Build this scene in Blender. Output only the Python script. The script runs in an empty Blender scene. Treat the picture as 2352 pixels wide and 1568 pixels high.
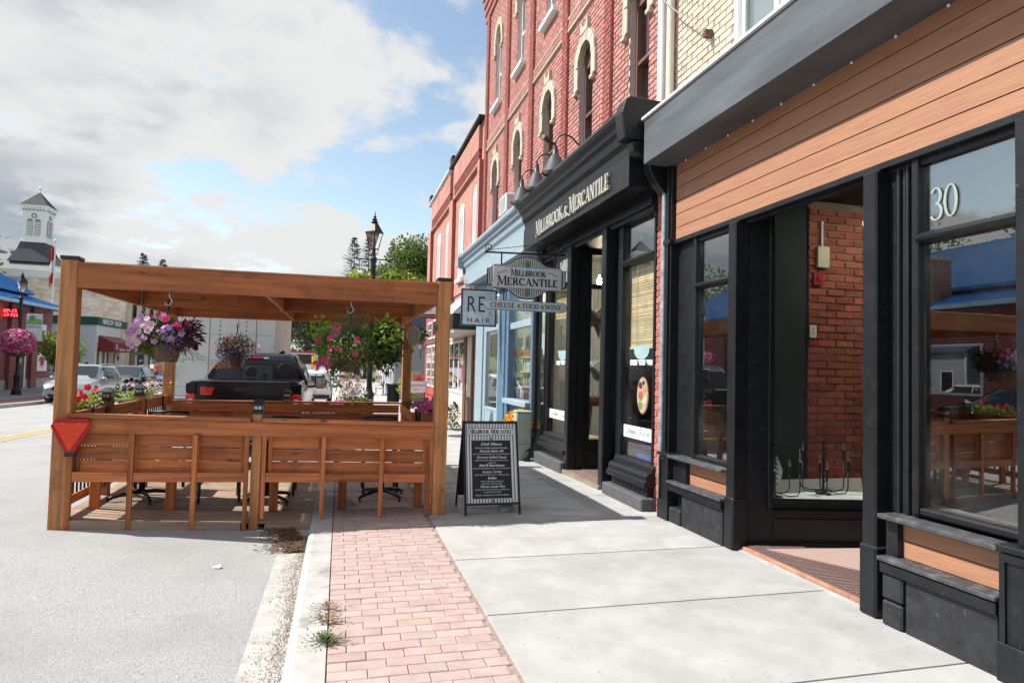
import bpy, math, random
import numpy as np
from mathutils import Vector, Matrix, Euler
random.seed(11); rng = np.random.default_rng(11)
SC = bpy.context.scene
COL = SC.collection

# ---------------------------------------------------------------- camera
cd = bpy.data.cameras.new('camera'); cam = bpy.data.objects.new('camera', cd); COL.objects.link(cam)
cd.sensor_width = 36.0; cd.sensor_fit = 'HORIZONTAL'; cd.lens = 36.0 * 1492 / 2352
cd.clip_start = 0.05; cd.clip_end = 2000
RX = (0.96642231, 0.03429094, 0.25466065); RY = (-0.25578304, 0.0336727, 0.9661476); RZ = (0.024555, -0.99884447, 0.04131309)
cam.matrix_world = Matrix(((RX[0], -RX[1], -RX[2], 0), (RY[0], -RY[1], -RY[2], 0), (RZ[0], -RZ[1], -RZ[2], 1.55), (0, 0, 0, 1)))
SC.camera = cam

# ---------------------------------------------------------------- sky, sun, exposure
SUN = Vector((-2.05, 0.50, 2.47)).normalized()
W = bpy.data.worlds.new('World'); SC.world = W; W.use_nodes = True
def build_world():
    nt = W.node_tree; N = nt.nodes; L = nt.links; N.clear()
    out = N.new('ShaderNodeOutputWorld'); bg = N.new('ShaderNodeBackground'); bg.inputs[1].default_value = 0.15
    sky = N.new('ShaderNodeTexSky'); sky.sky_type = 'NISHITA'; sky.sun_disc = False
    sky.sun_elevation = math.asin(SUN.z); sky.sun_rotation = math.atan2(SUN.x, SUN.y)
    sky.air_density = 1.1; sky.dust_density = 0.7; sky.ozone_density = 1.2
    tc = N.new('ShaderNodeTexCoord'); sep = N.new('ShaderNodeSeparateXYZ'); vr = N.new('ShaderNodeVectorRotate'); vr.rotation_type = 'Z_AXIS'; vr.inputs['Angle'].default_value = CL['rot']; L.new(tc.outputs['Generated'], vr.inputs[0]); L.new(vr.outputs[0], sep.inputs[0])
    def math_(op, a, b=None, c=None):
        m = N.new('ShaderNodeMath'); m.operation = op
        for i, v in enumerate((a, b, c)):
            if v is None: continue
            if isinstance(v, (int, float)): m.inputs[i].default_value = v
            else: L.new(v, m.inputs[i])
        return m.outputs[0]
    zz = math_('ADD', math_('MAXIMUM', sep.outputs[2], 0.0), 0.22)
    cb = N.new('ShaderNodeCombineXYZ'); L.new(math_('DIVIDE', sep.outputs[0], zz), cb.inputs[0]); L.new(math_('DIVIDE', sep.outputs[1], zz), cb.inputs[1])
    def noise(scale, det, rough, off, vec=None, dist=0.0):
        mp = N.new('ShaderNodeMapping'); mp.inputs['Location'].default_value = off; L.new(vec or cb.outputs[0], mp.inputs[0])
        n = N.new('ShaderNodeTexNoise'); n.inputs['Scale'].default_value = scale; n.inputs['Detail'].default_value = det
        n.inputs['Roughness'].default_value = rough; n.inputs['Distortion'].default_value = dist; L.new(mp.outputs[0], n.inputs['Vector']); return n.outputs['Fac']
    def ramp(v, a, b, lo=0.0, hi=1.0):
        m = N.new('ShaderNodeMapRange'); m.interpolation_type = 'SMOOTHSTEP'; L.new(v, m.inputs[0])
        for i, q in enumerate((a, b, lo, hi)): m.inputs[i + 1].default_value = q
        return m.outputs[0]
    big = noise(CL['s1'], 2.0, 0.5, CL['o1']); mid = noise(CL['s2'], 9.0, 0.58, CL['o2'], dist=0.15)
    cover = math_('ADD', math_('MULTIPLY', big, 0.52), math_('MULTIPLY', mid, 0.52))
    cover = math_('ADD', cover, ramp(sep.outputs[2], 0.30, 0.02, 0.0, 0.13))
    mask = ramp(cover, CL['a'], CL['b'])
    shade = noise(CL['s3'], 4.0, 0.5, CL['o3'], dist=0.3)
    dark = math_('MULTIPLY', ramp(shade, 0.40, 0.62), ramp(cover, CL['b'] - 0.01, CL['b'] + 0.08))
    cc = N.new('ShaderNodeMix'); cc.data_type = 'RGBA'; L.new(dark, cc.inputs[0])
    cc.inputs[6].default_value = CL['white']; cc.inputs[7].default_value = CL['grey']
    half = N.new('ShaderNodeMix'); half.data_type = 'RGBA'; half.blend_type = 'MULTIPLY'; half.inputs[0].default_value = 1.0; L.new(sky.outputs[0], half.inputs[6]); half.inputs[7].default_value = CL['air']
    mx = N.new('ShaderNodeMix'); mx.data_type = 'RGBA'; L.new(mask, mx.inputs[0]); L.new(half.outputs[2], mx.inputs[6]); L.new(cc.outputs[2], mx.inputs[7])
    L.new(mx.outputs[2], bg.inputs[0]); L.new(bg.outputs[0], out.inputs[0])
CL = dict(rot=-0.17, air=(.50, .46, .40, 1), s1=0.62, o1=(16.01, 8.84, 13.42), s2=2.1, o2=(19.49, 4.15, 12.62), s3=0.8, o3=(3.2, 1.1, 9.9), a=0.497, b=0.553,
          white=(1.74, 1.75, 1.75, 1), grey=(.84, .95, 1.07, 1))
build_world()
sd = bpy.data.lights.new('sun', 'SUN'); sd.energy = 2.35; sd.angle = math.radians(0.53); sd.color = (1.0, 0.97, 0.925)
so = bpy.data.objects.new('sun', sd); COL.objects.link(so); so.rotation_euler = SUN.to_track_quat('Z', 'Y').to_euler(); so.location = (-20, 5, 25)
SC.view_settings.view_transform = 'Standard'; SC.view_settings.look = 'None'; SC.view_settings.gamma = 1.0; SC.view_settings.use_curve_mapping = False
SC.view_settings.exposure = 1.68
SC.render.engine = 'CYCLES'; SC.cycles.max_bounces = 8; SC.cycles.transparent_max_bounces = 24; SC.cycles.use_denoising = True
SC.cycles.caustics_reflective = False; SC.cycles.caustics_refractive = False; SC.cycles.sample_clamp_indirect = 6.0

# ---------------------------------------------------------------- helpers
OFF = {}
def gp(y):                      # the street falls gently away from the camera, then climbs a hill
    if y < 8: return 0.0
    if y < 32: return -0.0155 * (y - 8)
    if y < 60: return -0.372 - 0.0045 * (y - 32)
    if y < 75: return -0.498
    return -0.498 + 0.0009 * (min(y, 140) - 75) ** 2 + (0.117 * (y - 140) if y > 140 else 0) * 0.9
CRX = [-13, -12.05, -10, -6.2, -2.4, -0.47, 60]; CRZ = [-0.12, -0.11, -0.02, 0.05, -0.015, -0.10, -0.1]
def rz(x, y): return gp(y) + float(np.interp(x, CRX, CRZ))

def tag(o, label=None, cat=None, group=None, kind=None):
    if label: o['label'] = label
    if cat: o['category'] = cat
    if group: o['group'] = group
    if kind: o['kind'] = kind
    return o
def thing(name, loc, label, cat, group=None, rz_=0.0):
    o = bpy.data.objects.new(name, None); COL.objects.link(o); o.location = loc; o.rotation_euler = (0, 0, rz_)
    o.empty_display_size = 0.1
    OFF[o.name] = Vector(loc); return tag(o, label, cat, group)
def link(name, me, parent=None, mats=None):
    o = bpy.data.objects.new(name, me); COL.objects.link(o)
    if parent is not None: o.parent = parent; OFF[o.name] = OFF.get(parent.name, Vector((0, 0, 0)))
    else: OFF[o.name] = Vector((0, 0, 0))
    return o
def copy_tree(o, parent=None):
    c = o.copy(); COL.objects.link(c); c.parent = parent
    for ch in o.children: copy_tree(ch, c)
    return c

class MB:
    def __init__(s): s.v = []; s.f = []
    def add(s, vs, fs):
        b = len(s.v); s.v.extend([tuple(v) for v in vs]); s.f.extend([tuple(i + b for i in f) for f in fs]); return s
    def box(s, x0, x1, y0, y1, z0, z1):
        return s.add([(x0, y0, z0), (x1, y0, z0), (x1, y1, z0), (x0, y1, z0), (x0, y0, z1), (x1, y0, z1), (x1, y1, z1), (x0, y1, z1)],
                     [(0, 3, 2, 1), (4, 5, 6, 7), (0, 1, 5, 4), (1, 2, 6, 5), (2, 3, 7, 6), (3, 0, 4, 7)])
    def obox(s, c, size, rot=(0, 0, 0)):
        m = Euler(rot).to_matrix(); c = Vector(c); h = [q / 2 for q in size]
        vs = [c + m @ Vector((sx * h[0], sy * h[1], sz * h[2])) for sz in (-1, 1) for sx, sy in ((-1, -1), (1, -1), (1, 1), (-1, 1))]
        return s.add(vs, [(0, 3, 2, 1), (4, 5, 6, 7), (0, 1, 5, 4), (1, 2, 6, 5), (2, 3, 7, 6), (3, 0, 4, 7)])
    def poly(s, pts): return s.add(pts, [tuple(range(len(pts)))])
    def prism(s, pts, ax, a0, a1):                     # polygon in the plane across axis ax, extruded a0..a1
        def P(u, v, w): return {'x': (w, u, v), 'y': (u, w, v), 'z': (u, v, w)}[ax]
        n = len(pts); vs = [P(u, v, a0) for u, v in pts] + [P(u, v, a1) for u, v in pts]
        fs = [tuple(range(n))[::-1], tuple(range(n, 2 * n))] + [(i, (i + 1) % n, n + (i + 1) % n, n + i) for i in range(n)]
        return s.add(vs, fs)
    def bar(s, p, q, w, h, up=(0, 0, 1)):              # rectangular bar from p to q
        p = Vector(p); q = Vector(q); d = (q - p).normalized(); u = Vector(up)
        r = d.cross(u)
        if r.length < 1e-4: r = d.cross(Vector((1, 0, 0)))
        r.normalize(); u = r.cross(d).normalized()
        vs = [e + r * a * w / 2 + u * b * h / 2 for e in (p, q) for a, b in ((-1, -1), (1, -1), (1, 1), (-1, 1))]
        return s.add(vs, [(0, 1, 2, 3), (7, 6, 5, 4), (0, 4, 5, 1), (1, 5, 6, 2), (2, 6, 7, 3), (3, 7, 4, 0)])
    def tube(s, pts, r, n=8, cap=True):
        pts = [Vector(p) for p in pts]; k = len(pts); rr = r if isinstance(r, (list, tuple)) else [r] * k
        prev = None; rings = []
        for i in range(k):
            t = (pts[min(i + 1, k - 1)] - pts[max(i - 1, 0)]).normalized()
            if prev is None:
                a = Vector((0, 0, 1)) if abs(t.z) < 0.9 else Vector((1, 0, 0)); u = t.cross(a).normalized()
            else:
                u = prev - t * prev.dot(t); u = u.normalized() if u.length > 1e-6 else t.orthogonal().normalized()
            prev = u; w = t.cross(u)
            rings.append([pts[i] + (u * math.cos(2 * math.pi * j / n) + w * math.sin(2 * math.pi * j / n)) * rr[i] for j in range(n)])
        vs = [v for ring in rings for v in ring]
        fs = [(i * n + j, i * n + (j + 1) % n, (i + 1) * n + (j + 1) % n, (i + 1) * n + j) for i in range(k - 1) for j in range(n)]
        if cap: fs += [tuple(range(n))[::-1], tuple(range((k - 1) * n, k * n))]
        return s.add(vs, fs)
    def lathe(s, prof, c=(0, 0, 0), n=16, sq=False, rot=None):   # profile of (radius, z)
        c = Vector(c); vs = []; a0 = math.pi / n if sq else 0
        for r, z in prof:
            for j in range(n):
                a = a0 + 2 * math.pi * j / n; p = Vector((r * math.cos(a), r * math.sin(a), z))
                vs.append(c + (rot @ p if rot else p))
        k = len(prof); fs = [(i * n + j, i * n + (j + 1) % n, (i + 1) * n + (j + 1) % n, (i + 1) * n + j) for i in range(k - 1) for j in range(n)]
        fs += [tuple(range(n))[::-1], tuple(range((k - 1) * n, k * n))]
        return s.add(vs, fs)
    def ell(s, c, r, n=12, m=8):
        prof = [(max(math.sin(math.pi * i / m), 0.01), -math.cos(math.pi * i / m)) for i in range(m + 1)]
        b = len(s.v); s.lathe(prof, (0, 0, 0), n)
        for i in range(b, len(s.v)): v = s.v[i]; s.v[i] = (c[0] + v[0] * r[0], c[1] + v[1] * r[1], c[2] + v[2] * r[2])
        return s
    def mesh(s, name='m', off=(0, 0, 0)):
        me = bpy.data.meshes.new(name); o = Vector(off)
        me.from_pydata([(v[0] - o.x, v[1] - o.y, v[2] - o.z) for v in s.v], [], s.f); me.update(); return me
    def build(s, name, mat, parent=None, smooth=False, bevel=0.0, auto=None):
        me = s.mesh(name, OFF.get(parent.name, (0, 0, 0)) if parent is not None else (0, 0, 0))
        for m in (mat if isinstance(mat, (list, tuple)) else [mat]): me.materials.append(m)
        o = link(name, me, parent)
        if smooth or auto is not None: me.polygons.foreach_set('use_smooth', [True] * len(me.polygons))
        if auto is not None: me.set_sharp_from_angle(angle=math.radians(auto))
        if bevel:
            b = o.modifiers.new('bevel', 'BEVEL'); b.width = bevel; b.segments = 1; b.limit_method = 'ANGLE'; b.angle_limit = math.radians(40)
        return o
def B(name, mat, parent, *a, bevel=0.0): return MB().box(*a).build(name, mat, parent, bevel=bevel)
def S(mb, name, mat, label, cat, group=None, **k): return tag(mb.build(name, mat, None, **k), label, cat, group)
def arr_mesh(name, V, F, mats, parent=None, smooth=False):       # big numpy meshes, F is (n, k)
    me = bpy.data.meshes.new(name); V = np.asarray(V, np.float32); F = np.asarray(F, np.int32)
    if parent is not None: V = V - np.array(OFF.get(parent.name, (0, 0, 0)), np.float32)
    me.vertices.add(len(V)); me.vertices.foreach_set('co', V.ravel()); k = F.shape[1]
    me.loops.add(F.size); me.loops.foreach_set('vertex_index', F.ravel()); me.polygons.add(len(F))
    me.polygons.foreach_set('loop_start', np.arange(0, F.size, k, dtype=np.int32))
    me.polygons.foreach_set('use_smooth', np.full(len(F), smooth)); me.update(calc_edges=True); me.validate()
    for m in (mats if isinstance(mats, (list, tuple)) else [mats]): me.materials.append(m)
    return link(name, me, parent)

# ---------------------------------------------------------------- materials
MATS = {}
def mat(name, col, rough=0.6, var=0.12, scale=6.0, bump=0.0, bscale=None, metal=0.0, spec=0.4, stretch=(1, 1, 1), col2=None, c2at=(0.45, 0.65), isl=0.0, coat=0.0, detail=6, bstretch=None, dirt=None, hue=0.0, trans=0.0, specks=None):
    if name in MATS: return MATS[name]
    m = bpy.data.materials.new(name); MATS[name] = m; m.use_nodes = True; nt = m.node_tree; N = nt.nodes; L = nt.links
    b = N['Principled BSDF']; b.inputs['Roughness'].default_value = rough; b.inputs['Metallic'].default_value = metal
    b.inputs['Specular IOR Level'].default_value = spec; b.inputs['Coat Weight'].default_value = coat
    tc = N.new('ShaderNodeTexCoord'); oi = N.new('ShaderNodeObjectInfo')
    mul = N.new('ShaderNodeVectorMath'); mul.operation = 'SCALE'; mul.inputs[0].default_value = (37.1, 23.7, 51.3); L.new(oi.outputs['Random'], mul.inputs['Scale'])
    add = N.new('ShaderNodeVectorMath'); add.operation = 'ADD'; L.new(tc.outputs['Object'], add.inputs[0]); L.new(mul.outputs[0], add.inputs[1])
    def nz(sc, det, st):
        mp = N.new('ShaderNodeMapping'); mp.inputs['Scale'].default_value = st; L.new(add.outputs[0], mp.inputs[0])
        n = N.new('ShaderNodeTexNoise'); n.inputs['Scale'].default_value = sc; n.inputs['Detail'].default_value = det; n.inputs['Roughness'].default_value = 0.6
        L.new(mp.outputs[0], n.inputs['Vector']); return n.outputs['Fac']
    def mixc(fac, a, bb):
        x = N.new('ShaderNodeMix'); x.data_type = 'RGBA'
        if isinstance(fac, (int, float)): x.inputs[0].default_value = fac
        else: L.new(fac, x.inputs[0])
        for i, q in ((6, a), (7, bb)):
            if isinstance(q, tuple): x.inputs[i].default_value = q if len(q) == 4 else (*q, 1)
            else: L.new(q, x.inputs[i])
        return x.outputs[2]
    def rng_(v, a, c, lo=0.0, hi=1.0):
        r = N.new('ShaderNodeMapRange'); L.new(v, r.inputs[0])
        for i, q in enumerate((a, c, lo, hi)): r.inputs[i + 1].default_value = q
        return r.outputs[0]
    n1 = nz(scale, detail, stretch)
    lo = tuple(max(c * (1 - var), 0) for c in col); hi = tuple(min(c * (1 + var), 1) for c in col)
    c = mixc(rng_(n1, 0.3, 0.7), lo, hi)
    if col2 is not None: c = mixc(rng_(nz(scale * 0.6, 5, stretch), *c2at), c, col2)
    if isl or hue:
        g = N.new('ShaderNodeNewGeometry'); hs = N.new('ShaderNodeHueSaturation'); L.new(c, hs.inputs['Color'])
        rr = N.new('ShaderNodeMath'); rr.operation = 'ADD'; L.new(g.outputs['Random Per Island'], rr.inputs[0]); L.new(oi.outputs['Random'], rr.inputs[1])
        fr = N.new('ShaderNodeMath'); fr.operation = 'FRACT'; L.new(rr.outputs[0], fr.inputs[0])
        L.new(rng_(fr.outputs[0], 0, 1, 1 - isl, 1 + isl), hs.inputs['Value'])
        if hue:
            f2 = N.new('ShaderNodeMath'); f2.operation = 'MULTIPLY'; f2.inputs[1].default_value = 7.31; L.new(fr.outputs[0], f2.inputs[0])
            f3 = N.new('ShaderNodeMath'); f3.operation = 'FRACT'; L.new(f2.outputs[0], f3.inputs[0]); L.new(rng_(f3.outputs[0], 0, 1, 0.5 - hue, 0.5 + hue), hs.inputs['Hue'])
        c = hs.outputs[0]
    if dirt: c = mixc(rng_(nz(dirt[1], 8, (1, 1, 1)), dirt[2], dirt[3]), c, dirt[0])
    if specks: c = mixc(rng_(nz(specks[1], 3, (1, 1, 1)), specks[2], specks[3]), c, specks[0])
    L.new(c, b.inputs['Base Color'])
    rn = N.new('ShaderNodeMapRange'); L.new(n1, rn.inputs[0]); rn.inputs[3].default_value = max(rough - 0.08, 0.02); rn.inputs[4].default_value = min(rough + 0.08, 1); L.new(rn.outputs[0], b.inputs['Roughness'])
    if bump:
        bp = N.new('ShaderNodeBump'); bp.inputs['Strength'].default_value = bump; bp.inputs['Distance'].default_value = 0.01
        L.new(nz(bscale or scale * 6, 6, bstretch or stretch), bp.inputs['Height']); L.new(bp.outputs[0], b.inputs['Normal'])
    if trans:
        t = N.new('ShaderNodeBsdfTranslucent'); L.new(c, t.inputs[0]); ms = N.new('ShaderNodeMixShader'); ms.inputs[0].default_value = trans
        L.new(b.outputs[0], ms.inputs[1]); L.new(t.outputs[0], ms.inputs[2]); L.new(ms.outputs[0], N['Material Output'].inputs[0])
    return m
def wood(name, col, ax, knots=True, rough=0.62, weather=None, soft=False):
    if name in MATS: return MATS[name]
    st = {'x': (0.9, 16, 16), 'y': (16, 0.9, 16), 'z': (16, 16, 0.9)}[ax]
    m = mat(name, col, rough=rough, var=0.14 if soft else 0.42, scale=3.2 if soft else 1.6, bump=0.35, bscale=7.0 if soft else 4.0, stretch=st, detail=9, dirt=None if soft else ((col[0] * .45, col[1] * .36, col[2] * .34), 2.6, 0.56, 0.80))
    nt = m.node_tree; N = nt.nodes; L = nt.links; b = N['Principled BSDF']; src = b.inputs['Base Color'].links[0].from_socket
    add = [n for n in N if n.type == 'VECT_MATH' and n.operation == 'ADD'][0]
    oi = [n for n in N if n.type == 'OBJECT_INFO'][0]
    hs = N.new('ShaderNodeHueSaturation'); L.new(src, hs.inputs['Color']); mr = N.new('ShaderNodeMapRange'); mr.inputs[3].default_value = 0.93 if soft else 0.60; mr.inputs[4].default_value = 1.06 if soft else 1.24
    L.new(oi.outputs['Random'], mr.inputs[0]); L.new(mr.outputs[0], hs.inputs['Value']); out = hs.outputs[0]
    if knots:
        ks = {'x': (3.2, 0, 8), 'y': (0, 3.2, 8), 'z': (8, 0, 3.2)}[ax]
        mp = N.new('ShaderNodeMapping'); mp.inputs['Scale'].default_value = ks; L.new(add.outputs[0], mp.inputs[0])
        vo = N.new('ShaderNodeTexVoronoi'); vo.inputs['Scale'].default_value = 1.0; L.new(mp.outputs[0], vo.inputs['Vector'])
        r = N.new('ShaderNodeMapRange'); L.new(vo.outputs['Distance'], r.inputs[0]); r.inputs[1].default_value = 0.06; r.inputs[2].default_value = 0.17; r.inputs[3].default_value = 0.85; r.inputs[4].default_value = 0.0
        sx_ = N.new('ShaderNodeSeparateColor'); L.new(vo.outputs['Color'], sx_.inputs[0]); gt_ = N.new('ShaderNodeMath'); gt_.operation = 'GREATER_THAN'; gt_.inputs[1].default_value = .45; L.new(sx_.outputs[0], gt_.inputs[0]); ml_ = N.new('ShaderNodeMath'); ml_.operation = 'MULTIPLY'; L.new(gt_.outputs[0], ml_.inputs[0]); L.new(r.outputs[0], ml_.inputs[1]); r = ml_
        x = N.new('ShaderNodeMix'); x.data_type = 'RGBA'; L.new(r.outputs[0], x.inputs[0]); L.new(out, x.inputs[6]); x.inputs[7].default_value = (col[0] * 0.22, col[1] * 0.16, col[2] * 0.16, 1); out = x.outputs[2]
    if weather:
        n = N.new('ShaderNodeTexNoise'); n.inputs['Scale'].default_value = 3.0; n.inputs['Detail'].default_value = 8; L.new(add.outputs[0], n.inputs['Vector'])
        r = N.new('ShaderNodeMapRange'); L.new(n.outputs['Fac'], r.inputs[0]); r.inputs[1].default_value = 0.42; r.inputs[2].default_value = 0.68; r.inputs[4].default_value = 0.8
        x = N.new('ShaderNodeMix'); x.data_type = 'RGBA'; L.new(r.outputs[0], x.inputs[0]); L.new(out, x.inputs[6]); x.inputs[7].default_value = (*weather, 1); out = x.outputs[2]
    L.new(out, b.inputs['Base Color']); return m
def glass(name, tint=(0.93, 0.96, 0.95), refl=1.6, base=0.04):
    if name in MATS: return MATS[name]
    m = bpy.data.materials.new(name); MATS[name] = m; m.use_nodes = True; nt = m.node_tree; N = nt.nodes; L = nt.links; N.remove(N['Principled BSDF'])
    ge = N.new('ShaderNodeNewGeometry'); dt = N.new('ShaderNodeVectorMath'); dt.operation = 'DOT_PRODUCT'; L.new(ge.outputs['Normal'], dt.inputs[0]); L.new(ge.outputs['Incoming'], dt.inputs[1])
    def mm(op, a, b=None):
        q = N.new('ShaderNodeMath'); q.operation = op; L.new(a, q.inputs[0])
        if b is not None: q.inputs[1].default_value = b
        return q.outputs[0]
    sc_ = mm('SUBTRACT', mm('ABSOLUTE', dt.outputs['Value']), 1.0); pw = mm('POWER', mm('ABSOLUTE', sc_), 5.0); fr = N.new('ShaderNodeMath'); fr.operation = 'MULTIPLY_ADD'; L.new(pw, fr.inputs[0]); fr.inputs[1].default_value = .96; fr.inputs[2].default_value = .04
    mu = N.new('ShaderNodeMath'); mu.operation = 'MULTIPLY_ADD'; mu.use_clamp = True; L.new(fr.outputs[0], mu.inputs[0]); mu.inputs[1].default_value = refl; mu.inputs[2].default_value = base
    t = N.new('ShaderNodeBsdfTransparent'); t.inputs[0].default_value = (*tint, 1); g = N.new('ShaderNodeBsdfGlossy'); g.inputs['Roughness'].default_value = 0.0
    g.inputs[0].default_value = (1, 1, 1, 1); ms = N.new('ShaderNodeMixShader'); L.new(mu.outputs[0], ms.inputs[0]); L.new(t.outputs[0], ms.inputs[1]); L.new(g.outputs[0], ms.inputs[2])
    tcg = N.new('ShaderNodeTexCoord'); nzg = N.new('ShaderNodeTexNoise'); nzg.inputs['Scale'].default_value = 2.2; nzg.inputs['Detail'].default_value = 9; L.new(tcg.outputs['Object'], nzg.inputs['Vector'])
    mrg = N.new('ShaderNodeMapRange'); L.new(nzg.outputs['Fac'], mrg.inputs[0]); mrg.inputs[1].default_value = .45; mrg.inputs[2].default_value = .8; mrg.inputs[4].default_value = .035
    dfg = N.new('ShaderNodeBsdfDiffuse'); dfg.inputs[0].default_value = (.5, .5, .48, 1); ms2 = N.new('ShaderNodeMixShader'); L.new(mrg.outputs[0], ms2.inputs[0]); L.new(ms.outputs[0], ms2.inputs[1]); L.new(dfg.outputs[0], ms2.inputs[2])
    L.new(ms2.outputs[0], N['Material Output'].inputs[0]); return m
def emit(name, col, st):
    if name in MATS: return MATS[name]
    m = bpy.data.materials.new(name); MATS[name] = m; m.use_nodes = True; b = m.node_tree.nodes['Principled BSDF']
    b.inputs['Base Color'].default_value = (*col, 1); b.inputs['Emission Color'].default_value = (*col, 1); b.inputs['Emission Strength'].default_value = st; return m
def text(name, s, mt, size, o, ux, uy, parent=None, depth=0.004, align='CENTER', shear=0.0, wid=None, bold=0.0, space=1.0):
    """flat lettering: origin o, reading direction ux, up direction uy"""
    cu = bpy.data.curves.new(name, 'FONT'); cu.body = s; cu.size = size; cu.align_x = align; cu.align_y = 'CENTER'; cu.extrude = depth / 2; cu.shear = shear; cu.offset = bold; cu.space_character = space; cu.resolution_u = 3
    t = bpy.data.objects.new('tmp_text', cu); COL.objects.link(t); dg = bpy.context.evaluated_depsgraph_get(); dg.update()
    me = bpy.data.meshes.new_from_object(t.evaluated_get(dg)); bpy.data.objects.remove(t); bpy.data.curves.remove(cu)
    V = np.zeros(len(me.vertices) * 3, np.float32); me.vertices.foreach_get('co', V); V = V.reshape(-1, 3)
    if wid: w = V[:, 0].max() - V[:, 0].min(); V[:, 0] *= wid / max(w, 1e-5)
    ux = Vector(ux).normalized(); uy = Vector(uy).normalized(); uz = ux.cross(uy)
    off = Vector(o) - (OFF.get(parent.name, Vector((0, 0, 0))) if parent is not None else Vector((0, 0, 0)))
    A = V[:, 0:1] * np.array(ux) + V[:, 1:2] * np.array(uy) + V[:, 2:3] * np.array(uz) + np.array(off)
    me.vertices.foreach_set('co', A.astype(np.float32).ravel()); me.update(); me.materials.clear(); me.materials.append(mt); me.name = name
    return link(name, me, parent)
# a small serif alphabet: strokes (x0,y0,x1,y1,width) on a 1-high cell, arcs approximated
def _glyphs():
    T, t = 0.17, 0.07; G = {}
    def sf(x, y, w=0.26): return (x - w / 2, y, x + w / 2, y, 0.06)
    def arc(cx, cy, rx, ry, a0, a1, n=8, vert=True):
        o = []; 
        for i in range(n):
            u0 = math.radians(a0 + (a1 - a0) * i / n); u1 = math.radians(a0 + (a1 - a0) * (i + 1) / n); um = (u0 + u1) / 2
            w = t + (T - t) * abs(math.cos(um)); o.append((cx + rx * math.cos(u0), cy + ry * math.sin(u0), cx + rx * math.cos(u1), cy + ry * math.sin(u1), w))
        return o
    G['M'] = (1.0, [(0.14, 0, 0.2, 1, t), (0.2, 1, 0.5, 0.12, T), (0.5, 0.12, 0.8, 1, t), (0.82, 1, 0.86, 0, T), sf(0.14, 0.03), sf(0.86, 0.03), sf(0.12, 0.97), sf(0.86, 0.97)])
    G['I'] = (0.4, [(0.2, 0, 0.2, 1, T), sf(0.2, 0.03), sf(0.2, 0.97)])
    G['L'] = (0.66, [(0.2, 0, 0.2, 1, T), sf(0.2, 0.97), (0.08, 0.03, 0.6, 0.03, 0.07), (0.6, 0, 0.6, 0.25, 0.07)])
    G['E'] = (0.7, G['L'][1] + [(0.2, 0.5, 0.48, 0.5, 0.06), (0.08, 0.97, 0.58, 0.97, 0.07), (0.58, 1, 0.58, 0.78, 0.06)])
    G['F'] = (0.66, [(0.2, 0, 0.2, 1, T), sf(0.2, 0.03), (0.2, 0.5, 0.48, 0.5, 0.06), (0.08, 0.97, 0.58, 0.97, 0.07), (0.58, 1, 0.58, 0.78, 0.06)])
    G['O'] = (0.92, arc(0.46, 0.5, 0.34, 0.46, 0, 360, 16)); G['C'] = (0.82, arc(0.46, 0.5, 0.34, 0.46, 45, 315, 14) + [(0.7, 0.68, 0.7, 0.95, 0.06)])
    G['D'] = (0.88, [(0.2, 0, 0.2, 1, T), (0.08, 0.03, 0.4, 0.03, t), (0.08, 0.97, 0.4, 0.97, t)] + arc(0.36, 0.5, 0.38, 0.46, -90, 90, 10))
    G['B'] = (0.76, [(0.2, 0, 0.2, 1, T), (0.08, 0.03, 0.38, 0.03, t), (0.08, 0.97, 0.36, 0.97, t), (0.2, 0.53, 0.38, 0.53, t)] + arc(0.36, 0.75, 0.23, 0.22, -90, 90, 6) + arc(0.38, 0.28, 0.28, 0.25, -90, 90, 6))
    G['R'] = (0.84, [(0.2, 0, 0.2, 1, T), sf(0.2, 0.03), (0.08, 0.97, 0.36, 0.97, t), (0.2, 0.5, 0.36, 0.5, t)] + arc(0.36, 0.735, 0.25, 0.235, -90, 90, 6) + [(0.4, 0.5, 0.74, 0.02, T), sf(0.76, 0.03, 0.16)])
    G['K'] = (0.86, [(0.2, 0, 0.2, 1, T), sf(0.2, 0.03), sf(0.2, 0.97), (0.26, 0.42, 0.66, 0.97, t), (0.36, 0.58, 0.72, 0.03, T), sf(0.74, 0.03, 0.2), sf(0.66, 0.97, 0.2)])
    G['A'] = (0.88, [(0.12, 0, 0.44, 1, t), (0.44, 1, 0.76, 0, T), (0.24, 0.36, 0.64, 0.36, 0.06), sf(0.12, 0.03, 0.2), sf(0.76, 0.03, 0.22)])
    G['N'] = (0.92, [(0.18, 0, 0.18, 1, t), (0.18, 0.98, 0.74, 0.02, T), (0.74, 0, 0.74, 1, t), sf(0.18, 0.03, 0.22), sf(0.16, 0.97, 0.2), sf(0.74, 0.97, 0.22)])
    G['T'] = (0.74, [(0.37, 0, 0.37, 1, T), sf(0.37, 0.03), (0.06, 0.97, 0.68, 0.97, 0.07), (0.06, 1, 0.06, 0.76, 0.06), (0.68, 1, 0.68, 0.76, 0.06)])
    G['H'] = (0.92, [(0.2, 0, 0.2, 1, T), (0.72, 0, 0.72, 1, T), (0.2, 0.52, 0.72, 0.52, 0.06), sf(0.2, 0.03), sf(0.2, 0.97), sf(0.72, 0.03), sf(0.72, 0.97)])
    G['S'] = (0.66, arc(0.33, 0.74, 0.22, 0.22, 30, 270, 8) + arc(0.33, 0.27, 0.24, 0.24, 90, -150, 8))
    G['W'] = (1.14, [(0.12, 1, 0.34, 0, T), (0.34, 0, 0.56, 0.9, t), (0.56, 0.9, 0.78, 0, T), (0.78, 0, 1.0, 1, t), sf(0.12, 0.97), sf(1.0, 0.97)])
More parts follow.
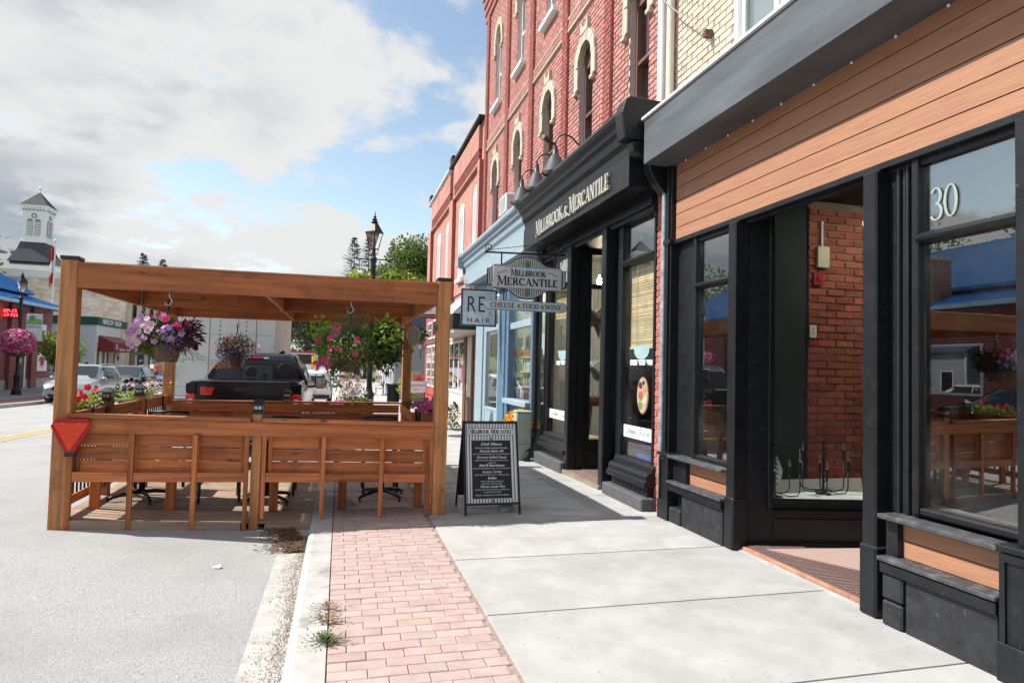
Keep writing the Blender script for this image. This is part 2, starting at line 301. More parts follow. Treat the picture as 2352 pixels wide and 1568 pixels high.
    G['3'] = (0.7, arc(0.32, 0.74, 0.24, 0.24, 150, -80, 9) + arc(0.32, 0.25, 0.28, 0.25, 90, -150, 9)); G['0'] = (0.74, arc(0.37, 0.5, 0.28, 0.48, 0, 360, 16))
    G['&'] = (0.8, arc(0.36, 0.74, 0.17, 0.2, 0, 360, 10) + arc(0.36, 0.27, 0.26, 0.24, 100, 330, 9) + [(0.3, 0.56, 0.74, 0.02, 0.12)])
    G[' '] = (0.45, []); G['-'] = (0.5, [(0.1, 0.45, 0.4, 0.45, 0.08)]); return G
GLY = _glyphs()
def serif(name, s, mt, o, ux, uy, h, width, parent=None, depth=0.006, big=(), heavy=1.0, align='CENTER'):
    x = 0; items = []
    for i, ch in enumerate(s):
        adv, st = GLY[ch]; k = 1.28 if i in big else 1.0
        items.append((x, k, st)); x += adv * k * 0.97
    sx = width / x; ux = Vector(ux).normalized(); uy = Vector(uy).normalized(); nz = ux.cross(uy); o = Vector(o) - ux * (width / 2 if align == 'CENTER' else 0)
    mb = MB(); j = 0
    for x0, k, st in items:
        for a, b, c, d, w in st:
            j += 1; w *= heavy
            p = Vector(((x0 + a * k) * sx, (b * k) * h - (k - 1) * h * 0.3)); q = Vector(((x0 + c * k) * sx, (d * k) * h - (k - 1) * h * 0.3)); t = q - p
            if t.length < 1e-6: continue
            t.normalize(); nn = Vector((-t.y, t.x)) * w * h * 0.5; e = t * 0.012 * h
            dz = nz * (depth * (1 + 0.02 * (j % 7)))
            c4 = [p - e + nn, p - e - nn, q + e - nn, q + e + nn]; P3 = [o + ux * v.x + uy * v.y for v in c4]
            mb.add(P3 + [v + dz for v in P3], [(0, 1, 2, 3), (7, 6, 5, 4), (0, 4, 5, 1), (1, 5, 6, 2), (2, 6, 7, 3), (3, 7, 4, 0)])
    return mb.build(name, mt, parent)
def brick_field(parent, mt, name, u0, u1, v0, v1, P, bl=0.205, bh=0.064, mj=0.011, proud=0.012, hole=None, solo=300, cam_p=(0, 0, 1.55), jit=0.003, bond=0.5, gaps=None):
    """bricks on a plane; P(u, v, w) maps along, up, outward to the world. The nearest `solo` are objects, the rest one stuff mesh"""
    r = random.Random(5); L = []; row = 0; v = v0
    while v + bh <= v1 + 0.002:
        u = u0 - (bl + mj) * (bond if row % 2 else 0)
        while u < u1:
            seg = [(max(u, u0), min(u + bl, u1))]
            for g0, g1 in (gaps(v + bh / 2) if gaps else ()):
                seg = [q for a, b in seg for q in ((a, min(b, g0)), (max(a, g1), b)) if q[1] - q[0] > 0.03]
            for a, b in seg:
                if b - a > 0.03 and not (hole and hole((a + b) / 2, v + bh / 2, a, b)): L.append((a, b, v))
            u += bl + mj
        v += bh + mj; row += 1
    cp = Vector(cam_p)
    full = sorted([q for q in L if abs(q[1] - q[0] - bl) < 1e-4], key=lambda q: (Vector(P((q[0] + q[1]) / 2, q[2], 0)) - cp).length)[:solo]
    fs = set(full); base = Vector(P(0, 0, 0)); c = 0.004
    def geo(a, b, z0, z1, w):
        vs = [(a, z0, 0), (b, z0, 0), (b, z1, 0), (a, z1, 0), (a + c, z0 + c, w), (b - c, z0 + c, w), (b - c, z1 - c, w), (a + c, z1 - c, w)]
        return vs, [(4, 5, 6, 7), (0, 1, 5, 4), (1, 2, 6, 5), (2, 3, 7, 6), (3, 0, 4, 7)]
    if full:
        vs, fc = geo(0, bl, 0, bh, proud); o0 = Vector(P(0, 0, 0)); me = bpy.data.meshes.new('brick')
        me.from_pydata([tuple(Vector(P(*q)) - o0) for q in vs], [], fc); me.materials.append(mt); off = OFF.get(parent.name, Vector((0, 0, 0)))
        for a, b, z in full:
            o = bpy.data.objects.new(name, me); COL.objects.link(o); o.parent = parent; o.location = Vector(P(a, z, r.uniform(-jit, jit))) - off
    rest = [q for q in L if q not in fs]
    if rest:
        n = len(rest); V = []; F = []
        for k, (a, b, z) in enumerate(rest):
            vs, fc = geo(a, b, z, z + bh, proud + r.uniform(-jit, jit)); V += [P(*q) for q in vs]; F += [tuple(i + 8 * k for i in f) for f in fc]
        o = arr_mesh(name + '_field', V, F, mt, parent); o['kind'] = 'stuff'
    return len(L)
# ================================================================ palette
CONC = mat('concrete', (0.385, 0.38, 0.365), 0.88, 0.13, 3.1, bump=0.2, bscale=70, specks=((.24, .235, .225), 34, .665, .70), isl=0.05, dirt=((0.28, 0.27, 0.255), 1.7, 0.50, 0.85))
CONC_D = mat('kerb_concrete', (0.40, 0.39, 0.37), 0.9, 0.14, 5, bump=0.2, bscale=60, dirt=((0.16, 0.145, 0.125), 4.0, 0.55, 0.8))
ASPH = mat('asphalt', (0.345, 0.345, 0.34), 0.92, 0.38, 95, specks=((.17, .168, .165), 60, .63, .72), bump=0.7, bscale=150, detail=4, dirt=((0.265, 0.262, 0.258), 0.9, 0.45, 0.8))
GRASSG = mat('far_grass', (0.09, 0.13, 0.035), 0.9, 0.35, 0.3)
PAVER = mat('paver', (0.405, 0.30, 0.27), 0.88, 0.12, 9, bump=0.25, bscale=90, isl=0.07, hue=0.004, dirt=((0.42, 0.365, 0.34), 5.0, 0.50, 0.72))
JOINT = mat('paver_joint', (0.29, 0.21, 0.185), 0.95, 0.3, 30)
SAND = mat('gutter_sand', (0.27, 0.21, 0.145), 0.95, 0.3, 90, bump=0.5, bscale=200, isl=0.35)
YEL = mat('road_paint', (0.55, 0.40, 0.10), 0.8, 0.25, 30, dirt=((0.22, 0.2, 0.16), 6, 0.5, 0.7))

# ================================================================ ground, road, kerbs, pavements
YS = [-25, -10, -2, 1, 2, 3, 4, 5, 6, 7, 8, 9, 10, 12, 14, 16, 18, 20, 22, 24, 28, 32, 36, 40, 46, 52, 60, 66, 75, 82, 90, 98, 106, 114, 122, 130, 140, 160, 200, 260]
def sheet(name, xs, zf, mt, ys=YS, kind='structure', smooth=True, parent=None):
    V = [(x, y, zf(x, y)) for y in ys for x in xs]; n = len(xs)
    F = [(j * n + i, j * n + i + 1, (j + 1) * n + i + 1, (j + 1) * n + i) for j in range(len(ys) - 1) for i in range(n - 1)]
    o = arr_mesh(name, V, F, mt, parent, smooth)
    if parent is None: o['kind'] = kind
    return o
def gz_(x, y):
    s = gp(y) - 0.32
    d = max(abs(x + 6) - 40, 0); return s + (0.02 * d if y > 60 else 0)
sheet('ground', [-700, -300, -120, -60, -30, -13, 0, 20, 60, 120, 300, 700], gz_, GRASSG, [-300, -60] + YS + [320, 420, 700])
ROADX = [-12.05, -11, -10, -8.1, -6.2, -4.3, -2.4, -1.4, -0.47]
sheet('road', ROADX, lambda x, y: rz(x, y), ASPH)
sheet('gutter', [-0.47, -0.23], lambda x, y: gp(y) - 0.097, CONC_D)
sheet('far_gutter', [-12.35, -12.05], lambda x, y: gp(y) - 0.11, CONC_D)
for n, xx in (('yellow_line', -6.12), ('yellow_line_far', -6.36)):
    sheet(n, [xx - 0.055, xx + 0.055], lambda x, y: rz(x, y) + 0.006, YEL, [q for q in YS if 1 <= q <= 75])
def kerb(name, prof, mt, parent=None):
    V = [(x, y, z + gp(y)) for y in YS for x, z in prof]; n = len(prof)
    F = [(j * n + i, j * n + i + 1, (j + 1) * n + i + 1, (j + 1) * n + i) for j in range(len(YS) - 1) for i in range(n - 1)]
    o = arr_mesh(name, V, F, mt, parent); 
    if parent is None: o['kind'] = 'structure'
    return o
kerb('kerb', [(-0.245, -0.12), (-0.225, -0.03), (-0.205, -0.008), (-0.18, 0.0), (-0.02, 0.001), (-0.02, -0.1)], CONC_D)
kerb('far_kerb', [(-12.33, -0.13), (-12.35, 0.02), (-12.38, 0.035), (-12.55, 0.035), (-12.55, -0.1)], CONC_D)
sheet('far_sidewalk', [-17.6, -15, -13.6], lambda x, y: gp(y) + 0.05 + 0.02 * (-x - 12.5), mat('far_concrete', (0.27, 0.27, 0.275), 0.9, 0.12, 1.0))
sheet('far_brick_strip', [-13.6, -12.55], lambda x, y: gp(y) + 0.04 + 0.02 * (-x - 12.5), mat('far_paver', (0.30, 0.15, 0.14), 0.9, 0.2, 4.0))
# near pavement: slabs of concrete, each its own piece
pav = sheet('sidewalk', [0.93, 3.9], lambda x, y: gp(y) - 0.02, mat('slab_joint', (.23, .225, .215), .95))
yj = [-3.0, -1.8, -0.6, 0.6, 1.75, 2.86, 4.03, 5.22, 6.4, 7.6, 8.8, 10.0, 11.2, 12.4, 13.6, 14.8, 16.0, 17.2]
while yj[-1] < 75: yj.append(yj[-1] + 1.6)
for a, b in zip(yj[:-1], yj[1:]):
    m = MB(); e = 0.002; x0, x1 = 0.945, 3.9; z0, z1 = gp(a), gp(b); c = 0.006
    vs = [(x0, a + e, z0 - 0.02), (x1, a + e, z0 - 0.02), (x1, b - e, z1 - 0.02), (x0, b - e, z1 - 0.02), (x0 + c, a + e + c, z0 + .001), (x1, a + e + c, z0 + .001), (x1, b - e - c, z1 + .001), (x0 + c, b - e - c, z1 + .001)]
    m.add(vs, [(4, 5, 6, 7), (0, 1, 5, 4), (1, 2, 6, 5), (2, 3, 7, 6), (3, 0, 4, 7)]).build('slab', CONC, pav)
strip = sheet('brick_strip', [-0.02, 0.945], lambda x, y: gp(y) - 0.012, JOINT)
def PP(u, v, w): return (u, v, gp(v) - 0.010 + w)
def edge(u, v, a, b): return False
brick_field(strip, PAVER, 'paver', -0.012, 0.925, 1.5, 60.0, PP, bl=0.2, bh=0.1, mj=0.0035, proud=0.0052, solo=300, cam_p=(0.4, 3.2, 0), jit=0.0022)
# drifted sand and dry needles along the gutter
def scatter_bits(name, n, fx, fy, mt, size, lab, cat, zo=0.0, flat=True, lng=1.0):
    V = []; F = []
    for i in range(n):
        y = fy(); x = fx(y); a = random.uniform(0, 6.28); s = size * random.uniform(0.5, 1.6); l = s * lng
        z = (rz(x, y) if x < -0.47 else gp(y) - 0.097) + 0.003 + zo * random.random(); u = Vector((math.cos(a), math.sin(a), random.uniform(-.3, .3))) * l; w = Vector((-math.sin(a), math.cos(a), random.uniform(-.3, .3))) * s
        c = Vector((x, y, z + s * 0.3)); k = len(V); V += [c - u - w, c + u - w * 0.6, c + u * .8 + w, c - u * .7 + w, c + Vector((0, 0, s * 0.9))]
        F += [(k, k + 1, k + 4), (k + 1, k + 2, k + 4), (k + 2, k + 3, k + 4), (k + 3, k, k + 4)]
    o = arr_mesh(name, V, F, mt); return tag(o, lab, cat, kind='stuff')
scatter_bits('gutter_sand', 5200, lambda y: -0.24 - abs(random.gauss(0, 0.055)) * (0.6 + 0.7 * abs(math.sin(y * 2.1))) - (0.1 if random.random() < .04 else 0), lambda: random.uniform(2.2, 6.6), SAND, 0.0026, 'coarse brown sand drifted along the gutter beside the kerb', 'sand')
NEED = mat('dry_needles', (0.13, 0.075, 0.04), 0.9, 0.3, 20, isl=0.5, hue=0.02)
scatter_bits('needle_litter', 1500, lambda y: -0.26 - abs(random.gauss(0, 0.13)) - max(0, (y - 6.3)) * 0.25, lambda: random.uniform(6.0, 6.82), NEED, 0.0035, 'dry brown needles and leaves piled in the gutter before the deck', 'litter', zo=0.025, lng=6)
PAPER = mat('litter_paper', (0.62, 0.61, 0.60), 0.8, 0.1, 20)
m = MB()
for i, (x, y, z) in enumerate(((-0.92, 5.60, .02),)): m.add([(x, y, rz(x, y) + .006), (x + .06, y - .015, rz(x, y) + .006), (x + .065, y + .03, rz(x, y) + .012 + z*.5), (x + .01, y + .035, rz(x, y) + .012)], [(0, 1, 2, 3)])
S(m, 'paper_scrap', PAPER, 'crumpled white paper scrap lying flat on the asphalt', 'paper')
# ================================================================ shop number 30 (black and cedar shopfront)
BLK = mat('black_paint', (0.010, 0.011, 0.013), 0.40, 0.3, 9, bump=0.22, bscale=60, dirt=((0.04, 0.04, 0.042), 22, 0.60, 0.86), specks=((.25, .25, .25), 48, .73, .745), spec=.35)
BLKS = mat('black_sill', (0.05, 0.052, 0.056), 0.7, 0.4, 12, bump=0.3, bscale=70, dirt=((0.16, 0.155, 0.15), 14, 0.5, 0.8))
BLKOLD = mat('old_black_masonry', (0.02, 0.021, 0.024), 0.55, 0.4, 10, bump=0.6, bscale=24, dirt=((0.09, 0.088, 0.085), 30, 0.60, 0.80))
FASC = mat('charcoal_fascia', (0.085, 0.094, 0.105), 0.5, 0.35, 2.2, bump=0.15, bscale=14, stretch=(1, 0.35, 2.5), detail=9)
SIDE = wood('cedar_cladding', (0.36, 0.175, 0.098), 'y', knots=False, rough=0.6, soft=True)
WHITE = mat('white_metal', (0.75, 0.75, 0.74), 0.5, 0.05, 4)
CREAMB = mat('cream_brick', (0.52, 0.46, 0.36), 0.9, 0.15, 20, bump=0.3, bscale=60, isl=0.13, dirt=((0.33, 0.29, 0.23), 6, 0.55, 0.8))
CREAMM = mat('cream_mortar', (0.36, 0.33, 0.28), 0.95, 0.2, 30)
GL = glass('shop_glass', (.90, .94, .93), 2.6, .05); GLM = glass('cafe_glass', (.95, .97, .96), 1.0, .01)
GLD = glass('dark_shop_glass', (0.80, 0.86, 0.84), 1.9, 0.05)
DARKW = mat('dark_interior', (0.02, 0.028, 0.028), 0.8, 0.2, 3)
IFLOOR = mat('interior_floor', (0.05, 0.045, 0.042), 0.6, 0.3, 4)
IBRICK = mat('interior_brick', (0.33, 0.08, 0.048), 0.8, 0.28, 14, bump=0.5, bscale=40, isl=0.28, hue=0.007, dirt=((0.34, 0.22, 0.16), 16, 0.6, 0.8))
IMORT = mat('interior_mortar', (0.28, 0.20, 0.15), 0.95, 0.3, 30, bump=0.4)
MATR = mat('red_rubber_mat', (0.13, 0.075, 0.068), 0.9, 0.25, 60, bump=0.8, bscale=120)
MATP = mat('pink_mesh_mat', (0.40, 0.275, 0.235), 0.9, 0.15, 60, bump=0.5, bscale=150)
COPP = mat('worn_copper_edge', (0.36, 0.17, 0.10), 0.7, 0.3, 12, bump=0.3)
st = thing('shopfront', (3.45, 4.4, 0), 'black shopfront number 30 with cedar plank band and dark display windows', 'shopfront')
YE = 6.27
# cedar planks with shadow gaps
for a, b in zip((2.975, 3.105, 3.25, 3.395, 3.54, 3.68), (3.10, 3.245, 3.39, 3.535, 3.675, 3.80)):
    MB().prism([(3.45, a), (3.45, b - 0.004), (3.462, b), (3.49, b), (3.49, a), (3.462, a)], 'y', -1.0, YE).build('siding_plank', SIDE, st)
B('backing_board', BLK, st, 3.48, 3.53, -1.0, YE, 2.9, 3.9)
B('bottom_trim', BLK, st, 3.425, 3.52, -1.0, YE + 0.0, 2.925, 2.972, bevel=.004)
fb = B('fascia_box', FASC, st, 3.10, 3.62, -1.0, 6.36, 3.785, 4.27, bevel=.004)
B('flashing', WHITE, fb, 3.075, 3.66, -1.0, 6.385, 4.272, 4.302, bevel=.003)
for k in range(14):
    MB().ell((3.435, 6.05 - k * .38, 3.775), (.012, .012, .012), 8, 5).build('string_bulb', WHITE, fb, smooth=True)
# left pilaster and its pedestal
B('pilaster', BLK, st, 3.40, 3.56, 6.285, 6.40, 0.70, 3.78, bevel=.005)
B('pilaster_rib', BLK, st, 3.375, 3.40, 6.305, 6.335, 0.72, 3.78)
B('pilaster_band', BLK, st, 3.37, 3.57, 6.26, 6.41, 2.93, 2.98, bevel=.004)
def pedestal(y0, y1):
    p = B('pedestal', BLK, st, 3.365, 3.55, y0, y1, 0.0, 0.665, bevel=.004)
    B('pedestal_cap', BLK, p, 3.34, 3.555, y0 - .02, y1 + .02, 0.665, 0.70, bevel=.006)
    B('plinth', BLK, p, 3.345, 3.555, y0 - .012, y1 + .012, 0.0, 0.20, bevel=.004)
    for a in ((y0, y0 + .03), (y1 - .03, y1)): B('panel_stile', BLK, p, 3.352, 3.366, a[0], a[1], 0.20, 0.655)
    B('panel_rail', BLK, p, 3.352, 3.366, y0 + .03, y1 - .03, 0.615, 0.655)
pedestal(6.20, 6.40)
pedestal(2.28, 2.66)
B('pilaster', BLK, st, 3.40, 3.56, 2.34, 2.60, 0.70, 2.925, bevel=.005)
# display windows: (pane y0, y1)
def window(y0, y1, tr0, tr1, sz, gx=3.50, mtg=GL):
    f = thing('window', (gx, y0, sz), None, None); f.parent = st; f.location = Vector((gx, y0, sz)) - OFF[st.name]
    w = .05
    for a, b in ((y0 - w, y0), (y1, y1 + w)): B('stile', BLK, f, gx - .05, gx + .03, a, b, sz, 2.93, bevel=.006)
    MB().prism([(gx - .07, tr0 + .012), (gx - .075, tr0 + .03), (gx - .03, tr1), (gx + .03, tr1), (gx + .03, tr0), (gx - .05, tr0)], 'y', y0, y1).build('transom_bar', BLK, f)
    B('bottom_rail', BLK, f, gx - .045, gx + .03, y0, y1, sz, sz + .045, bevel=.01)
    B('top_rail', BLK, f, gx - .03, gx + .03, y0, y1, 2.88, 2.93)
    B('pane', mtg, f, gx, gx + .006, y0 + .001, y1 - .001, sz + .046, tr0 - .001)
    B('transom_pane', mtg, f, gx, gx + .006, y0 + .001, y1 - .001, tr1 + .001, 2.879)
    return f
window(5.26, 5.86, 2.40, 2.46, .69)
window(2.62, 3.24, 2.39, 2.455, .715)
window(-.35, 2.18, 2.39, 2.455, .715); B('base_panel', BLK, st, 3.42, 3.53, -1.0, 2.28, 0, .714); B('end_panel', BLK, st, 3.45, 3.53, -1.0, -.41, .715, 2.924); B('jamb_panel', BLK, st, 3.45, 3.53, 2.235, 2.335, .715, 2.924); B('window_sill', BLKS, st, 3.335, 3.42, -1.0, 2.27, .660, .689, bevel=.005)
B('corner_panel', BLK, st, 3.49, 3.53, 5.912, 6.284, .69, 2.924)
B('wood_edge', mat('orange_edge', (0.25, 0.10, 0.05), .6), st, 3.478, 3.489, 5.905, 5.922, .69, 2.924)
# sills, cedar panels and painted base under the windows
for y0, y1 in ((5.20, 6.195), (2.665, 3.44)):
    B('window_sill', BLKS, st, 3.335, 3.50, y0, y1, .660, .689, bevel=.005)
    for a, b in ((.43, .532), (.538, .64)): B('panel_plank', SIDE, st, 3.452, 3.47, y0 + .04, y1 - (.27 if y0 > 5 else .09), a, b)
    B('panel_back', BLK, st, 3.471, 3.50, y0, y1, .0, .651)
    B('panel_end', BLK, st, 3.41, 3.47, y1 - (.268 if y0 > 5 else .088), y1, .425, .651)
    B('lower_sill', BLKS, st, 3.33, 3.469, y0 - .0, y1 + .0, .398, .425, bevel=.005)
    B('apron', BLK, st, 3.345, 3.45, y0 + .01, y1 - .01, .325, .391, bevel=.004)
    B('base_board', BLKOLD, st, 3.375, 3.46, y0 + .02, y1 - (.18 if y0 < 5 else .25), .0, .324, bevel=.004)
    for k in range(2 if y0 < 5 else 1): B('base_block', BLKOLD, st, 3.36, 3.46, y1 - .165 + (0 if y0 < 5 else -.07), y1 - .012, .0 + k * .165, .155 + k * .167, bevel=.012)
# piers beside the doorway
for y0, y1 in ((5.08, 5.195), (3.50, 3.62)):
    p = B('pier', BLK, st, 3.385, 3.53, y0, y1, 0.0, 2.924, bevel=.012)
    B('pier_shoe', BLK, p, 3.372, 3.54, y0 - .012, y1 + .012, 0.0, .46, bevel=.015)
m = MB()
for k, y in enumerate((3.275, 3.315, 3.35, 3.385, 3.42)): m.tube([(3.49 + .012 * (k % 2), y, .69), (3.49 + .012 * (k % 2), y, 2.924)], .017 - .004 * (k % 2), 8)
m.box(3.50, 3.53, 3.245, 3.499, .69, 2.924); m.build('fluted_trim', BLK, st, auto=40)
# recessed doorway: floor with mats, copper nosing, slanted window
B('recess_floor', mat('recess_concrete', (.24, .22, .2), .9, .2, 8), st, 3.50, 4.95, 3.62, 5.12, -.05, .034)
MB().tube([(3.487, 3.50, .02), (3.487, 5.62, .018)], .022, 8).build('copper_nosing', COPP, st, smooth=True)
B('nosing_bed', CONC_D, st, 3.44, 3.51, 3.42, 5.72, -.05, .012)
B('ribbed_mat', MATR, st, 3.515, 4.0, 3.63, 5.07, .034, .046)
MB().prism([(3.60, 4.90), (4.30, 3.64), (4.9, 3.64), (4.9, 4.72)], 'z', .046, .054).build('mesh_mat', MATP, st)
m = MB()
for k in range(46): y = 3.66 + k * .030; m.box(3.525, 3.70, y, y + .007, .046, .051)
o = m.build('mat_ribs', MATP, st); o['kind'] = 'stuff'
A = Vector((3.56, 5.085, 0)); Cc = Vector((4.95, 4.77, 0)); D = (Cc - A); Ln = D.length; D.normalize(); Nn = Vector((D.y, -D.x, 0)); 
if Nn.y > 0: Nn = -Nn
def SL(s0, s1, n0, n1, z0, z1): return [A + D * s + Nn * n + Vector((0, 0, z)) for z in (z0, z1) for s, n in ((s0, n0), (s1, n0), (s1, n1), (s0, n1))]
def slab(name, mt, par, *a, bevel=0): return MB().add(SL(*a), [(0, 3, 2, 1), (4, 5, 6, 7), (0, 1, 5, 4), (1, 2, 6, 5), (2, 3, 7, 6), (3, 0, 4, 7)]).build(name, mt, par, bevel=bevel)
sw = thing('slanted_window', tuple(A), None, None); sw.parent = st; sw.location = A - OFF[st.name]
slab('bulkhead', BLK, sw, -.05, Ln, -.04, .0, .035, .40)
slab('bulkhead_moulding', BLK, sw, 0.16, Ln, 0, .035, .33, .36, bevel=.008); slab('bulkhead_panel', BLK, sw, .22, Ln, 0, .012, .09, .28, bevel=.006); slab('bulkhead_foot', BLK, sw, 0, Ln, 0, .02, .035, .07)
slab('jamb', BLK, sw, -.05, .20, -.04, .0, .40, 3.49); slab('stile', BLK, sw, .155, .205, -.02, .03, .36, 3.49, bevel=.006)
slab('bottom_rail', BLK, sw, .205, Ln, -.03, .02, .40, .45, bevel=.008); slab('end_stile', BLK, sw, Ln - .35, Ln, -.03, .025, .45, 3.49); slab('pane', GL, sw, .206, Ln - .351, -.006, .0, .451, 3.489)
B('recess_ceiling', BLK, st, 3.53, 5.0, 3.40, 5.10, 3.492, 3.53)
B('door_frame', BLK, st, 4.95, 5.0, 3.9, 4.77, .034, 3.49); B('return_wall', BLK, st, 3.531, 4.95, 3.53, 3.60, .034, 3.49)
# interior shell
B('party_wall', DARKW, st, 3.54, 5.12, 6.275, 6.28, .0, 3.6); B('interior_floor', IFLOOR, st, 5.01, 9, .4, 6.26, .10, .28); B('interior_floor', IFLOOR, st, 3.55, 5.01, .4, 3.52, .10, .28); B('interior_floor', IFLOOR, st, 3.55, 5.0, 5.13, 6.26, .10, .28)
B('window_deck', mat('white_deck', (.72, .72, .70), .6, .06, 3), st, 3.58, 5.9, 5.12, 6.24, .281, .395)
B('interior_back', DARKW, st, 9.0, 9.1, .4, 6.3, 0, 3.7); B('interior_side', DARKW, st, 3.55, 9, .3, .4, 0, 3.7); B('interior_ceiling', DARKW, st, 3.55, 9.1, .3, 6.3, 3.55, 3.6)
B('light_panel', emit('ceiling_light', (1, .9, .75), 7.0), st, 5.2, 6.8, 5.0, 5.35, 3.50, 3.549); B('light_panel', emit('ceiling_light_dim', (1, .9, .75), 3.0), st, 5.4, 7.0, 2.2, 2.5, 3.50, 3.549); B('inner_partition', mat('partition', (.16, .05, .025), .7, .3, 4, stretch=(4, 4, .5)), st, 4.6, 8.9, 1.6, 1.66, .28, 3.5)
B('inner_post', mat('orange_post', (.42, .16, .05), .5, .25, 4, stretch=(6, 6, .4)), st, 4.15, 4.21, 2.62, 2.70, .28, 3.5); B('inner_board', mat('red_board', (.22, .05, .02), .5, .3, 4, stretch=(6, 6, .4)), st, 4.25, 4.3, 2.0, 2.6, .28, 3.5)
iw = B('interior_brick_wall', IMORT, st, 5.12, 9.0, 6.262, 6.28, .28, 3.55)
brick_field(iw, IBRICK, 'brick', 5.12, 8.5, .30, 3.5, lambda u, v, w: (u, 6.262 - w, v), bl=.232, bh=.069, mj=.0145, proud=.014, jit=.006, solo=300, cam_p=(5.5, 5.5, 2.0))
# cream brick upper wall with white window
up = thing('upper_wall', (3.62, 4.4, 4.3), None, None); up.parent = st; up.location = Vector((3.62, 4.4, 4.3)) - OFF[st.name]
B('wall_core', CREAMM, up, 3.635, 9.1, -1.0, 5.46 - .66, 4.303, 8.5); B('wall_core', CREAMM, up, 3.635, 9.1, 5.46, 6.60, 4.303, 8.5); B('wall_core', CREAMM, up, 3.75, 9.1, 4.80, 5.46, 4.303, 8.5)
brick_field(up, CREAMB, 'brick', 1.0, 6.60, 4.31, 7.4, lambda u, v, w: (3.635 - w, u, v), solo=300, hole=lambda u, v, a, b: 4.78 < u < 5.5)
uw = thing('upper_window', (3.66, 5.46, 4.3), None, None); uw.parent = st; uw.location = Vector((3.66, 5.46, 4.3)) - OFF[st.name]
for a, b in ((5.40, 5.46), (4.80, 4.86)): B('frame', WHITE, uw, 3.60, 3.70, a, b, 4.36, 7.4, bevel=.004)
B('sill', WHITE, uw, 3.50, 3.70, 4.74, 5.52, 4.303, 4.36, bevel=.005); B('frame', WHITE, uw, 3.62, 3.70, 4.86, 5.40, 4.36, 4.42); B('sash', WHITE, uw, 3.64, 3.68, 5.34, 5.40, 4.42, 7.4)
B('pane', glass('pale_glass', (.8, .86, .88), 2.2, .2), uw, 3.665, 3.67, 4.861, 5.339, 4.421, 7.4); B('blind', WHITE, uw, 3.72, 3.73, 4.82, 5.45, 4.4, 7.4)
bolt = B('wire_bracket', mat('rust', (.12, .06, .035), .8, .3, 20), st, 3.53, 3.625, 5.86, 5.92, 5.03, 5.10)
MB().tube([(3.53, 5.89, 5.07), (3.46, 6.55, 5.72), (3.40, 7.25, 6.5), (3.2, 9.5, 9.3)], .006, 5).build('service_wire', mat('grey_wire', (.35, .35, .34), .6), bolt)
# number on the transom pane
NUMB = mat('number_film', (.27, .33, .30), .6, .05, 5)
serif('number', '30', NUMB, (3.494, 3.10, 2.52), (0, -1, 0), (0, 0, 1), .20, .19, st, depth=.002, heavy=.55)
# downpipes at the joint between the buildings
def pipe(name, pts, r, mt, lab):
    return S(MB().tube(pts, r, 10), name, mt, lab, 'downpipe', auto=40)
pipe('downpipe', [(3.56, 6.86, 4.305), (3.56, 6.86, 9)], .055, WHITE, 'white drain pipe at the edge of the red brick wall')
pipe('downpipe', [(3.57, 6.68, 4.305), (3.57, 6.68, 9)], .048, mat('cream_pipe', (.58, .55, .45), .5, .1, 5), 'cream drain pipe beside the pale brick wall')
pipe('downpipe', [(3.42, 6.475, 0.0), (3.42, 6.475, 1.4), (3.42, 6.475, 3.75)], .032, mat('steel_pipe', (.30, .33, .36), .45, .35, 9, metal=.3, dirt=((.5, .52, .55), 8, .5, .7)), 'grey steel conduit between brick pier and black pilaster')

# ---------------------------------------------------------------- things in the window of number 30
IRON = mat('black_iron', (.012, .012, .013), .45, .2, 10)
BULB = glass('bulb_glass', (.95, .95, .93), 2.5, .12)
def chandelier(x, y, lab, arms, rz_):
    c = thing('chandelier', (x, y, .396), lab, 'chandelier', 'candle chandeliers standing in the window', rz_=0)
    z = .396
    MB().lathe([(.07, 0), (.075, .012), (.04, .02), (.012, .03), (.012, .5), (.02, .52), (.006, .53)], (x, y, z), 12).build('stem', IRON, c, auto=40)
    m = MB()
    for k in range(9):
        a = k * .6; m.tube([(x + .03 + .012 * math.cos(a), y, z + .5 - k * .045), (x + .03 - .012 * math.cos(a), y + .008, z + .475 - k * .045)], .006, 5)
    m.build('chain', IRON, c)
    for k in range(arms):
        a = rz_ + k * math.tau / arms; ux, uy = math.cos(a), math.sin(a); R = .23; hh = .17 + .16 * ((k * 7) % 3) / 2
        ar = MB().tube([(x + ux * .01, y + uy * .01, z + .04), (x + ux * R * .6, y + uy * R * .6, z + .025), (x + ux * R * .92, y + uy * R * .92, z + .04), (x + ux * R, y + uy * R, z + .09), (x + ux * R, y + uy * R, z + hh)], .006, 6).build('arm', IRON, c, smooth=True)
        MB().tube([(x + ux * R, y + uy * R, z + hh), (x + ux * R, y + uy * R, z + hh + .10)], .011, 8).build('candle_sleeve', IRON, ar)
        MB().lathe([(.006, 0), (.015, .02), (.014, .04), (.005, .07), (.002, .085)], (x + ux * R, y + uy * R, z + hh + .1), 8).build('bulb', BULB, ar, smooth=True)
chandelier(4.02, 5.36, 'black iron chandelier with candle bulbs nearest the door pier', 5, .3)
chandelier(4.62, 5.42, 'black iron chandelier with candle bulbs beside the brick wall', 6, 1.0)
S(MB().lathe([(.02, 0), (.16, .02), (.235, .10), (.25, .2), (.2, .33), (.1, .40), (.02, .42)], (4.12, 5.78, .396), 20), 'lamp_globe', mat('opal_glass', (.72, .76, .74), .25, .05, 3), 'large white globe lamp shade standing behind the chandeliers', 'lamp shade', smooth=True)
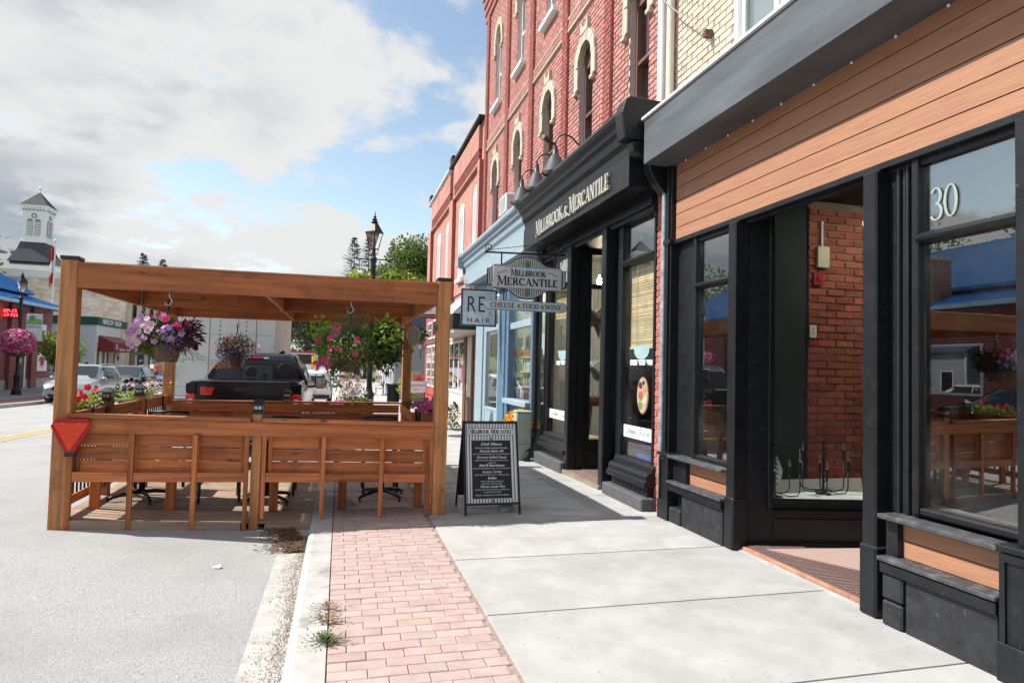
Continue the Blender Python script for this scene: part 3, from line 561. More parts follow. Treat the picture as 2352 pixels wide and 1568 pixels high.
S(MB().lathe([(.05, 0), (.13, .0), (.15, .02), (.14, .022), (.04, .008)], (4.42, 5.15, .396), 18), 'white_dish', mat('white_dish', (.7, .7, .69), .4), 'white plastic dish on the window deck', 'dish', smooth=True)
bx = thing('control_box', (5.27, 6.24, 2.7), 'cream control box fixed high on the interior brick wall', 'control box')
B('case', mat('cream_plastic', (.62, .58, .42), .5, .05), bx, 5.20, 5.36, 6.20, 6.247, 2.78, 3.02, bevel=.006); B('conduit', WHITE, bx, 5.268, 5.292, 6.225, 6.247, 3.021, 3.32)
fa = thing('fire_alarm', (5.2, 6.24, 2.6), 'small red fire alarm below the cream control box', 'fire alarm')
B('plate', mat('alarm_red', (.35, .012, .02), .45, .1), fa, 5.16, 5.29, 6.215, 6.247, 2.58, 2.72, bevel=.006); B('lens', mat('alarm_lens', (.45, .03, .04), .2), fa, 5.20, 5.25, 6.20, 6.214, 2.62, 2.68, bevel=.004)
ou = thing('wall_outlet', (5.14, 6.24, 2.0), 'white double outlet on the interior brick wall', 'outlet')
B('cover_plate', WHITE, ou, 5.12, 5.21, 6.225, 6.247, 1.98, 2.12, bevel=.004)
for z in (2.02, 2.07): B('socket', mat('outlet_grey', (.5, .5, .49), .5), ou, 5.148, 5.182, 6.218, 6.224, z, z + .03)
cb = thing('cardboard_box', (6.3, 5.9, .28), 'brown cardboard box standing against the interior brick wall', 'box'); CARD = mat('cardboard', (.33, .2, .1), .9, .15, 5)
B('carton', CARD, cb, 6.0, 6.6, 5.8, 6.2, .28, 1.45); MB().add([(6.0, 5.8, 1.45), (6.6, 5.8, 1.45), (6.55, 5.6, 1.62), (6.05, 5.6, 1.62)], [(0, 1, 2, 3)]).build('flap', CARD, cb)

# clutter behind the big window
ct = thing('shop_counter', (5.2, 2.4, .28), 'dark red timber counter inside the big window of number 30', 'counter'); CW = mat('counter_wood', (.20, .06, .025), .5, .3, 4, stretch=(1, 4, 4))
B('top', CW, ct, 4.5, 6.4, 2.35, 2.95, 1.12, 1.17, bevel=.006); B('front_panel', CW, ct, 4.55, 6.35, 2.40, 2.44, .28, 1.119); B('end_panel', CW, ct, 4.52, 4.56, 2.45, 2.93, .28, 1.119)
gc = thing('green_crate', (4.2, 3.0, .28), 'green plastic crate inside the big window', 'crate'); GRC = mat('crate_green', (.03, .13, .03), .5)
B('body', GRC, gc, 4.5, 4.9, 2.98, 3.2, .95, 1.10, bevel=.01); B('rim', GRC, gc, 4.48, 4.92, 2.96, 3.22, 1.10, 1.13, bevel=.006); B('stand', CW, gc, 4.48, 4.92, 2.96, 3.22, .28, .949)
pf = thing('picture_frame', (4.24, 2.3, 1.6), 'pale framed notice leaning on the red board inside the window', 'picture'); B('frame', CW, pf, 4.235, 4.249, 2.15, 2.50, 1.40, 1.72); B('sheet', WHITE, pf, 4.228, 4.234, 2.18, 2.47, 1.43, 1.69)
rt = thing('paint_roller', (4.7, 5.5, .396), 'red handled roller lying on the window deck', 'tool'); MB().tube([(4.75, 5.62, .62), (5.0, 5.62, .60)], .03, 10).build('red_sleeve', mat('roller_red', (.4, .02, .02), .6), rt); MB().tube([(5.0, 5.62, .60), (5.25, 5.62, .60), (5.28, 5.62, .40)], .008, 6).build('handle', STEELI if 'STEELI' in globals() else IRON, rt)
# ================================================================ three-storey red brick building
RBRICK = mat('red_brick', (0.43, 0.20, 0.172), 0.85, 0.2, 14, bump=0.35, bscale=50, isl=0.17, hue=0.008, dirt=((0.45, 0.27, 0.24), 9, 0.58, 0.8))
RMORT = mat('pink_mortar', (0.55, 0.44, 0.41), 0.95, 0.15, 30, bump=0.3)
RDARK = mat('red_brick_shaded', (0.31, 0.095, 0.08), 0.85, 0.2, 14, bump=0.35, bscale=50, isl=0.15)  # darker copy of the red brick, standing in for the pilasters' shaded near sides
STONE = mat('buff_stone', (0.50, 0.44, 0.35), 0.85, 0.18, 10, bump=0.35, bscale=40, isl=0.12, dirt=((0.30, 0.26, 0.20), 7, 0.58, 0.85))
BROWNW = mat('brown_window_paint', (0.16, 0.075, 0.06), 0.6, 0.2, 12)
GLU = glass('upper_glass', (.35, .42, .46), 3.0, .22)
WP = mat('white_paint', (0.74, 0.75, 0.75), 0.55, 0.06, 6)
XW = 3.62
bb = thing('brick_building', (XW, 12, 0), 'tall three-storey red brick building with arched windows and stone hoods', 'building')
WIN = [7.60, 9.50, 11.42, 13.56, 15.68]; LES = [8.44, 10.33, 12.42, 14.45, 16.72]
Z2 = (4.88, 6.42, 6.75); Z3 = (8.16, 9.80, 10.2); HW = 0.29
def hole1(u, v, a, b):
    for w in WIN:
        if a < w + HW + .02 and b > w - HW - .02:
            for z0, zs, zt in (Z2, Z3):
                if z0 - .05 < v < zs or (zs <= v < zt + .05 and abs(u - w) < HW): return True
    return any(l - .005 < b and a < l + .30 for l in LES)
ZT = 12.6
def gaps1(v):
    g = [(l - .004, l + .274) for l in LES]
    for w in WIN:
        for z0, zs, zt in (Z2, Z3):
            if z0 - .08 < v < zs: g.append((w - HW, w + HW))
            elif zs <= v < zt: q = HW * math.sqrt(max(0, 1 - ((v - zs) / (zt - zs)) ** 2)); g.append((w - q, w + q))
    return g
ys = [6.62] + [q for w in WIN for q in (w - HW, w + HW)] + [17.2]
core = thing('wall', (XW, 12, 0), None, None); core.parent = bb; core.location = (0, 0, 0)
for a, b in zip(ys[0::2], ys[1::2]): B('wall_core', RMORT, core, XW + .002, 12, a, b, 4.0, ZT)
for w in WIN:
    for z0, z1 in ((4.0, Z2[0] - .06), (Z2[2], Z3[0] - .1), (Z3[2], ZT)): B('wall_core', RMORT, core, XW + .002, 12, w - HW, w + HW, z0, z1)
brick_field(core, RBRICK, 'brick', 6.62, 17.2, 4.3, 11.0, lambda u, v, w: (XW + .002 - w, u, v), solo=300, gaps=gaps1, bh=.062, mj=.0135)
B('party_side', RMORT, core, XW + .003, 12, 17.2, 17.22, 0, ZT)
for l in LES:
    ps = B('pilaster_strip', RMORT, bb, XW - .045, XW + .002, l, l + .27, 4.3, 11.0)
    brick_field(ps, RDARK, 'brick', l, l + .27, 4.3, 11.0, lambda u, v, w: (XW - .045 - w, u, v), solo=0, bl=.13)
    m = MB(); z = 4.3
    while z < 11: m.box(XW - .052, XW, l - .006, l + .0, z, z + .064); z += .075
    o = m.build('brick_returns', RDARK, ps); o['kind'] = 'stuff'  # camera-side returns take the darker brick, shade put into the colour
# string course of stone beads and slanted bricks between the pilasters
for i, (a, b) in enumerate(zip([6.62] + [l + .27 for l in LES[:-1]], LES)):
    sc = B('string_course', STONE, bb, XW - .05, XW, a, b, 7.30, 7.35, bevel=.006); B('upper_bead', STONE, sc, XW - .045, XW, a, b, 7.52, 7.56, bevel=.006)
    m = MB(); y = a + .02
    while y < b - .06: m.obox((XW - .02, y + .03, 7.435), (.05, .045, .15), (0.5, 0, 0)); y += .075
    o = m.build('dentil_bricks', RBRICK, sc); o['kind'] = 'stuff'
def arch(w, hw, zs, zt, n=10, ext=0.0):
    return [(w + hw * math.cos(math.pi * i / n), zs + (zt - zs) * math.sin(math.pi * i / n)) for i in range(n + 1)]
def hood(w, zs, zt, mt, d=.055, ears=True, drop=.34, wd=.155):
    inn = arch(w, HW + .005, zs, zt); out = arch(w, HW + wd, zs + .05, zt + .18)
    p = thing('stone_hood', (XW, w, zs), None, None); p.parent = bb; p.location = Vector((XW, w, zs)) - OFF[bb.name]
    m = MB()
    for i in range(len(inn) - 1):                     # voussoirs, each a wedge
        q = [inn[i], inn[i + 1], out[i + 1], out[i]]; c = (sum(a for a, _ in q) / 4, sum(b for _, b in q) / 4)
        q = [(c[0] + (a - c[0]) * .97, c[1] + (b - c[1]) * .97) for a, b in q]
        MB().prism(q, 'x', XW - d - .004 * (i % 2), XW + .05).build('voussoir', mt, p)
    for s in (-1, 1):
        e = w + s * (HW + wd / 2 + .003); MB().box(XW - d, XW + .02, e - wd / 2 + .002, e + wd / 2 - .002, zs - drop, zs + .05).build('label_stop', mt, p, bevel=.01)
        MB().box(XW - d - .02, XW, e - wd / 2 + .05, e + wd / 2 + .01, zs - drop - .07, zs - drop - .003).build('drop', mt, p, bevel=.01)
    if ears:
        MB().prism([(w - .15, zt + .15), (w + .15, zt + .15), (w + .15, zt + .34), (w + .10, zt + .34), (w + .07, zt + .25), (w - .07, zt + .25), (w - .10, zt + .34), (w - .15, zt + .34)], 'x', XW - d - .012, XW).build('crest', mt, p)
def sash(w, z0, zs, zt, mtf, rail, mtg=GLU):
    p = thing('window', (XW, w, z0), None, None); p.parent = bb; p.location = Vector((XW, w, z0)) - OFF[bb.name]
    xg = XW + .13
    for s in (-1, 1): B('jamb', mtf, p, xg - .05, xg + .05, *sorted((w + s * (HW - .055), w + s * HW)), z0, zs + .15)
    B('bottom_rail', mtf, p, xg - .04, xg + .04, w - HW + .055, w + HW - .055, z0, z0 + .07); B('meeting_rail', mtf, p, xg - .04, xg + .03, w - HW + .055, w + HW - .055, rail, rail + .05)
    B('glazing_bar', mtf, p, xg - .012, xg + .012, w - .012, w + .012, rail + .05, zs)
    MB().prism(arch(w, HW - .05, zs, zt - .02, 8), 'x', xg - .04, xg + .02).build('arch_head', mtf, p)
    B('pane', mtg, p, xg + .031, xg + .036, w - HW + .05, w + HW - .05, z0 + .06, rail); B('pane', mtg, p, xg + .013, xg + .018, w - HW + .05, w + HW - .05, rail + .051, zs + .05)
    B('shade', mat('room_dark', (.02, .022, .025), .9), p, xg + .25, xg + .26, w - HW, w + HW, z0, zt); B('curtain', mat('net_curtain', (.45, .47, .48), .9), p, xg + .2, xg + .21, w - HW, w + .05, z0, zt)  # dark sheet behind the glass stands in for the unlit room
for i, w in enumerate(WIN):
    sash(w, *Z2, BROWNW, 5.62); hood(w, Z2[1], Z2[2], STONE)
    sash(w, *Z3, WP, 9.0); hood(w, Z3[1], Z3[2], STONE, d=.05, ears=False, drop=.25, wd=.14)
    B('sill', WP, bb, XW - .12, XW + .14, w - HW - .14, w + HW + .14, Z3[0] - .1, Z3[0], bevel=.01)
    B('sill', STONE, bb, XW - .06, XW + .14, w - HW - .08, w + HW + .08, Z2[0] - .06, Z2[0])
cz = B('cornice', mat('grey_stone', (.34, .33, .31), .85, .2, 8, bump=.3), bb, XW - .16, XW + .1, 6.6, 17.3, 11.62, 12.0, bevel=.02)
for k in range(3): B('corbel', RDARK, cz, XW - .05 - .03 * k, XW, 6.6, 17.24, 11.0 + k * .2, 11.18 + k * .2)
# wall-hung things
ac = thing('air_conditioner', (3.4, 13.5, 4.9), 'white window air conditioner sticking out of the red brick wall', 'air conditioner')
B('case', WP, ac, 3.28, 3.75, 13.22, 13.82, 4.88, 5.27, bevel=.01); m = MB()
for k in range(9): m.box(3.30, 3.60, 13.212, 13.219, 4.92 + k * .035, 4.935 + k * .035)
m.build('side_louvres', mat('louvre_grey', (.35, .35, .35), .6), ac); m = MB()
for k in range(8): m.box(3.272, 3.279, 13.27, 13.77, 4.92 + k * .04, 4.935 + k * .04)
m.build('front_grille', mat('louvre_grey', (.35, .35, .35), .6), ac)
sl = thing('floodlight', (3.55, 11.05, 5.6), 'small dark floodlight on a bracket below the window arch', 'floodlight')
B('bracket', IRON, sl, 3.52, 3.62, 11.0, 11.06, 5.6, 5.64); MB().tube([(3.5, 10.95, 5.62), (3.34, 10.85, 5.66)], .045, 10).build('head', IRON, sl)
LAMPG = mat('lamp_grey', (.055, .062, .07), .45, .1, 5, metal=.2)
for i, y in enumerate((9.12, 10.06, 10.96)):
    l = thing('gooseneck_lamp', (3.02, y, 4.5), ['dark gooseneck sign lamp nearest the camera above the black cornice', 'dark gooseneck sign lamp, the middle one of three above the black cornice', 'dark gooseneck sign lamp farthest along above the black cornice'][i], 'lamp', 'gooseneck lamps over the sign')
    x = 3.0; MB().lathe([(.02, .30), (.035, .30), (.042, .18), (.06, .16), (.085, .13), (.195, -.10), (.205, -.11), (.195, -.108), (.075, .11), (.02, .12)], (x, y, 4.58), 18).build('shade', LAMPG, l, auto=40)
    MB().lathe([(.185, -.092), (.01, -.085)], (x, y, 4.58), 16).build('reflector', WP, l)
    MB().tube([(x, y, 4.86), (x, y, 4.95), (x + .06, y, 5.04), (x + .15, y, 5.08), (x + .25, y, 5.05), (x + .35, y, 4.96), (x + .45, y, 4.90), (XW, y, 4.88)], .014, 8).build('arm', LAMPG, l, smooth=True)

# ================================================================ black Mercantile shopfront
ms = thing('shopfront', (3.5, 8.7, 0), 'black panelled shopfront with raised cream lettering and tall display windows', 'shopfront')
def cornice(par, y0, y1, mt, mtb):
    MB().prism([(3.615, 4.47), (2.90, 4.45), (2.885, 4.40), (2.90, 4.36), (2.95, 4.33), (2.96, 4.27), (3.0, 4.24), (3.02, 4.14), (3.06, 4.08), (3.07, 3.98), (3.615, 3.98)], 'y', y0, y1).build('cornice', mt, par)
    return B('sign_board', mtb, par, 3.05, 3.615, y0, y1, 3.62, 3.975)
cornice(ms, 6.62, 10.93, BLK, BLK)
for y0 in (6.42,):
    e = MB().prism([(3.6, 4.53), (2.96, 4.55), (2.90, 4.50), (2.86, 4.36), (2.88, 4.20), (2.90, 4.08), (3.6, 4.08)], 'y', y0, 6.615).build('end_block', BLK, ms, bevel=.012)
    MB().prism([(3.55, 4.07), (3.0, 4.07), (3.02, 3.95), (3.1, 3.9), (3.2, 3.88), (3.22, 3.75), (3.3, 3.62), (3.42, 3.5), (3.48, 3.3), (3.55, 3.28)], 'y', 6.44, 6.58).build('scroll_bracket', BLK, e, bevel=.01)
CREAM_L = mat('cream_letters', (.46, .44, .38), .6, .08, 9)
for wd, yc_, wl in (('MILLBROOK', 9.46, 1.32), ('&', 8.665, .15), ('MERCANTILE', 7.83, 1.39)): serif('word', wd, CREAM_L, (3.049, yc_, 3.715), (0, -1, 0), (0, 0, 1), .20 if len(wd) > 1 else .16, wl, ms, depth=.03, big=(0,) if len(wd) > 1 else (), heavy=.92)
B('head_beam', BLK, ms, 3.40, 3.60, 6.70, 10.93, 3.40, 3.62); B('head_moulding', BLK, ms, 3.36, 3.40, 6.70, 10.93, 3.46, 3.54, bevel=.01)
# brick pier at the near end
pr = B('brick_pier', mat('white_mortar', (.55, .5, .47), .95, .1, 20), ms, 3.462, 3.62, 6.52, 6.70, 0, 3.9)
PBR = mat('pier_brick', (.42, .13, .10), .85, .15, 12, bump=.3, isl=.14)
brick_field(pr, PBR, 'brick', 6.525, 6.70, 0, 3.85, lambda u, v, w: (3.462 - w, u, v), bl=.115, solo=300)
brick_field(pr, PBR, 'brick', 3.465, 3.62, 0, 3.85, lambda u, v, w: (u, 6.52 - w, v), bl=.10, solo=0)
# windows (y range, sill height)
def mwin(y0, y1):
    f = thing('window', (3.5, y0, .45), None, None); f.parent = ms; f.location = Vector((3.5, y0, .45)) - OFF[ms.name]
    for a, b in ((y0 - .04, y0), (y1, y1 + .04)): B('stile', BLK, f, 3.44, 3.56, a, b, .45, 3.40, bevel=.008)
    MB().prism([(3.43, 2.90), (3.425, 2.92), (3.48, 2.965), (3.54, 2.965), (3.54, 2.87), (3.45, 2.87)], 'y', y0, y1).build('transom_bar', BLK, f)
    B('pane', GLM, f, 3.5, 3.506, y0 + .001, y1 - .001, .5, 2.869); B('transom_pane', GL, f, 3.5, 3.506, y0 + .001, y1 - .001, 2.966, 3.39)
    MB().prism([(3.54, .50), (3.45, .50), (3.42, .465), (3.41, .42), (3.37, .41), (3.34, .375), (3.345, .33), (3.32, .31), (3.31, .275), (3.33, .245), (3.54, .245)], 'y', y0 - .1, y1 + .1).build('sill_moulding', BLK, f)
    B('bulkhead', BLK, f, 3.37, 3.54, y0 - .06, y1 + .06, .145, .244); m = MB(); y = y0
    while y < y1 - .04: m.box(3.362, 3.371, y, y + .05, .185, .205); y += .11
    m.build('vent_slots', IRON, f)
    B('stone_step', mat('dark_step', (.085, .085, .09), .85, .25, 8, bump=.3, bscale=30), f, 3.27, 3.54, y0 - .12, y1 + .14, -.2, .144, bevel=.015)
    return f
mwin(6.76, 7.62); mwin(9.50, 10.62)
for y0, y1 in ((7.66, 7.80), (10.66, 10.90)):
    m = MB().box(3.48, 3.56, y0, y1, .1, 3.4)
    for k in range(4): m.tube([(3.475, y0 + .02 + k * (y1 - y0 - .04) / 3, .3), (3.475, y0 + .02 + k * (y1 - y0 - .04) / 3, 3.4)], .014, 8)
    m.build('fluted_jamb', BLK, ms, auto=40)
for y0, y1 in ((7.93, 8.07), (9.29, 9.44)): B('post', BLK, ms, 3.34, 3.48, y0, y1, 0.02, 3.44, bevel=.012)
B('recess_panel', BLK, ms, 3.48, 3.64, 9.31, 9.36, .02, 3.4); B('recess_wall', BLK, ms, 3.48, 4.2, 7.99, 8.03, .02, 3.4)
rw = thing('recess_window', (3.64, 9.3, 0), None, None); rw.parent = ms; rw.location = Vector((3.64, 9.3, 0)) - OFF[ms.name]
B('bulkhead', BLK, rw, 3.641, 4.6, 9.30, 9.36, .02, .44); B('bulkhead_moulding', BLK, rw, 3.641, 4.6, 9.26, 9.299, .30, .35, bevel=.01); B('frame', BLK, rw, 3.641, 3.69, 9.28, 9.36, .44, 3.4); B('frame', BLK, rw, 3.69, 4.6, 9.28, 9.36, .44, .50)
B('transom_bar', BLK, rw, 3.69, 4.6, 9.27, 9.36, 2.80, 2.87, bevel=.01); B('frame', BLK, rw, 3.69, 4.6, 9.28, 9.36, 3.32, 3.4); B('pane', GLM, rw, 3.69, 4.6, 9.32, 9.326, .50, 2.80); B('pane', GLM, rw, 3.69, 4.6, 9.32, 9.326, 2.87, 3.32)
B('recess_ceiling', BLK, ms, 3.48, 4.7, 8.0, 9.36, 3.401, 3.44); B('recess_floor', mat('tile_floor', (.20, .12, .10), .8, .3, 20, bump=.3), ms, 3.36, 4.7, 8.07, 9.29, -.1, .05); B('door_sill', mat('brass_sill', (.25, .21, .15), .5, .2, 9), ms, 3.30, 3.36, 7.95, 9.40, -.1, .045)
dr = B('door', BLK, ms, 4.61, 4.66, 8.2, 9.2, .05, 3.4); B('pane', GLM, dr, 4.60, 4.609, 8.35, 9.05, .9, 2.4)
# cafe interior
IW = mat('white_boards', (.60, .60, .57), .7, .06, 4); ci = thing('interior', (3.6, 9, 0), None, None); ci.parent = ms; ci.location = Vector((3.6, 9, 0)) - OFF[ms.name]
B('floor', mat('cafe_floor', (.16, .12, .09), .6, .3, 3), ci, 3.57, 8.2, 6.72, 10.9, -.1, .06); B('ceiling', IW, ci, 3.57, 8.2, 6.72, 10.9, 3.5, 3.55); B('back_wall', IW, ci, 8.2, 8.25, 6.72, 10.9, 0, 3.5)
for k in range(30): B('wall_board', IW, ci, 3.6 + k * .15, 3.742 + k * .15, 10.80, 10.84, .06, 3.5)
B('side_wall', IW, ci, 3.63, 8.2, 6.72, 6.76, 0, 3.5); B('window_ledge', mat('ledge_tan', (.38, .27, .16), .6, .2, 3), ci, 3.58, 4.2, 9.40, 10.7, .06, .45)
BAMB = mat('bamboo_blind', (.66, .50, .29), .8, .2, 5, isl=.25)
bl = thing('bamboo_blind', (3.58, 7.2, 1.84), 'tan bamboo roller blind half lowered in the display window', 'blind'); m = MB(); z = 1.86; k = 0
while z < 2.86: m.box(3.565 + .004 * (k % 2), 3.577 + .004 * (k % 2), 6.78, 7.60, z, z + .013); z += .0155; k += 1
o = m.build('slats', BAMB, bl); o['kind'] = 'stuff'; B('head_rail', BAMB, bl, 3.56, 3.60, 6.78, 7.60, 2.865, 2.9); B('bottom_roll', BAMB, bl, 3.555, 3.595, 6.78, 7.60, 1.83, 1.857)
for y in (6.95, 7.42): MB().tube([(3.557, y, 1.84), (3.557, y, 2.88)], .004, 5).build('cord', BAMB, bl)
bl2 = thing('bamboo_blind', (3.58, 10, 2.4), 'short tan bamboo blind rolled up in the far display window', 'blind'); m = MB(); z = 2.40
while z < 2.86: m.box(3.565, 3.577, 9.52, 10.60, z, z + .013); z += .0155
o = m.build('slats', BAMB, bl2); o['kind'] = 'stuff'
FILM = mat('white_film', (.80, .82, .82), .5, .03, 5)
def decal(y0, y1, yc):
    B('film_strip', FILM, ms, 3.490, 3.494, y0, y1, .735, .885)
    text('window_words', 'CHEESE * FOOD * WINE', FILM, .085, (3.492, yc, 1.655), (0, -1, 0), (0, 0, 1), ms, wid=.62, bold=.004)
    text('film_words', 'CATERING  &  PLATTERS', mat('film_grey', (.4, .41, .42), .6), .07, (3.487, (y0 + y1) / 2, .81), (0, -1, 0), (0, 0, 1), ms, wid=(y1 - y0) * .8)
    MB().prism([(yc + .26 * q * math.cos(a), 1.86 + .12 * q * math.sin(a)) for a, q in [(math.pi + i * math.pi / 12, (1, .86, .9, 1.05, 1.2, 1.35, 1.4, 1.35, 1.2, 1.05, .9, .86, 1)[i]) for i in range(13)]], 'x', 3.491, 3.494).build('film_crest', mat('aqua_film', (.30, .45, .45), .5), ms)
decal(6.80, 7.60, 7.14); decal(9.52, 10.60, 10.0)
pz = MB().prism([(7.13 + .155 * math.cos(a), 1.265 + .225 * math.sin(a)) for a in [i * math.tau / 28 for i in range(28)]], 'x', 3.512, 3.516).build('platter_poster', mat('poster_rim', (.42, .13, .09), .5), ms)
MB().prism([(7.13 + .14 * math.cos(a), 1.265 + .21 * math.sin(a)) for a in [i * math.tau / 28 for i in range(28)]], 'x', 3.507, 3.5115).build('poster_ground', mat('poster_cream', (.66, .52, .38), .5, .1, 12, isl=.1), pz)
for k, (dy, dz, r, c) in enumerate(((.05, .12, .045, (.12, .03, .08)), (-.05, .08, .05, (.6, .35, .12)), (.04, 0, .06, (.55, .12, .08)), (-.06, -.06, .05, (.7, .6, .4)), (.05, -.12, .05, (.2, .3, .06)), (-.03, .15, .03, (.05, .02, .05)))):
    MB().prism([(7.13 + dy + r * math.cos(a), 1.265 + dz + r * .9 * math.sin(a)) for a in [i * math.tau / 12 for i in range(12)]], 'x', 3.502 + k * .0004, 3.5065).build('printed_food', mat('food%d' % k, c, .5, .2, 20), pz)
# things standing inside
co = thing('cooler', (3.85, 7.4, .06), 'blue plastic cooler box behind the near display window', 'cooler'); CB = mat('cooler_blue', (.02, .045, .30), .4, .1, 4)
B('body', CB, co, 3.66, 4.0, 7.05, 7.62, .10, .55, bevel=.02); B('lid', CB, co, 3.65, 4.01, 7.04, 7.63, .555, .62, bevel=.015); B('handle', WHITE, co, 3.64, 3.659, 7.2, 7.45, .40, .43, bevel=.006)
STAR = mat('punched_star', (.022, .02, .018), .5, .4, 60, metal=.5, dirt=((.4, .37, .3), 60, .66, .7))
sm = MB(); cx_, cz_ = 3.98, 2.36; pts = [(cx_ + (.29 if i % 2 == 0 else .11) * math.sin(.5 + i * math.pi / 5), cz_ + (.31 if i % 2 == 0 else .12) * math.cos(.5 + i * math.pi / 5)) for i in range(10)]
sm.add([(x, 9.75, z) for x, z in pts] + [(cx_, 9.66, cz_), (cx_, 9.84, cz_)], [(i, (i + 1) % 10, 10) for i in range(10)] + [((i + 1) % 10, i, 11) for i in range(10)])
sm.tube([(cx_, 9.75, cz_ + .2), (cx_ + .05, 9.75, 3.5)], .004, 5); S(sm, 'hanging_star', STAR, 'dark punched metal star lantern hanging behind the recessed window', 'star')
pl = thing('pendant_lamp', (4.1, 10.1, 3.2), 'clear glass pendant lamp hanging inside the mercantile', 'lamp'); MB().lathe([(.02, .32), (.03, .2), (.05, .17), (.08, .15), (.17, 0), (.172, -.01), (.165, 0), (.07, .13), (.02, .18)], (4.05, 9.85, 2.92), 18).build('shade', BULB, pl, smooth=True); MB().tube([(4.05, 9.85, 3.2), (4.05, 9.85, 3.5)], .006, 6).build('cord', WHITE, pl); MB().ell((4.05, 9.85, 3.0), (.045, .045, .06), 10, 6).build('bulb', emit('warm_bulb', (1, .85, .6), 60), pl, smooth=True); B('fill_strip', emit('interior_fill', (1, .92, .8), 6.0), ci, 4.6, 7.6, 8.6, 8.8, 3.46, 3.499)
# painted black-and-white goat figure on a wooden stool
tb = thing('wooden_stool', (4.1, 9.85, .06), 'tall brown wooden stool carrying the painted goat figure', 'stool'); TW = mat('stool_wood', (.30, .12, .04), .5, .3, 4, stretch=(6, 6, .6))
B('top', TW, tb, 3.76, 4.6, 9.62, 10.1, 1.10, 1.14, bevel=.006); B('apron', TW, tb, 3.84, 4.5, 9.68, 10.0, .98, 1.099)
for x, y, dx in ((3.86, 9.68, -.1), (4.45, 9.68, .1), (3.86, 10.0, -.1), (4.45, 10.0, .1)): MB().bar((x, y, 1.0), (x + dx, y, .06), .09, .05).build('leg', TW, tb)
gt = thing('goat_figure', (4.12, 9.85, 1.14), 'black and white painted goat figure standing on the stool', 'figurine'); GB = mat('goat_black', (.015, .02, .04), .3, .2, 8); GW = mat('goat_white', (.72, .74, .76), .35, .05, 8)
m = MB(); m.tube([(4.42, 9.85, 1.42), (4.3, 9.85, 1.44), (4.12, 9.85, 1.44), (4.03, 9.85, 1.47), (3.97, 9.85, 1.55), (3.92, 9.85, 1.58), (3.86, 9.85, 1.53), (3.84, 9.85, 1.50)], [.03, .085, .095, .075, .05, .05, .038, .02], 10); m.build('body', GB, gt, smooth=True)
for x, y in ((4.08, 9.80), (4.08, 9.90), (4.34, 9.80), (4.34, 9.90)): MB().tube([(x, y, 1.41), (x + .01, y, 1.28), (x - .005, y, 1.14)], [.035, .018, .016], 8).build('leg', GW, gt, smooth=True)
for y, q in ((9.80, 1), (9.90, -1)): MB().tube([(3.93, y, 1.60), (3.97, y - .05 * q, 1.68), (4.05, y - .1 * q, 1.72)], [.014, .012, .004], 6).build('horn', GW, gt, smooth=True)
for y, q in ((9.83, -1), (9.87, 1)): MB().add([(3.92, y, 1.58), (3.86, y + .13 * q, 1.60), (3.80, y + .1 * q, 1.56), (3.9, y + .02 * q, 1.55)], [(0, 1, 2, 3)]).build('ear', GW, gt)
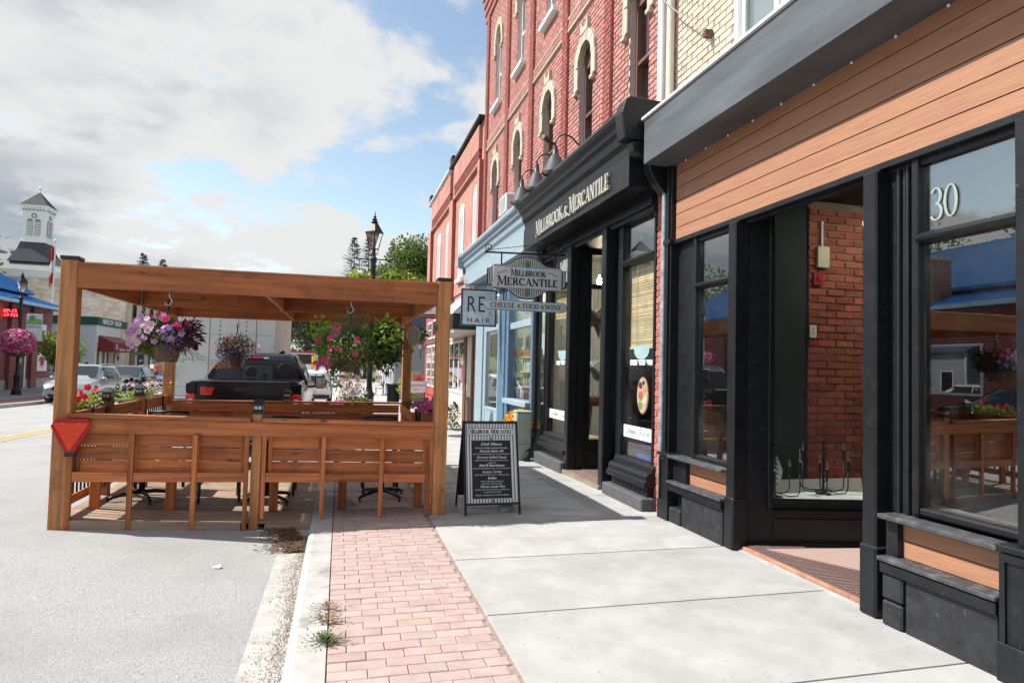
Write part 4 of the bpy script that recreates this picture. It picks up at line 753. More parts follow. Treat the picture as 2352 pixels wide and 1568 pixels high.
# guest seated behind the near window
def skin_body(name, pts, edges, mt, parent=None, sub=2):
    me = bpy.data.meshes.new(name); off = OFF.get(parent.name, Vector((0, 0, 0))) if parent is not None else Vector((0, 0, 0))
    me.from_pydata([tuple(Vector(p[:3]) - off) for p in pts], edges, []); me.materials.append(mt); o = link(name, me, parent)
    o.modifiers.new('skin', 'SKIN')
    for i, p in enumerate(pts):
        r = p[3]; r = r if isinstance(r, tuple) else (r, r); me.skin_vertices[0].data[i].radius = r
    me.skin_vertices[0].data[0].use_root = True
    s = o.modifiers.new('sub', 'SUBSURF'); s.levels = sub; s.render_levels = sub; return o
SKIN = mat('skin', (.50, .29, .21), .55, .06, 10); HAIR = mat('grey_hair', (.55, .55, .53), .7, .2, 40, bump=.4, bscale=90); BLUE = mat('blue_shirt', (.12, .22, .42), .8, .15, 12)
def person(loc, face, label, top, legs, hair, sitting=False, H=1.72, group=None, arms='down', hat=None, skin=None, hairlen=0.0):
    """one continuous skinned body with clothes and hair as children; face = heading angle (0 looks along +x)"""
    p = thing('person', loc, label, 'person', group); c, s = math.cos(face), math.sin(face); k = H / 1.72; base = Vector(loc)
    def W(f, l, z): return base + Vector((c * f - s * l, s * f + c * l, z)) * k
    hz = 0.48 if sitting else 0.92
    def joint(side):
        l = .09 * side
        if sitting: leg = [(0.02, l, hz), (.42, l * 1.3, hz + .02), (.44, l * 1.3, .10), (.56, l * 1.3, .05)]
        else: leg = [(0, l, hz - .04), (.02, l * 1.2, .48), (0, l * 1.25, .09), (.14, l * 1.4, .05)]
        sh = hz + .52
        if arms == 'front': arm = [(0, .19 * side, sh), (.10, .24 * side, sh - .27), (.34, .13 * side, sh - .24), (.42, .09 * side, sh - .22)]
        else: arm = [(0, .19 * side, sh), (.0, .25 * side, sh - .29), (.08, .24 * side, sh - .54), (.10, .235 * side, sh - .63)]
        return leg, arm
    lr = [.085, .06, .042, .038]; ar = [.055, .042, .032, .03]
    sp = [((0, 0, hz), .13, .15), ((0.0, 0, hz + .2), .11, .135), ((0, 0, hz + .42), .12, .165), ((0, 0, hz + .55), .06, .07), ((.02, 0, hz + .63), .052, .052), ((.035, 0, hz + .69), .08, .07), ((.03, 0, hz + .77), .098, .08), ((.01, 0, hz + .84), .085, .07)]
    pts = [(*W(*q), (a * k, b * k)) for q, a, b in sp]; E = [(i, i + 1) for i in range(len(sp) - 1)]
    pt2 = []; 
    for side in (-1, 1):
        leg, arm = joint(side)
        for root, ch, rr in ((0, leg, lr), (2, arm, ar)):
            prev = root
            for q, r in zip(ch, rr): pts.append((*W(*q), r * k)); E.append((prev, len(pts) - 1)); prev = len(pts) - 1
    skin_body('body', pts, E, skin or SKIN, p)
    tp = [(*W(*q), ((a + .015) * k, (b + .015) * k)) for q, a, b in sp[:4]]; te = [(0, 1), (1, 2), (2, 3)]
    lp = [(*W(*sp[0][0]), (.145 * k, .165 * k))]; le = []
    for side in (-1, 1):
        leg, arm = joint(side)
        prev = 2
        for q, r in zip(arm[:3], ar): tp.append((*W(*q), (r + .016) * k)); te.append((prev, len(tp) - 1)); prev = len(tp) - 1
        prev = 0
        for q, r in zip(leg[:3], lr): lp.append((*W(*q), (r + .018) * k)); le.append((prev, len(lp) - 1)); prev = len(lp) - 1
        a, b = W(*leg[2]), W(*leg[3]); MB().tube([a + Vector((0, 0, -.03)), a * .4 + b * .6 + Vector((0, 0, -.02)), b], [.05, .052, .035], 8).build('shoe', IRON, p, smooth=True)
    skin_body('shirt', tp, te, top, p); skin_body('trousers', lp, le, legs, p)
    hc = W(0.0, 0, hz + .80); m = MB().ell(hc, (.105 * k, .095 * k, .115 * k), 12, 8)
    if hairlen: m.ell(hc + Vector((-c * .05, -s * .05, -.1)), (.09, .1, .12), 10, 6)
    m.build('hair' if not hat else 'hat', hat or hair, p, smooth=True)
    f = W(.125, 0, hz + .755); m = MB().ell(f, (.022, .016, .024), 6, 5); m.build('nose', skin or SKIN, p, smooth=True)
    m = MB()
    for l in (-.033, .033): m.ell(W(.118, l, hz + .79), (.010, .010, .008), 6, 4)
    m.build('eyes', IRON, p, smooth=True); MB().ell(W(.117, 0, hz + .70), (.008, .022, .006), 6, 4).build('mouth', mat('lips', (.35, .12, .1), .5), p, smooth=True)
    m = MB()
    for l in (-.085, .085): m.ell(W(.015, l, hz + .765), (.018, .012, .03), 6, 4)
    m.build('ears', skin or SKIN, p, smooth=True)
    return p
ch = thing('cafe_chair', (4.25, 8.0, .06), 'dark cafe chair holding the grey-haired guest', 'chair'); B('seat', IRON, ch, 4.02, 4.45, 7.42, 7.82, .50, .535, bevel=.01)
for x, y in ((4.04, 7.44), (4.43, 7.44), (4.04, 7.80), (4.43, 7.80)): MB().tube([(x, y, .06), (x, y, .50)], .014, 6).build('leg', IRON, ch)
for y in (7.42, 7.82): MB().tube([(4.43, y, .5), (4.47, y, .98)], .014, 6).build('back_post', IRON, ch)
B('backrest', IRON, ch, 4.45, 4.48, 7.42, 7.82, .75, .98, bevel=.01)
person((4.22, 7.62, .06), -math.pi / 2 - .5, 'grey-haired person in a blue shirt seated behind the display window', BLUE, IRON, HAIR, sitting=True, arms='front')

# ================================================================ pale blue hair salon front
LB = mat('pale_blue_paint', (.27, .35, .40), .55, .12, 8, bump=.12, bscale=30, dirt=((.16, .24, .3), 9, .6, .85)); LBD = mat('slate_blue_paint', (.085, .155, .23), .55, .15, 8, bump=.12)
hs = thing('shopfront', (3.5, 13.5, 0), 'pale blue hair salon shopfront with beaded panels and bottle shelves', 'shopfront')
cornice(hs, 10.94, 16.55, LB, LB)
MB().prism([(3.6, 4.5), (2.9, 4.5), (2.86, 4.4), (2.86, 4.15), (3.0, 4.1), (3.6, 4.1)], 'y', 16.555, 16.72).build('end_block', LB, hs, bevel=.01)
MB().prism([(3.55, 4.09), (3.0, 4.09), (3.03, 3.98), (3.12, 3.92), (3.22, 3.9), (3.25, 3.72), (3.33, 3.6), (3.45, 3.45), (3.5, 3.2), (3.55, 3.2)], 'y', 16.57, 16.7).build('scroll_bracket', LBD, hs, bevel=.01)
B('soffit_board', LB, hs, 3.30, 3.6, 10.94, 16.55, 3.3, 3.62)
for y0, y1, mt in ((11.35, 11.55, LBD), (13.22, 13.42, LBD), (13.55, 14.1, LBD), (15.8, 16.6, LB)): B('post', mt, hs, 3.40, 3.56, y0, y1, -.15, 3.3, bevel=.01)
w = thing('window', (3.5, 11.6, .8), None, None); w.parent = hs; w.location = Vector((3.5, 11.6, .8)) - OFF[hs.name]
B('sill', LB, w, 3.30, 3.52, 11.5, 13.25, .83, .93, bevel=.01); B('transom_bar', LB, w, 3.44, 3.54, 11.55, 13.22, 2.36, 2.50, bevel=.01); B('pane', GLM, w, 3.5, 3.506, 11.55, 13.22, .931, 2.359); B('pane', GLM, w, 3.5, 3.506, 11.55, 13.22, 2.501, 3.299)
B('pale_panel', LB, hs, 3.455, 3.50, 13.42, 13.55, -.15, 3.3)
for k in range(14): y = 11.56 + k * .119; B('bead_board', LBD, hs, 3.46 + .004 * (k % 2), 3.50, y, y + .112, -.15, .829)
d = thing('door', (3.5, 14.1, 0), None, None); d.parent = hs; d.location = Vector((3.5, 14.1, 0)) - OFF[hs.name]
for y0, y1 in ((14.1, 14.32), (15.55, 15.8)): B('stile', LB, d, 3.44, 3.52, y0, y1, -.15, 3.3, bevel=.008)
B('bottom_panel', LB, d, 3.45, 3.52, 14.32, 15.55, -.15, .55); B('rail', LB, d, 3.44, 3.52, 14.32, 15.55, .55, .62, bevel=.008); B('rail', LB, d, 3.44, 3.52, 14.32, 15.55, 2.42, 2.55, bevel=.008); B('pane', GLM, d, 3.49, 3.496, 14.32, 15.55, .62, 2.42); B('pane', GLM, d, 3.49, 3.496, 14.32, 15.55, 2.551, 3.3)
si = thing('interior', (3.6, 13, 0), None, None); si.parent = hs; si.location = Vector((3.6, 13, 0)) - OFF[hs.name]
B('wall', mat('salon_wall', (.42, .46, .42), .8, .05, 3), si, 4.3, 4.35, 11.3, 16.5, -.1, 3.5); B('ceiling', IW, si, 3.56, 4.3, 11.3, 16.5, 3.4, 3.45); B('floor', IFLOOR, si, 3.56, 4.3, 11.3, 16.5, -.2, -.05); B('fill_strip', emit('interior_fill', (1, .92, .8), 6.0), si, 3.7, 3.85, 11.8, 15.8, 3.36, 3.399); B('end_wall', IW, si, 3.56, 4.3, 16.5, 16.55, -.1, 3.4)  # ceiling strip here is added to brighten the dark salon, not a known fixture
sh = thing('shelf_unit', (3.85, 13, .9), 'pale shelf unit lined with hair product bottles in the salon window', 'shelf'); SHW = mat('shelf_wood', (.52, .44, .32), .6, .1, 4)
SHZ = (1.80, 1.50, 1.19, .90)
for z in SHZ: B('board', SHW, sh, 3.66, 4.05, 11.7, 14.4, z - .025, z)
B('back', mat('shelf_back', (.30, .33, .30), .8), sh, 4.06, 4.08, 11.7, 14.4, .85, 2.3)
bot = {}
def bottle(kind, col, capc, prof):
    o = MB().lathe(prof, (0, 0, 0), 10).build('bottle', mat('bottle_' + kind, col, .3, .05, 5)); c = MB().lathe([(.012, prof[-1][1]), (.014, prof[-1][1] + .004), (.012, prof[-1][1] + .035), (.004, prof[-1][1] + .04)], (0, 0, 0), 8).build('cap', mat('cap_' + kind, capc, .4), o); return o
P1 = [(.03, 0), (.034, .01), (.034, .10), (.02, .125), (.012, .13)]; P2 = [(.026, 0), (.028, .01), (.028, .14), (.014, .16), (.012, .165)]; P3 = [(.02, 0), (.03, .12), (.028, .15), (.01, .155)]
rows = [('amber', (.42, .11, .04), (.03, .03, .03), P1, 0, 'amber styling bottle on the top shelf of the salon window'), ('pale', (.66, .70, .68), (.6, .62, .6), P2, 1, 'white pump bottle on the second shelf of the salon window'), ('tube', (.56, .52, .40), (.12, .33, .4), P3, 2, 'pale cream tube on the third shelf of the salon window'), ('dark', (.02, .02, .025), (.1, .1, .1), P2, 3, 'small dark bottle on the lowest shelf of the salon window')]
for kind, col, cap, pf, r, lab in rows:
    src = bottle(kind, col, cap, pf); tag(src, lab, 'bottle', 'bottles on the ' + ('top', 'second', 'third', 'lowest')[r] + ' salon shelf')
    for k in range(13):
        ORD = ('first', 'second', 'third', 'fourth', 'fifth', 'sixth', 'seventh', 'eighth', 'ninth', 'tenth', 'eleventh', 'twelfth', 'thirteenth')
        o = src if k == 0 else copy_tree(src); o.location = (3.72, 11.9 + k * .185 + random.uniform(-.02, .02), SHZ[r] + .001); s_ = random.uniform(.9, 1.15); o.scale = (s_, s_, s_); o['label'] = lab + ', ' + ORD[k] + ' from the drain pipe'
# black drain pipe, cables and green utility pillar between the two shopfronts
S(MB().tube([(3.40, 11.2, 3.6), (3.40, 11.2, .42), (3.36, 11.12, .25), (3.18, 10.85, .03), (3.14, 10.8, -.02)], .062, 10), 'downpipe', BLK, 'black drain pipe with a kicked-out foot between the two shopfronts', 'downpipe', auto=40)
gb = thing('utility_pillar', (3.13, 11.05, gp(11)), 'pale green metal utility pillar beside the yellow flowers', 'utility box'); GRN = mat('utility_green', (.36, .42, .34), .5, .08, 6, dirt=((.3, .28, .2), 5, .62, .85))
B('body', GRN, gb, 2.99, 3.27, 10.92, 11.12, gp(11), .78, bevel=.02); B('cap', GRN, gb, 2.98, 3.28, 10.91, 11.13, .782, .815, bevel=.015); B('seam', mat('seam_dark', (.1, .12, .1), .7), gb, 2.99, 3.27, 10.915, 10.919, .24, .246)
for z in (.12, .3): MB().ell((3.18, 10.917, z), (.012, .006, .012), 8, 5).build('bolt', IRON, gb)

# ================================================================ second brick building
def bricktex(name, col, col2, mortar, sw=4.6, sh=13.3, u='y', rough=.88, bias=0.0):
    if name in MATS: return MATS[name]
    m = bpy.data.materials.new(name); MATS[name] = m; m.use_nodes = True; nt = m.node_tree; N = nt.nodes; L = nt.links; b = N['Principled BSDF']; b.inputs['Roughness'].default_value = rough
    tc = N.new('ShaderNodeTexCoord'); sp = N.new('ShaderNodeSeparateXYZ'); L.new(tc.outputs['Object'], sp.inputs[0]); cb_ = N.new('ShaderNodeCombineXYZ'); L.new(sp.outputs[{'x': 0, 'y': 1}[u]], cb_.inputs[0]); L.new(sp.outputs[2], cb_.inputs[1])
    t = N.new('ShaderNodeTexBrick'); L.new(cb_.outputs[0], t.inputs['Vector']); t.inputs['Scale'].default_value = 1.0; t.inputs['Brick Width'].default_value = 1 / sw; t.inputs['Row Height'].default_value = 1 / sh; t.inputs['Mortar Size'].default_value = .006; t.inputs['Bias'].default_value = bias
    t.inputs['Color1'].default_value = (*col, 1); t.inputs['Color2'].default_value = (*col2, 1); t.inputs['Mortar'].default_value = (*mortar, 1)
    n = N.new('ShaderNodeTexNoise'); n.inputs['Scale'].default_value = 1.3; n.inputs['Detail'].default_value = 6; L.new(tc.outputs['Object'], n.inputs['Vector'])
    hsv = N.new('ShaderNodeHueSaturation'); mr = N.new('ShaderNodeMapRange'); mr.inputs[1].default_value = .3; mr.inputs[2].default_value = .7; mr.inputs[3].default_value = .8; mr.inputs[4].default_value = 1.2; L.new(n.outputs['Fac'], mr.inputs[0]); L.new(mr.outputs[0], hsv.inputs['Value']); L.new(t.outputs['Color'], hsv.inputs['Color']); L.new(hsv.outputs[0], b.inputs['Base Color'])
    bp = N.new('ShaderNodeBump'); bp.inputs['Strength'].default_value = .5; bp.inputs['Distance'].default_value = .008; bp.invert = True; L.new(t.outputs['Fac'], bp.inputs['Height']); L.new(bp.outputs[0], b.inputs['Normal']); return m
BR2 = bricktex('orange_brick', (.45, .19, .14), (.40, .155, .115), (.50, .36, .31)); BR2S = bricktex('orange_brick_side', (.33, .07, .05), (.28, .055, .04), (.40, .2, .17), u='x')
b2 = thing('brick_building', (3.62, 22, 0), 'lower orange-red brick building with honeycomb corbelling and white arched windows', 'building')
B('wall', BR2, b2, 3.62, 12, 17.23, 27.9, 3.9, 8.42); B('lower_wall', BR2, b2, 3.66, 12, 17.23, 27.9, -.6, 3.899); B('end_wall', BR2S, b2, 3.63, 12, 27.901, 27.95, -.6, 8.4)
for a, b in ((17.24, 17.5), (21.6, 22.35), (27.1, 27.92)):
    B('pilaster', BR2, b2, 3.50, 3.619, a, b, 3.9, 7.25); B('pilaster_return', RDARK, b2, 3.505, 3.615, a - .006, a - .001, 3.9, 7.25)  # return is a darker sheet for the shade on the pilaster's near side
for a, b in ((17.5, 21.6), (22.35, 27.1)):
    B('frieze', BR2, b2, 3.52, 3.619, a, b, 7.62, 8.30); m = MB(); rr_ = 0
    for k in range(4):
        y = a + (k % 2) * .06
        while y < b - .05: m.box(3.535, 3.619, y, y + .06, 7.26 + k * .09, 7.345 + k * .09); y += .12
    o = m.build('honeycomb_corbels', RDARK, b2); o['kind'] = 'stuff'
    B('corbel_ledge', BR2, b2, 3.52, 3.619, a, b, 7.19, 7.255)
B('parapet_cap', BLK, b2, 3.45, 3.8, 17.23, 22.3, 8.421, 8.49); B('parapet_cap', WP, b2, 3.45, 3.8, 22.35, 27.95, 8.421, 8.47); B('chimney_cowl', BLK, b2, 3.55, 3.95, 22.3, 22.75, 8.5, 8.95); B('corner_cowl', BLK, b2, 3.5, 3.9, 27.5, 27.95, 8.48, 8.85)
for w in (18.0, 20.3, 23.0, 25.2):
    f = MB().prism([(w - .40, 4.35), (w + .40, 4.35)] + arch(w, .40, 6.45, 6.75, 8), 'x', 3.585, 3.619).build('window', WP, b2)
    B('pane', GLU, f, 3.579, 3.584, w - .30, w - .03, 4.5, 6.35); B('pane', GLU, f, 3.579, 3.584, w + .03, w + .30, 4.5, 6.35); B('sill', WP, f, 3.50, 3.62, w - .5, w + .5, 4.25, 4.349)
BRN = mat('brown_shop_paint', (.16, .085, .06), .6, .15, 8); CRW = mat('cream_shop_paint', (.66, .60, .50), .6, .08, 6)
s2 = thing('shopfront', (3.5, 19, 0), 'brown and cream shopfront with tall casement windows below a white awning', 'shopfront')
B('fascia', CRW, s2, 3.50, 3.659, 17.3, 21.6, 2.42, 3.2); B('stall_riser', CRW, s2, 3.52, 3.659, 18.6, 21.6, -.5, .72); B('brick_jamb', BR2, s2, 3.52, 3.659, 16.62, 17.3, -.5, 2.6)
for k in range(8): B('brown_board', BRN, s2, 3.49 + .004 * (k % 2), 3.53, 17.32 + k * .14, 17.45 + k * .14, -.4, .72)
for y in (17.3, 18.3, 18.5, 21.45): B('brown_post', BRN, s2, 3.46, 3.53, y, y + .16, -.4, 2.42)
for k in range(3):
    y = 18.75 + k * .9; f = B('casement', WP, s2, 3.50, 3.53, y, y + .8, .75, 2.38); 
    for q in range(2): B('pane', GLU, f, 3.494, 3.499, y + .08 + q * .34, y + .38 + q * .34, .85, 2.28)
B('door_glass', GLU, s2, 3.51, 3.516, 17.5, 18.25, .75, 2.35); B('door_frame', CRW, s2, 3.50, 3.53, 17.47, 18.28, .72, 2.40)
aw = thing('awning', (3.2, 19, 2.5), 'white fabric awning with black valance over the brown shopfront', 'awning'); FAB = mat('awning_fabric', (.66, .66, .64), .9, .05, 6)
MB().prism([(3.61, 3.72), (2.86, 3.02), (2.86, 2.98), (3.61, 3.66)], 'y', 17.05, 20.9).build('canopy', FAB, aw); MB().prism([(3.60, 3.64), (2.87, 2.98), (3.60, 2.98)], 'y', 17.05, 17.08).build('end_panel', FAB, aw)
B('valance', IRON, aw, 2.86, 2.88, 17.05, 20.9, 2.56, 2.979); B('valance_end', IRON, aw, 2.881, 3.60, 17.05, 17.07, 2.56, 2.979); B('underside', CRW, aw, 2.89, 3.60, 17.08, 20.9, 2.48, 2.555)
# red painted bay beyond, with white gridded windows
s3 = thing('shopfront', (3.5, 25, 0), 'red painted shopfront with tall white gridded windows', 'shopfront'); REDP = mat('red_shop_paint', (.42, .07, .05), .6, .12, 6)
B('panel', REDP, s3, 3.52, 3.659, 22.3, 27.9, -.6, 3.6); B('band', BRN, s3, 3.48, 3.519, 22.3, 27.9, 2.45, 2.6); B('stall_band', REDP, s3, 3.47, 3.519, 22.3, 27.9, .45, .62)
for y in (22.6, 24.2, 25.8):
    for z0, z1, rws in ((.75, 2.4, 5), (2.65, 3.35, 2)):
        f = B('window', WP, s3, 3.49, 3.52, y, y + 1.3, z0, z1); B('pane', GLU, f, 3.485, 3.489, y + .08, y + 1.22, z0 + .08, z1 - .08)
        for k in range(1, 4): B('glazing_bar', WP, f, 3.478, 3.484, y + .08 + k * .285 - .015, y + .08 + k * .285 + .015, z0 + .08, z1 - .08)
        for k in range(1, rws): zz = z0 + .08 + k * (z1 - z0 - .16) / rws; B('glazing_bar', WP, f, 3.476, 3.4775, y + .08, y + 1.22, zz - .015, zz + .015)
# ================================================================ pergola over the parking-lane patio
CED = (.51, .168, .055)
WX, WY, WZ = wood('cedar_x', CED, 'x'), wood('cedar_y', CED, 'y'), wood('cedar_z', CED, 'z')
PZ = wood('treated_post', (.42, .19, .07), 'z'); DKX = wood('deck_wood', (.37, .255, .17), 'x', weather=(.30, .25, .205), knots=False)
STEEL = mat('galvanised', (.45, .45, .44), .4, .1, 10, metal=.8); CAPM = mat('post_cap_black', (.02, .022, .026), .4, .2, 6); LENS = mat('solar_lens', (.62, .62, .58), .3)
Y0, Y1 = 6.81, 10.70
pg = thing('pergola', (-.7, 8.7, 0), 'brown stained timber pergola standing over the patio by the kerb', 'pergola')
def post(x0, y0, z0, z1, mt=PZ, w=.14):
    p = B('post', mt, pg, x0, x0 + w, y0, y0 + w, z0, z1, bevel=.006)
    c = B('post_cap', CAPM, p, x0 - .008, x0 + w + .008, y0 - .008, y0 + w + .008, z1 + .001, z1 + .035, bevel=.006)
post(-2.515, Y0, rz(-2.45, 6.9) - .01, 2.455); post(.975, Y0, -.005, 2.455); post(-2.515, Y1 - .14, rz(-2.45, 10.6) - .01, 2.455); post(.975, Y1 - .14, gp(10.6) - .01, 2.455)
B('beam', WX, pg, -2.375, .975, Y0 + .002, Y0 + .04, 2.20, 2.435, bevel=.004); B('beam', WX, pg, -2.375, .975, 8.74, 8.78, 2.205, 2.43, bevel=.004); B('beam', WX, pg, -2.375, .975, Y1 - .08, Y1 - .04, 2.20, 2.43, bevel=.004)
for x in (-2.40, .94): B('side_beam', WY, pg, x, x + .04, Y0 + .141, Y1 - .141, 2.198, 2.44, bevel=.004)
for a, b in ((Y0 + .041, 8.739), (8.781, Y1 - .081)): B('joist', WY, pg, -.75, -.71, a, b, 2.207, 2.425, bevel=.004)
for x, y in ((-2.352, 8.735), (.917, 8.735), (-.755, 8.735), (-.755, Y1 - .085)):
    h_ = B('joist_hanger', STEEL, pg, x, x + .02, y - .05, y, 2.196, 2.40)
def hook(x, y, z, lab):
    o = MB().tube([(x, y, z), (x, y, z - .05), (x + .02, y, z - .07), (x + .025, y, z - .10), (x, y, z - .13), (x - .03, y, z - .125), (x - .035, y, z - .10)], .006, 6).build('screw_hook', STEEL, pg, smooth=True); return o
hook(-1.60, 6.83, 2.20, ''); hook(.09, 6.83, 2.20, ''); hook(-1.52, Y1 - .06, 2.20, ''); hook(-2.33, 8.72, 2.2, '')

# ---------------------------------------------------------------- front bench with screen
def off(x): return -.0225 * (x + 2.39)
fbn = thing('bench_screen', (-.7, 6.9, 0), 'long timber bench back and rail closing the near end of the patio', 'bench')
def hbar(name, x0, x1, y, z, th, h, mt=WX, par=None, **k): return MB().bar((x0, y, z + off(x0)), (x1, y, z + off(x1)), th, h).build(name, mt, par or fbn, bevel=.003)
hbar('top_rail', -2.373, .973, Y0 + .02, .93, .038, .135); hbar('cap_board', -2.40, -.825, Y0 + .055, 1.018, .14, .034); hbar('cap_board', -.715, .973, Y0 + .055, 1.018, .14, .034)
for x, z0, w in ((-2.365, rz(-2.36, 6.8), .05), (-1.86, rz(-1.86, 6.8), .045), (-1.315, rz(-1.3, 6.8), .045), (-.85, rz(-.85, 6.8), .04), (-.69, .02, .038), (-.13, 0, .042), (.445, 0, .042), (.915, 0, .04), (.955, .06, .036)):
    MB().box(x - w / 2, x + w / 2, Y0 - .004 + .002, Y0 + .038, z0, .862 + off(x)).build('upright', WZ, fbn, bevel=.003)
mp_ = MB().box(-.812, -.722, Y0 + .042, Y0 + .132, rz(-.77, 6.8), 1.04).build('middle_post', PZ, fbn, bevel=.004)
for x0, x1 in ((-2.34, -1.885), (-1.835, -1.34), (-1.29, -.87), (-.67, -.153), (-.107, .422), (.468, .895)): hbar('lower_rail', x0, x1, Y0 + .02, .46, .036, .088)
for x0, x1 in ((-2.34, -.86), (-.66, .91)):
    for z in (.545, .672, .80, .925): 
        a = Vector((x0, Y0 + .10 + (z - .5) * -.06, z + off(x0))); b = Vector((x1, Y0 + .10 + (z - .5) * -.06, z + off(x1))); MB().bar(a, b, .024, .119).build('back_board', WX, fbn, bevel=.003)
    for k in range(4): hbar('seat_board', x0, x1, Y0 + .19 + k * .115, .515, .108, .03)
    for x in (x0 + .02, x0 + .5, x1 - .45, x1 - .02): MB().box(x - .02, x + .02, Y0 + .062, Y0 + .084, .41 + off(x), .87 + off(x)).build('back_support', WZ, fbn, bevel=.003)
for x, y, z in ((-2.30, 7.3, .06), (-1.62, 7.3, .03), (-.63, 7.3, -.01), (.07, 7.26, 0), (.88, 7.26, 0)): MB().box(x - .045, x + .045, y, y + .04, z, .495 + off(x)).build('leg', WZ, fbn, bevel=.003)
def solar(par, x, y, z):
    p = MB().lathe([(.075, 0), (.075, .025), (.062, .03), (.058, .085), (.06, .09)], (x, y, z), 4, sq=True).build('solar_cap', CAPM, par)
    MB().lathe([(.105, 0), (.098, .012), (.03, .055), (.005, .058)], (x, y, z + .09), 4, sq=True).build('cap_roof', CAPM, p)
    m = MB()
    for a in range(4):
        c, s = (1, 0, -1, 0)[a], (0, 1, 0, -1)[a]
        for q in (-.018, .018): m.obox((x + c * .043 - s * q, y + s * .043 + c * q, z + .06), (.006, .026, .03), (0, 0, a * math.pi / 2))
    m.build('lens', LENS, p)
solar(mp_, -.767, Y0 + .087, 1.041)
# slow-vehicle triangle
tr = thing('warning_triangle', (-2.35, 6.78, .85), 'red and orange slow-vehicle triangle on the pergola corner post', 'sign'); RED = mat('triangle_red', (.42, .006, .012), .45, .08, 20); ORG = mat('triangle_orange', (.75, .055, .012), .5, .06, 20)
MB().prism([(-2.47, .995), (-2.22, .995), (-2.185, .925), (-2.315, .69), (-2.395, .69), (-2.515, .925)], 'y', 6.775, 6.783).build('border', RED, tr); MB().prism([(-2.495, .955), (-2.205, .955), (-2.355, .695)], 'y', 6.770, 6.7745).build('centre', ORG, tr); B('clip', CAPM, tr, -2.395, -2.315, 6.775, 6.80, .65, .689)
for x in (-2.42, -2.28): MB().ell((x, 6.769, .95), (.006, .003, .006), 6, 4).build('rivet', STEEL, tr)

# ---------------------------------------------------------------- deck
dk = thing('deck', (-1.3, 8.7, 0), 'weathered timber deck laid on the asphalt under the pergola', 'deck')
def dz(x): return .068 - .046 * (x + 2.34)
y = 6.86
while y < 10.62:
    MB().bar((-2.50, y + .069, dz(-2.5) - .014), (-.215, y + .069, dz(-.215) - .014), .138, .028).build('deck_board', DKX, dk, bevel=.003); y += .1435
MB().bar((-2.36, Y0 + .022, dz(-2.36) - .046), (-.88, Y0 + .022, dz(-.88) - .046), .034, .088).build('fascia', DKX, dk, bevel=.003); MB().bar((-.66, Y0 + .022, dz(-.66) - .046), (-.23, Y0 + .022, dz(-.23) - .046), .034, .088).build('fascia', DKX, dk, bevel=.003)
for x in (-2.4, -1.7, -1.0, -.4): B('bearer', WY, dk, x - .02, x + .02, 6.87, 10.6, rz(x, 8) - .01, dz(x) - .03)

# ---------------------------------------------------------------- railing on the street side
rl = thing('railing', (-2.44, 8.6, 0), 'timber railing with black metal balusters along the street side', 'railing'); BALM = mat('baluster_black', (.012, .013, .03), .4, .1, 6)
B('top_rail', WY, rl, -2.46, -2.42, 6.955, 10.555, .90, 1.035, bevel=.004); B('bottom_rail', WY, rl, -2.46, -2.42, 6.955, 10.555, .16, .245, bevel=.004)
for y in (8.03, 9.22):
    p = B('rail_post', PZ, rl, -2.51, -2.42 + .03, y - .045, y + .045, rz(-2.45, y), 1.085, bevel=.004); solar(p, -2.45, y, 1.086)
bmesh_ = MB().box(-.008, .008, -.008, .008, 0, .655).mesh('baluster'); bmesh_.materials.append(BALM); y = 7.06
while y < 10.5:
    if min(abs(y - 8.03), abs(y - 9.22)) > .07:
        o = link('baluster', bmesh_, rl); o.location = Vector((-2.44, y, .245)) - OFF[rl.name]
    y += .098

# ---------------------------------------------------------------- back bench
bk = thing('back_bench', (-.7, 10.4, 0), 'timber bench back across the far end of the patio', 'bench')
B('cap_board', WX, bk, -2.37, .93, 10.50, 10.62, .935, .965, bevel=.003)
for k, z in enumerate((.38, .52, .66, .80)): MB().bar((-2.37, 10.515 + .0, z + .064), (.93, 10.515, z + .056), .024, .128).build('back_board', WX, bk, bevel=.003)
for k in range(4): B('seat_board', WX, bk, -2.37, .93, 10.0 + k * .118, 10.11 + k * .118, .36, .39, bevel=.003)
for x in (-2.3, -1.5, -.75, 0, .85): B('leg', WZ, bk, x - .04, x + .04, 10.05, 10.09, -.05, .36)
bp_ = B('middle_post', PZ, bk, -.82, -.73, 10.54, 10.63, -.1, .99); solar(bp_, -.775, 10.585, .991)

# ---------------------------------------------------------------- cafe tables and chairs under the pergola
TBL = mat('table_black', (.016, .017, .019), .35, .15, 8, metal=.3)
def table():
    t = thing('cafe_table', (0, 0, 0), '', 'table', 'pedestal tables on the patio'); m = MB()
    for a in (.5, .5 + math.pi / 2, .5 + math.pi, .5 + 3 * math.pi / 2):
        q = MB().tube([(0, 0, .09), (.12 * math.cos(a), .12 * math.sin(a), .085), (.27 * math.cos(a), .27 * math.sin(a), .06), (.33 * math.cos(a), .33 * math.sin(a), .035)], [.022, .022, .02, .016], 8).build('foot', TBL, t, smooth=True)
        MB().lathe([(.015, 0), (.015, .012), (.008, .014), (.008, .035)], (.315 * math.cos(a), .315 * math.sin(a), 0), 8).build('glide', TBL, q)
    MB().tube([(0, 0, .07), (0, 0, .70)], .032, 10).build('column', TBL, t, smooth=True); B('table_top', TBL, t, -.34, .34, -.34, .34, .70, .725, bevel=.008); return t
t0 = table()
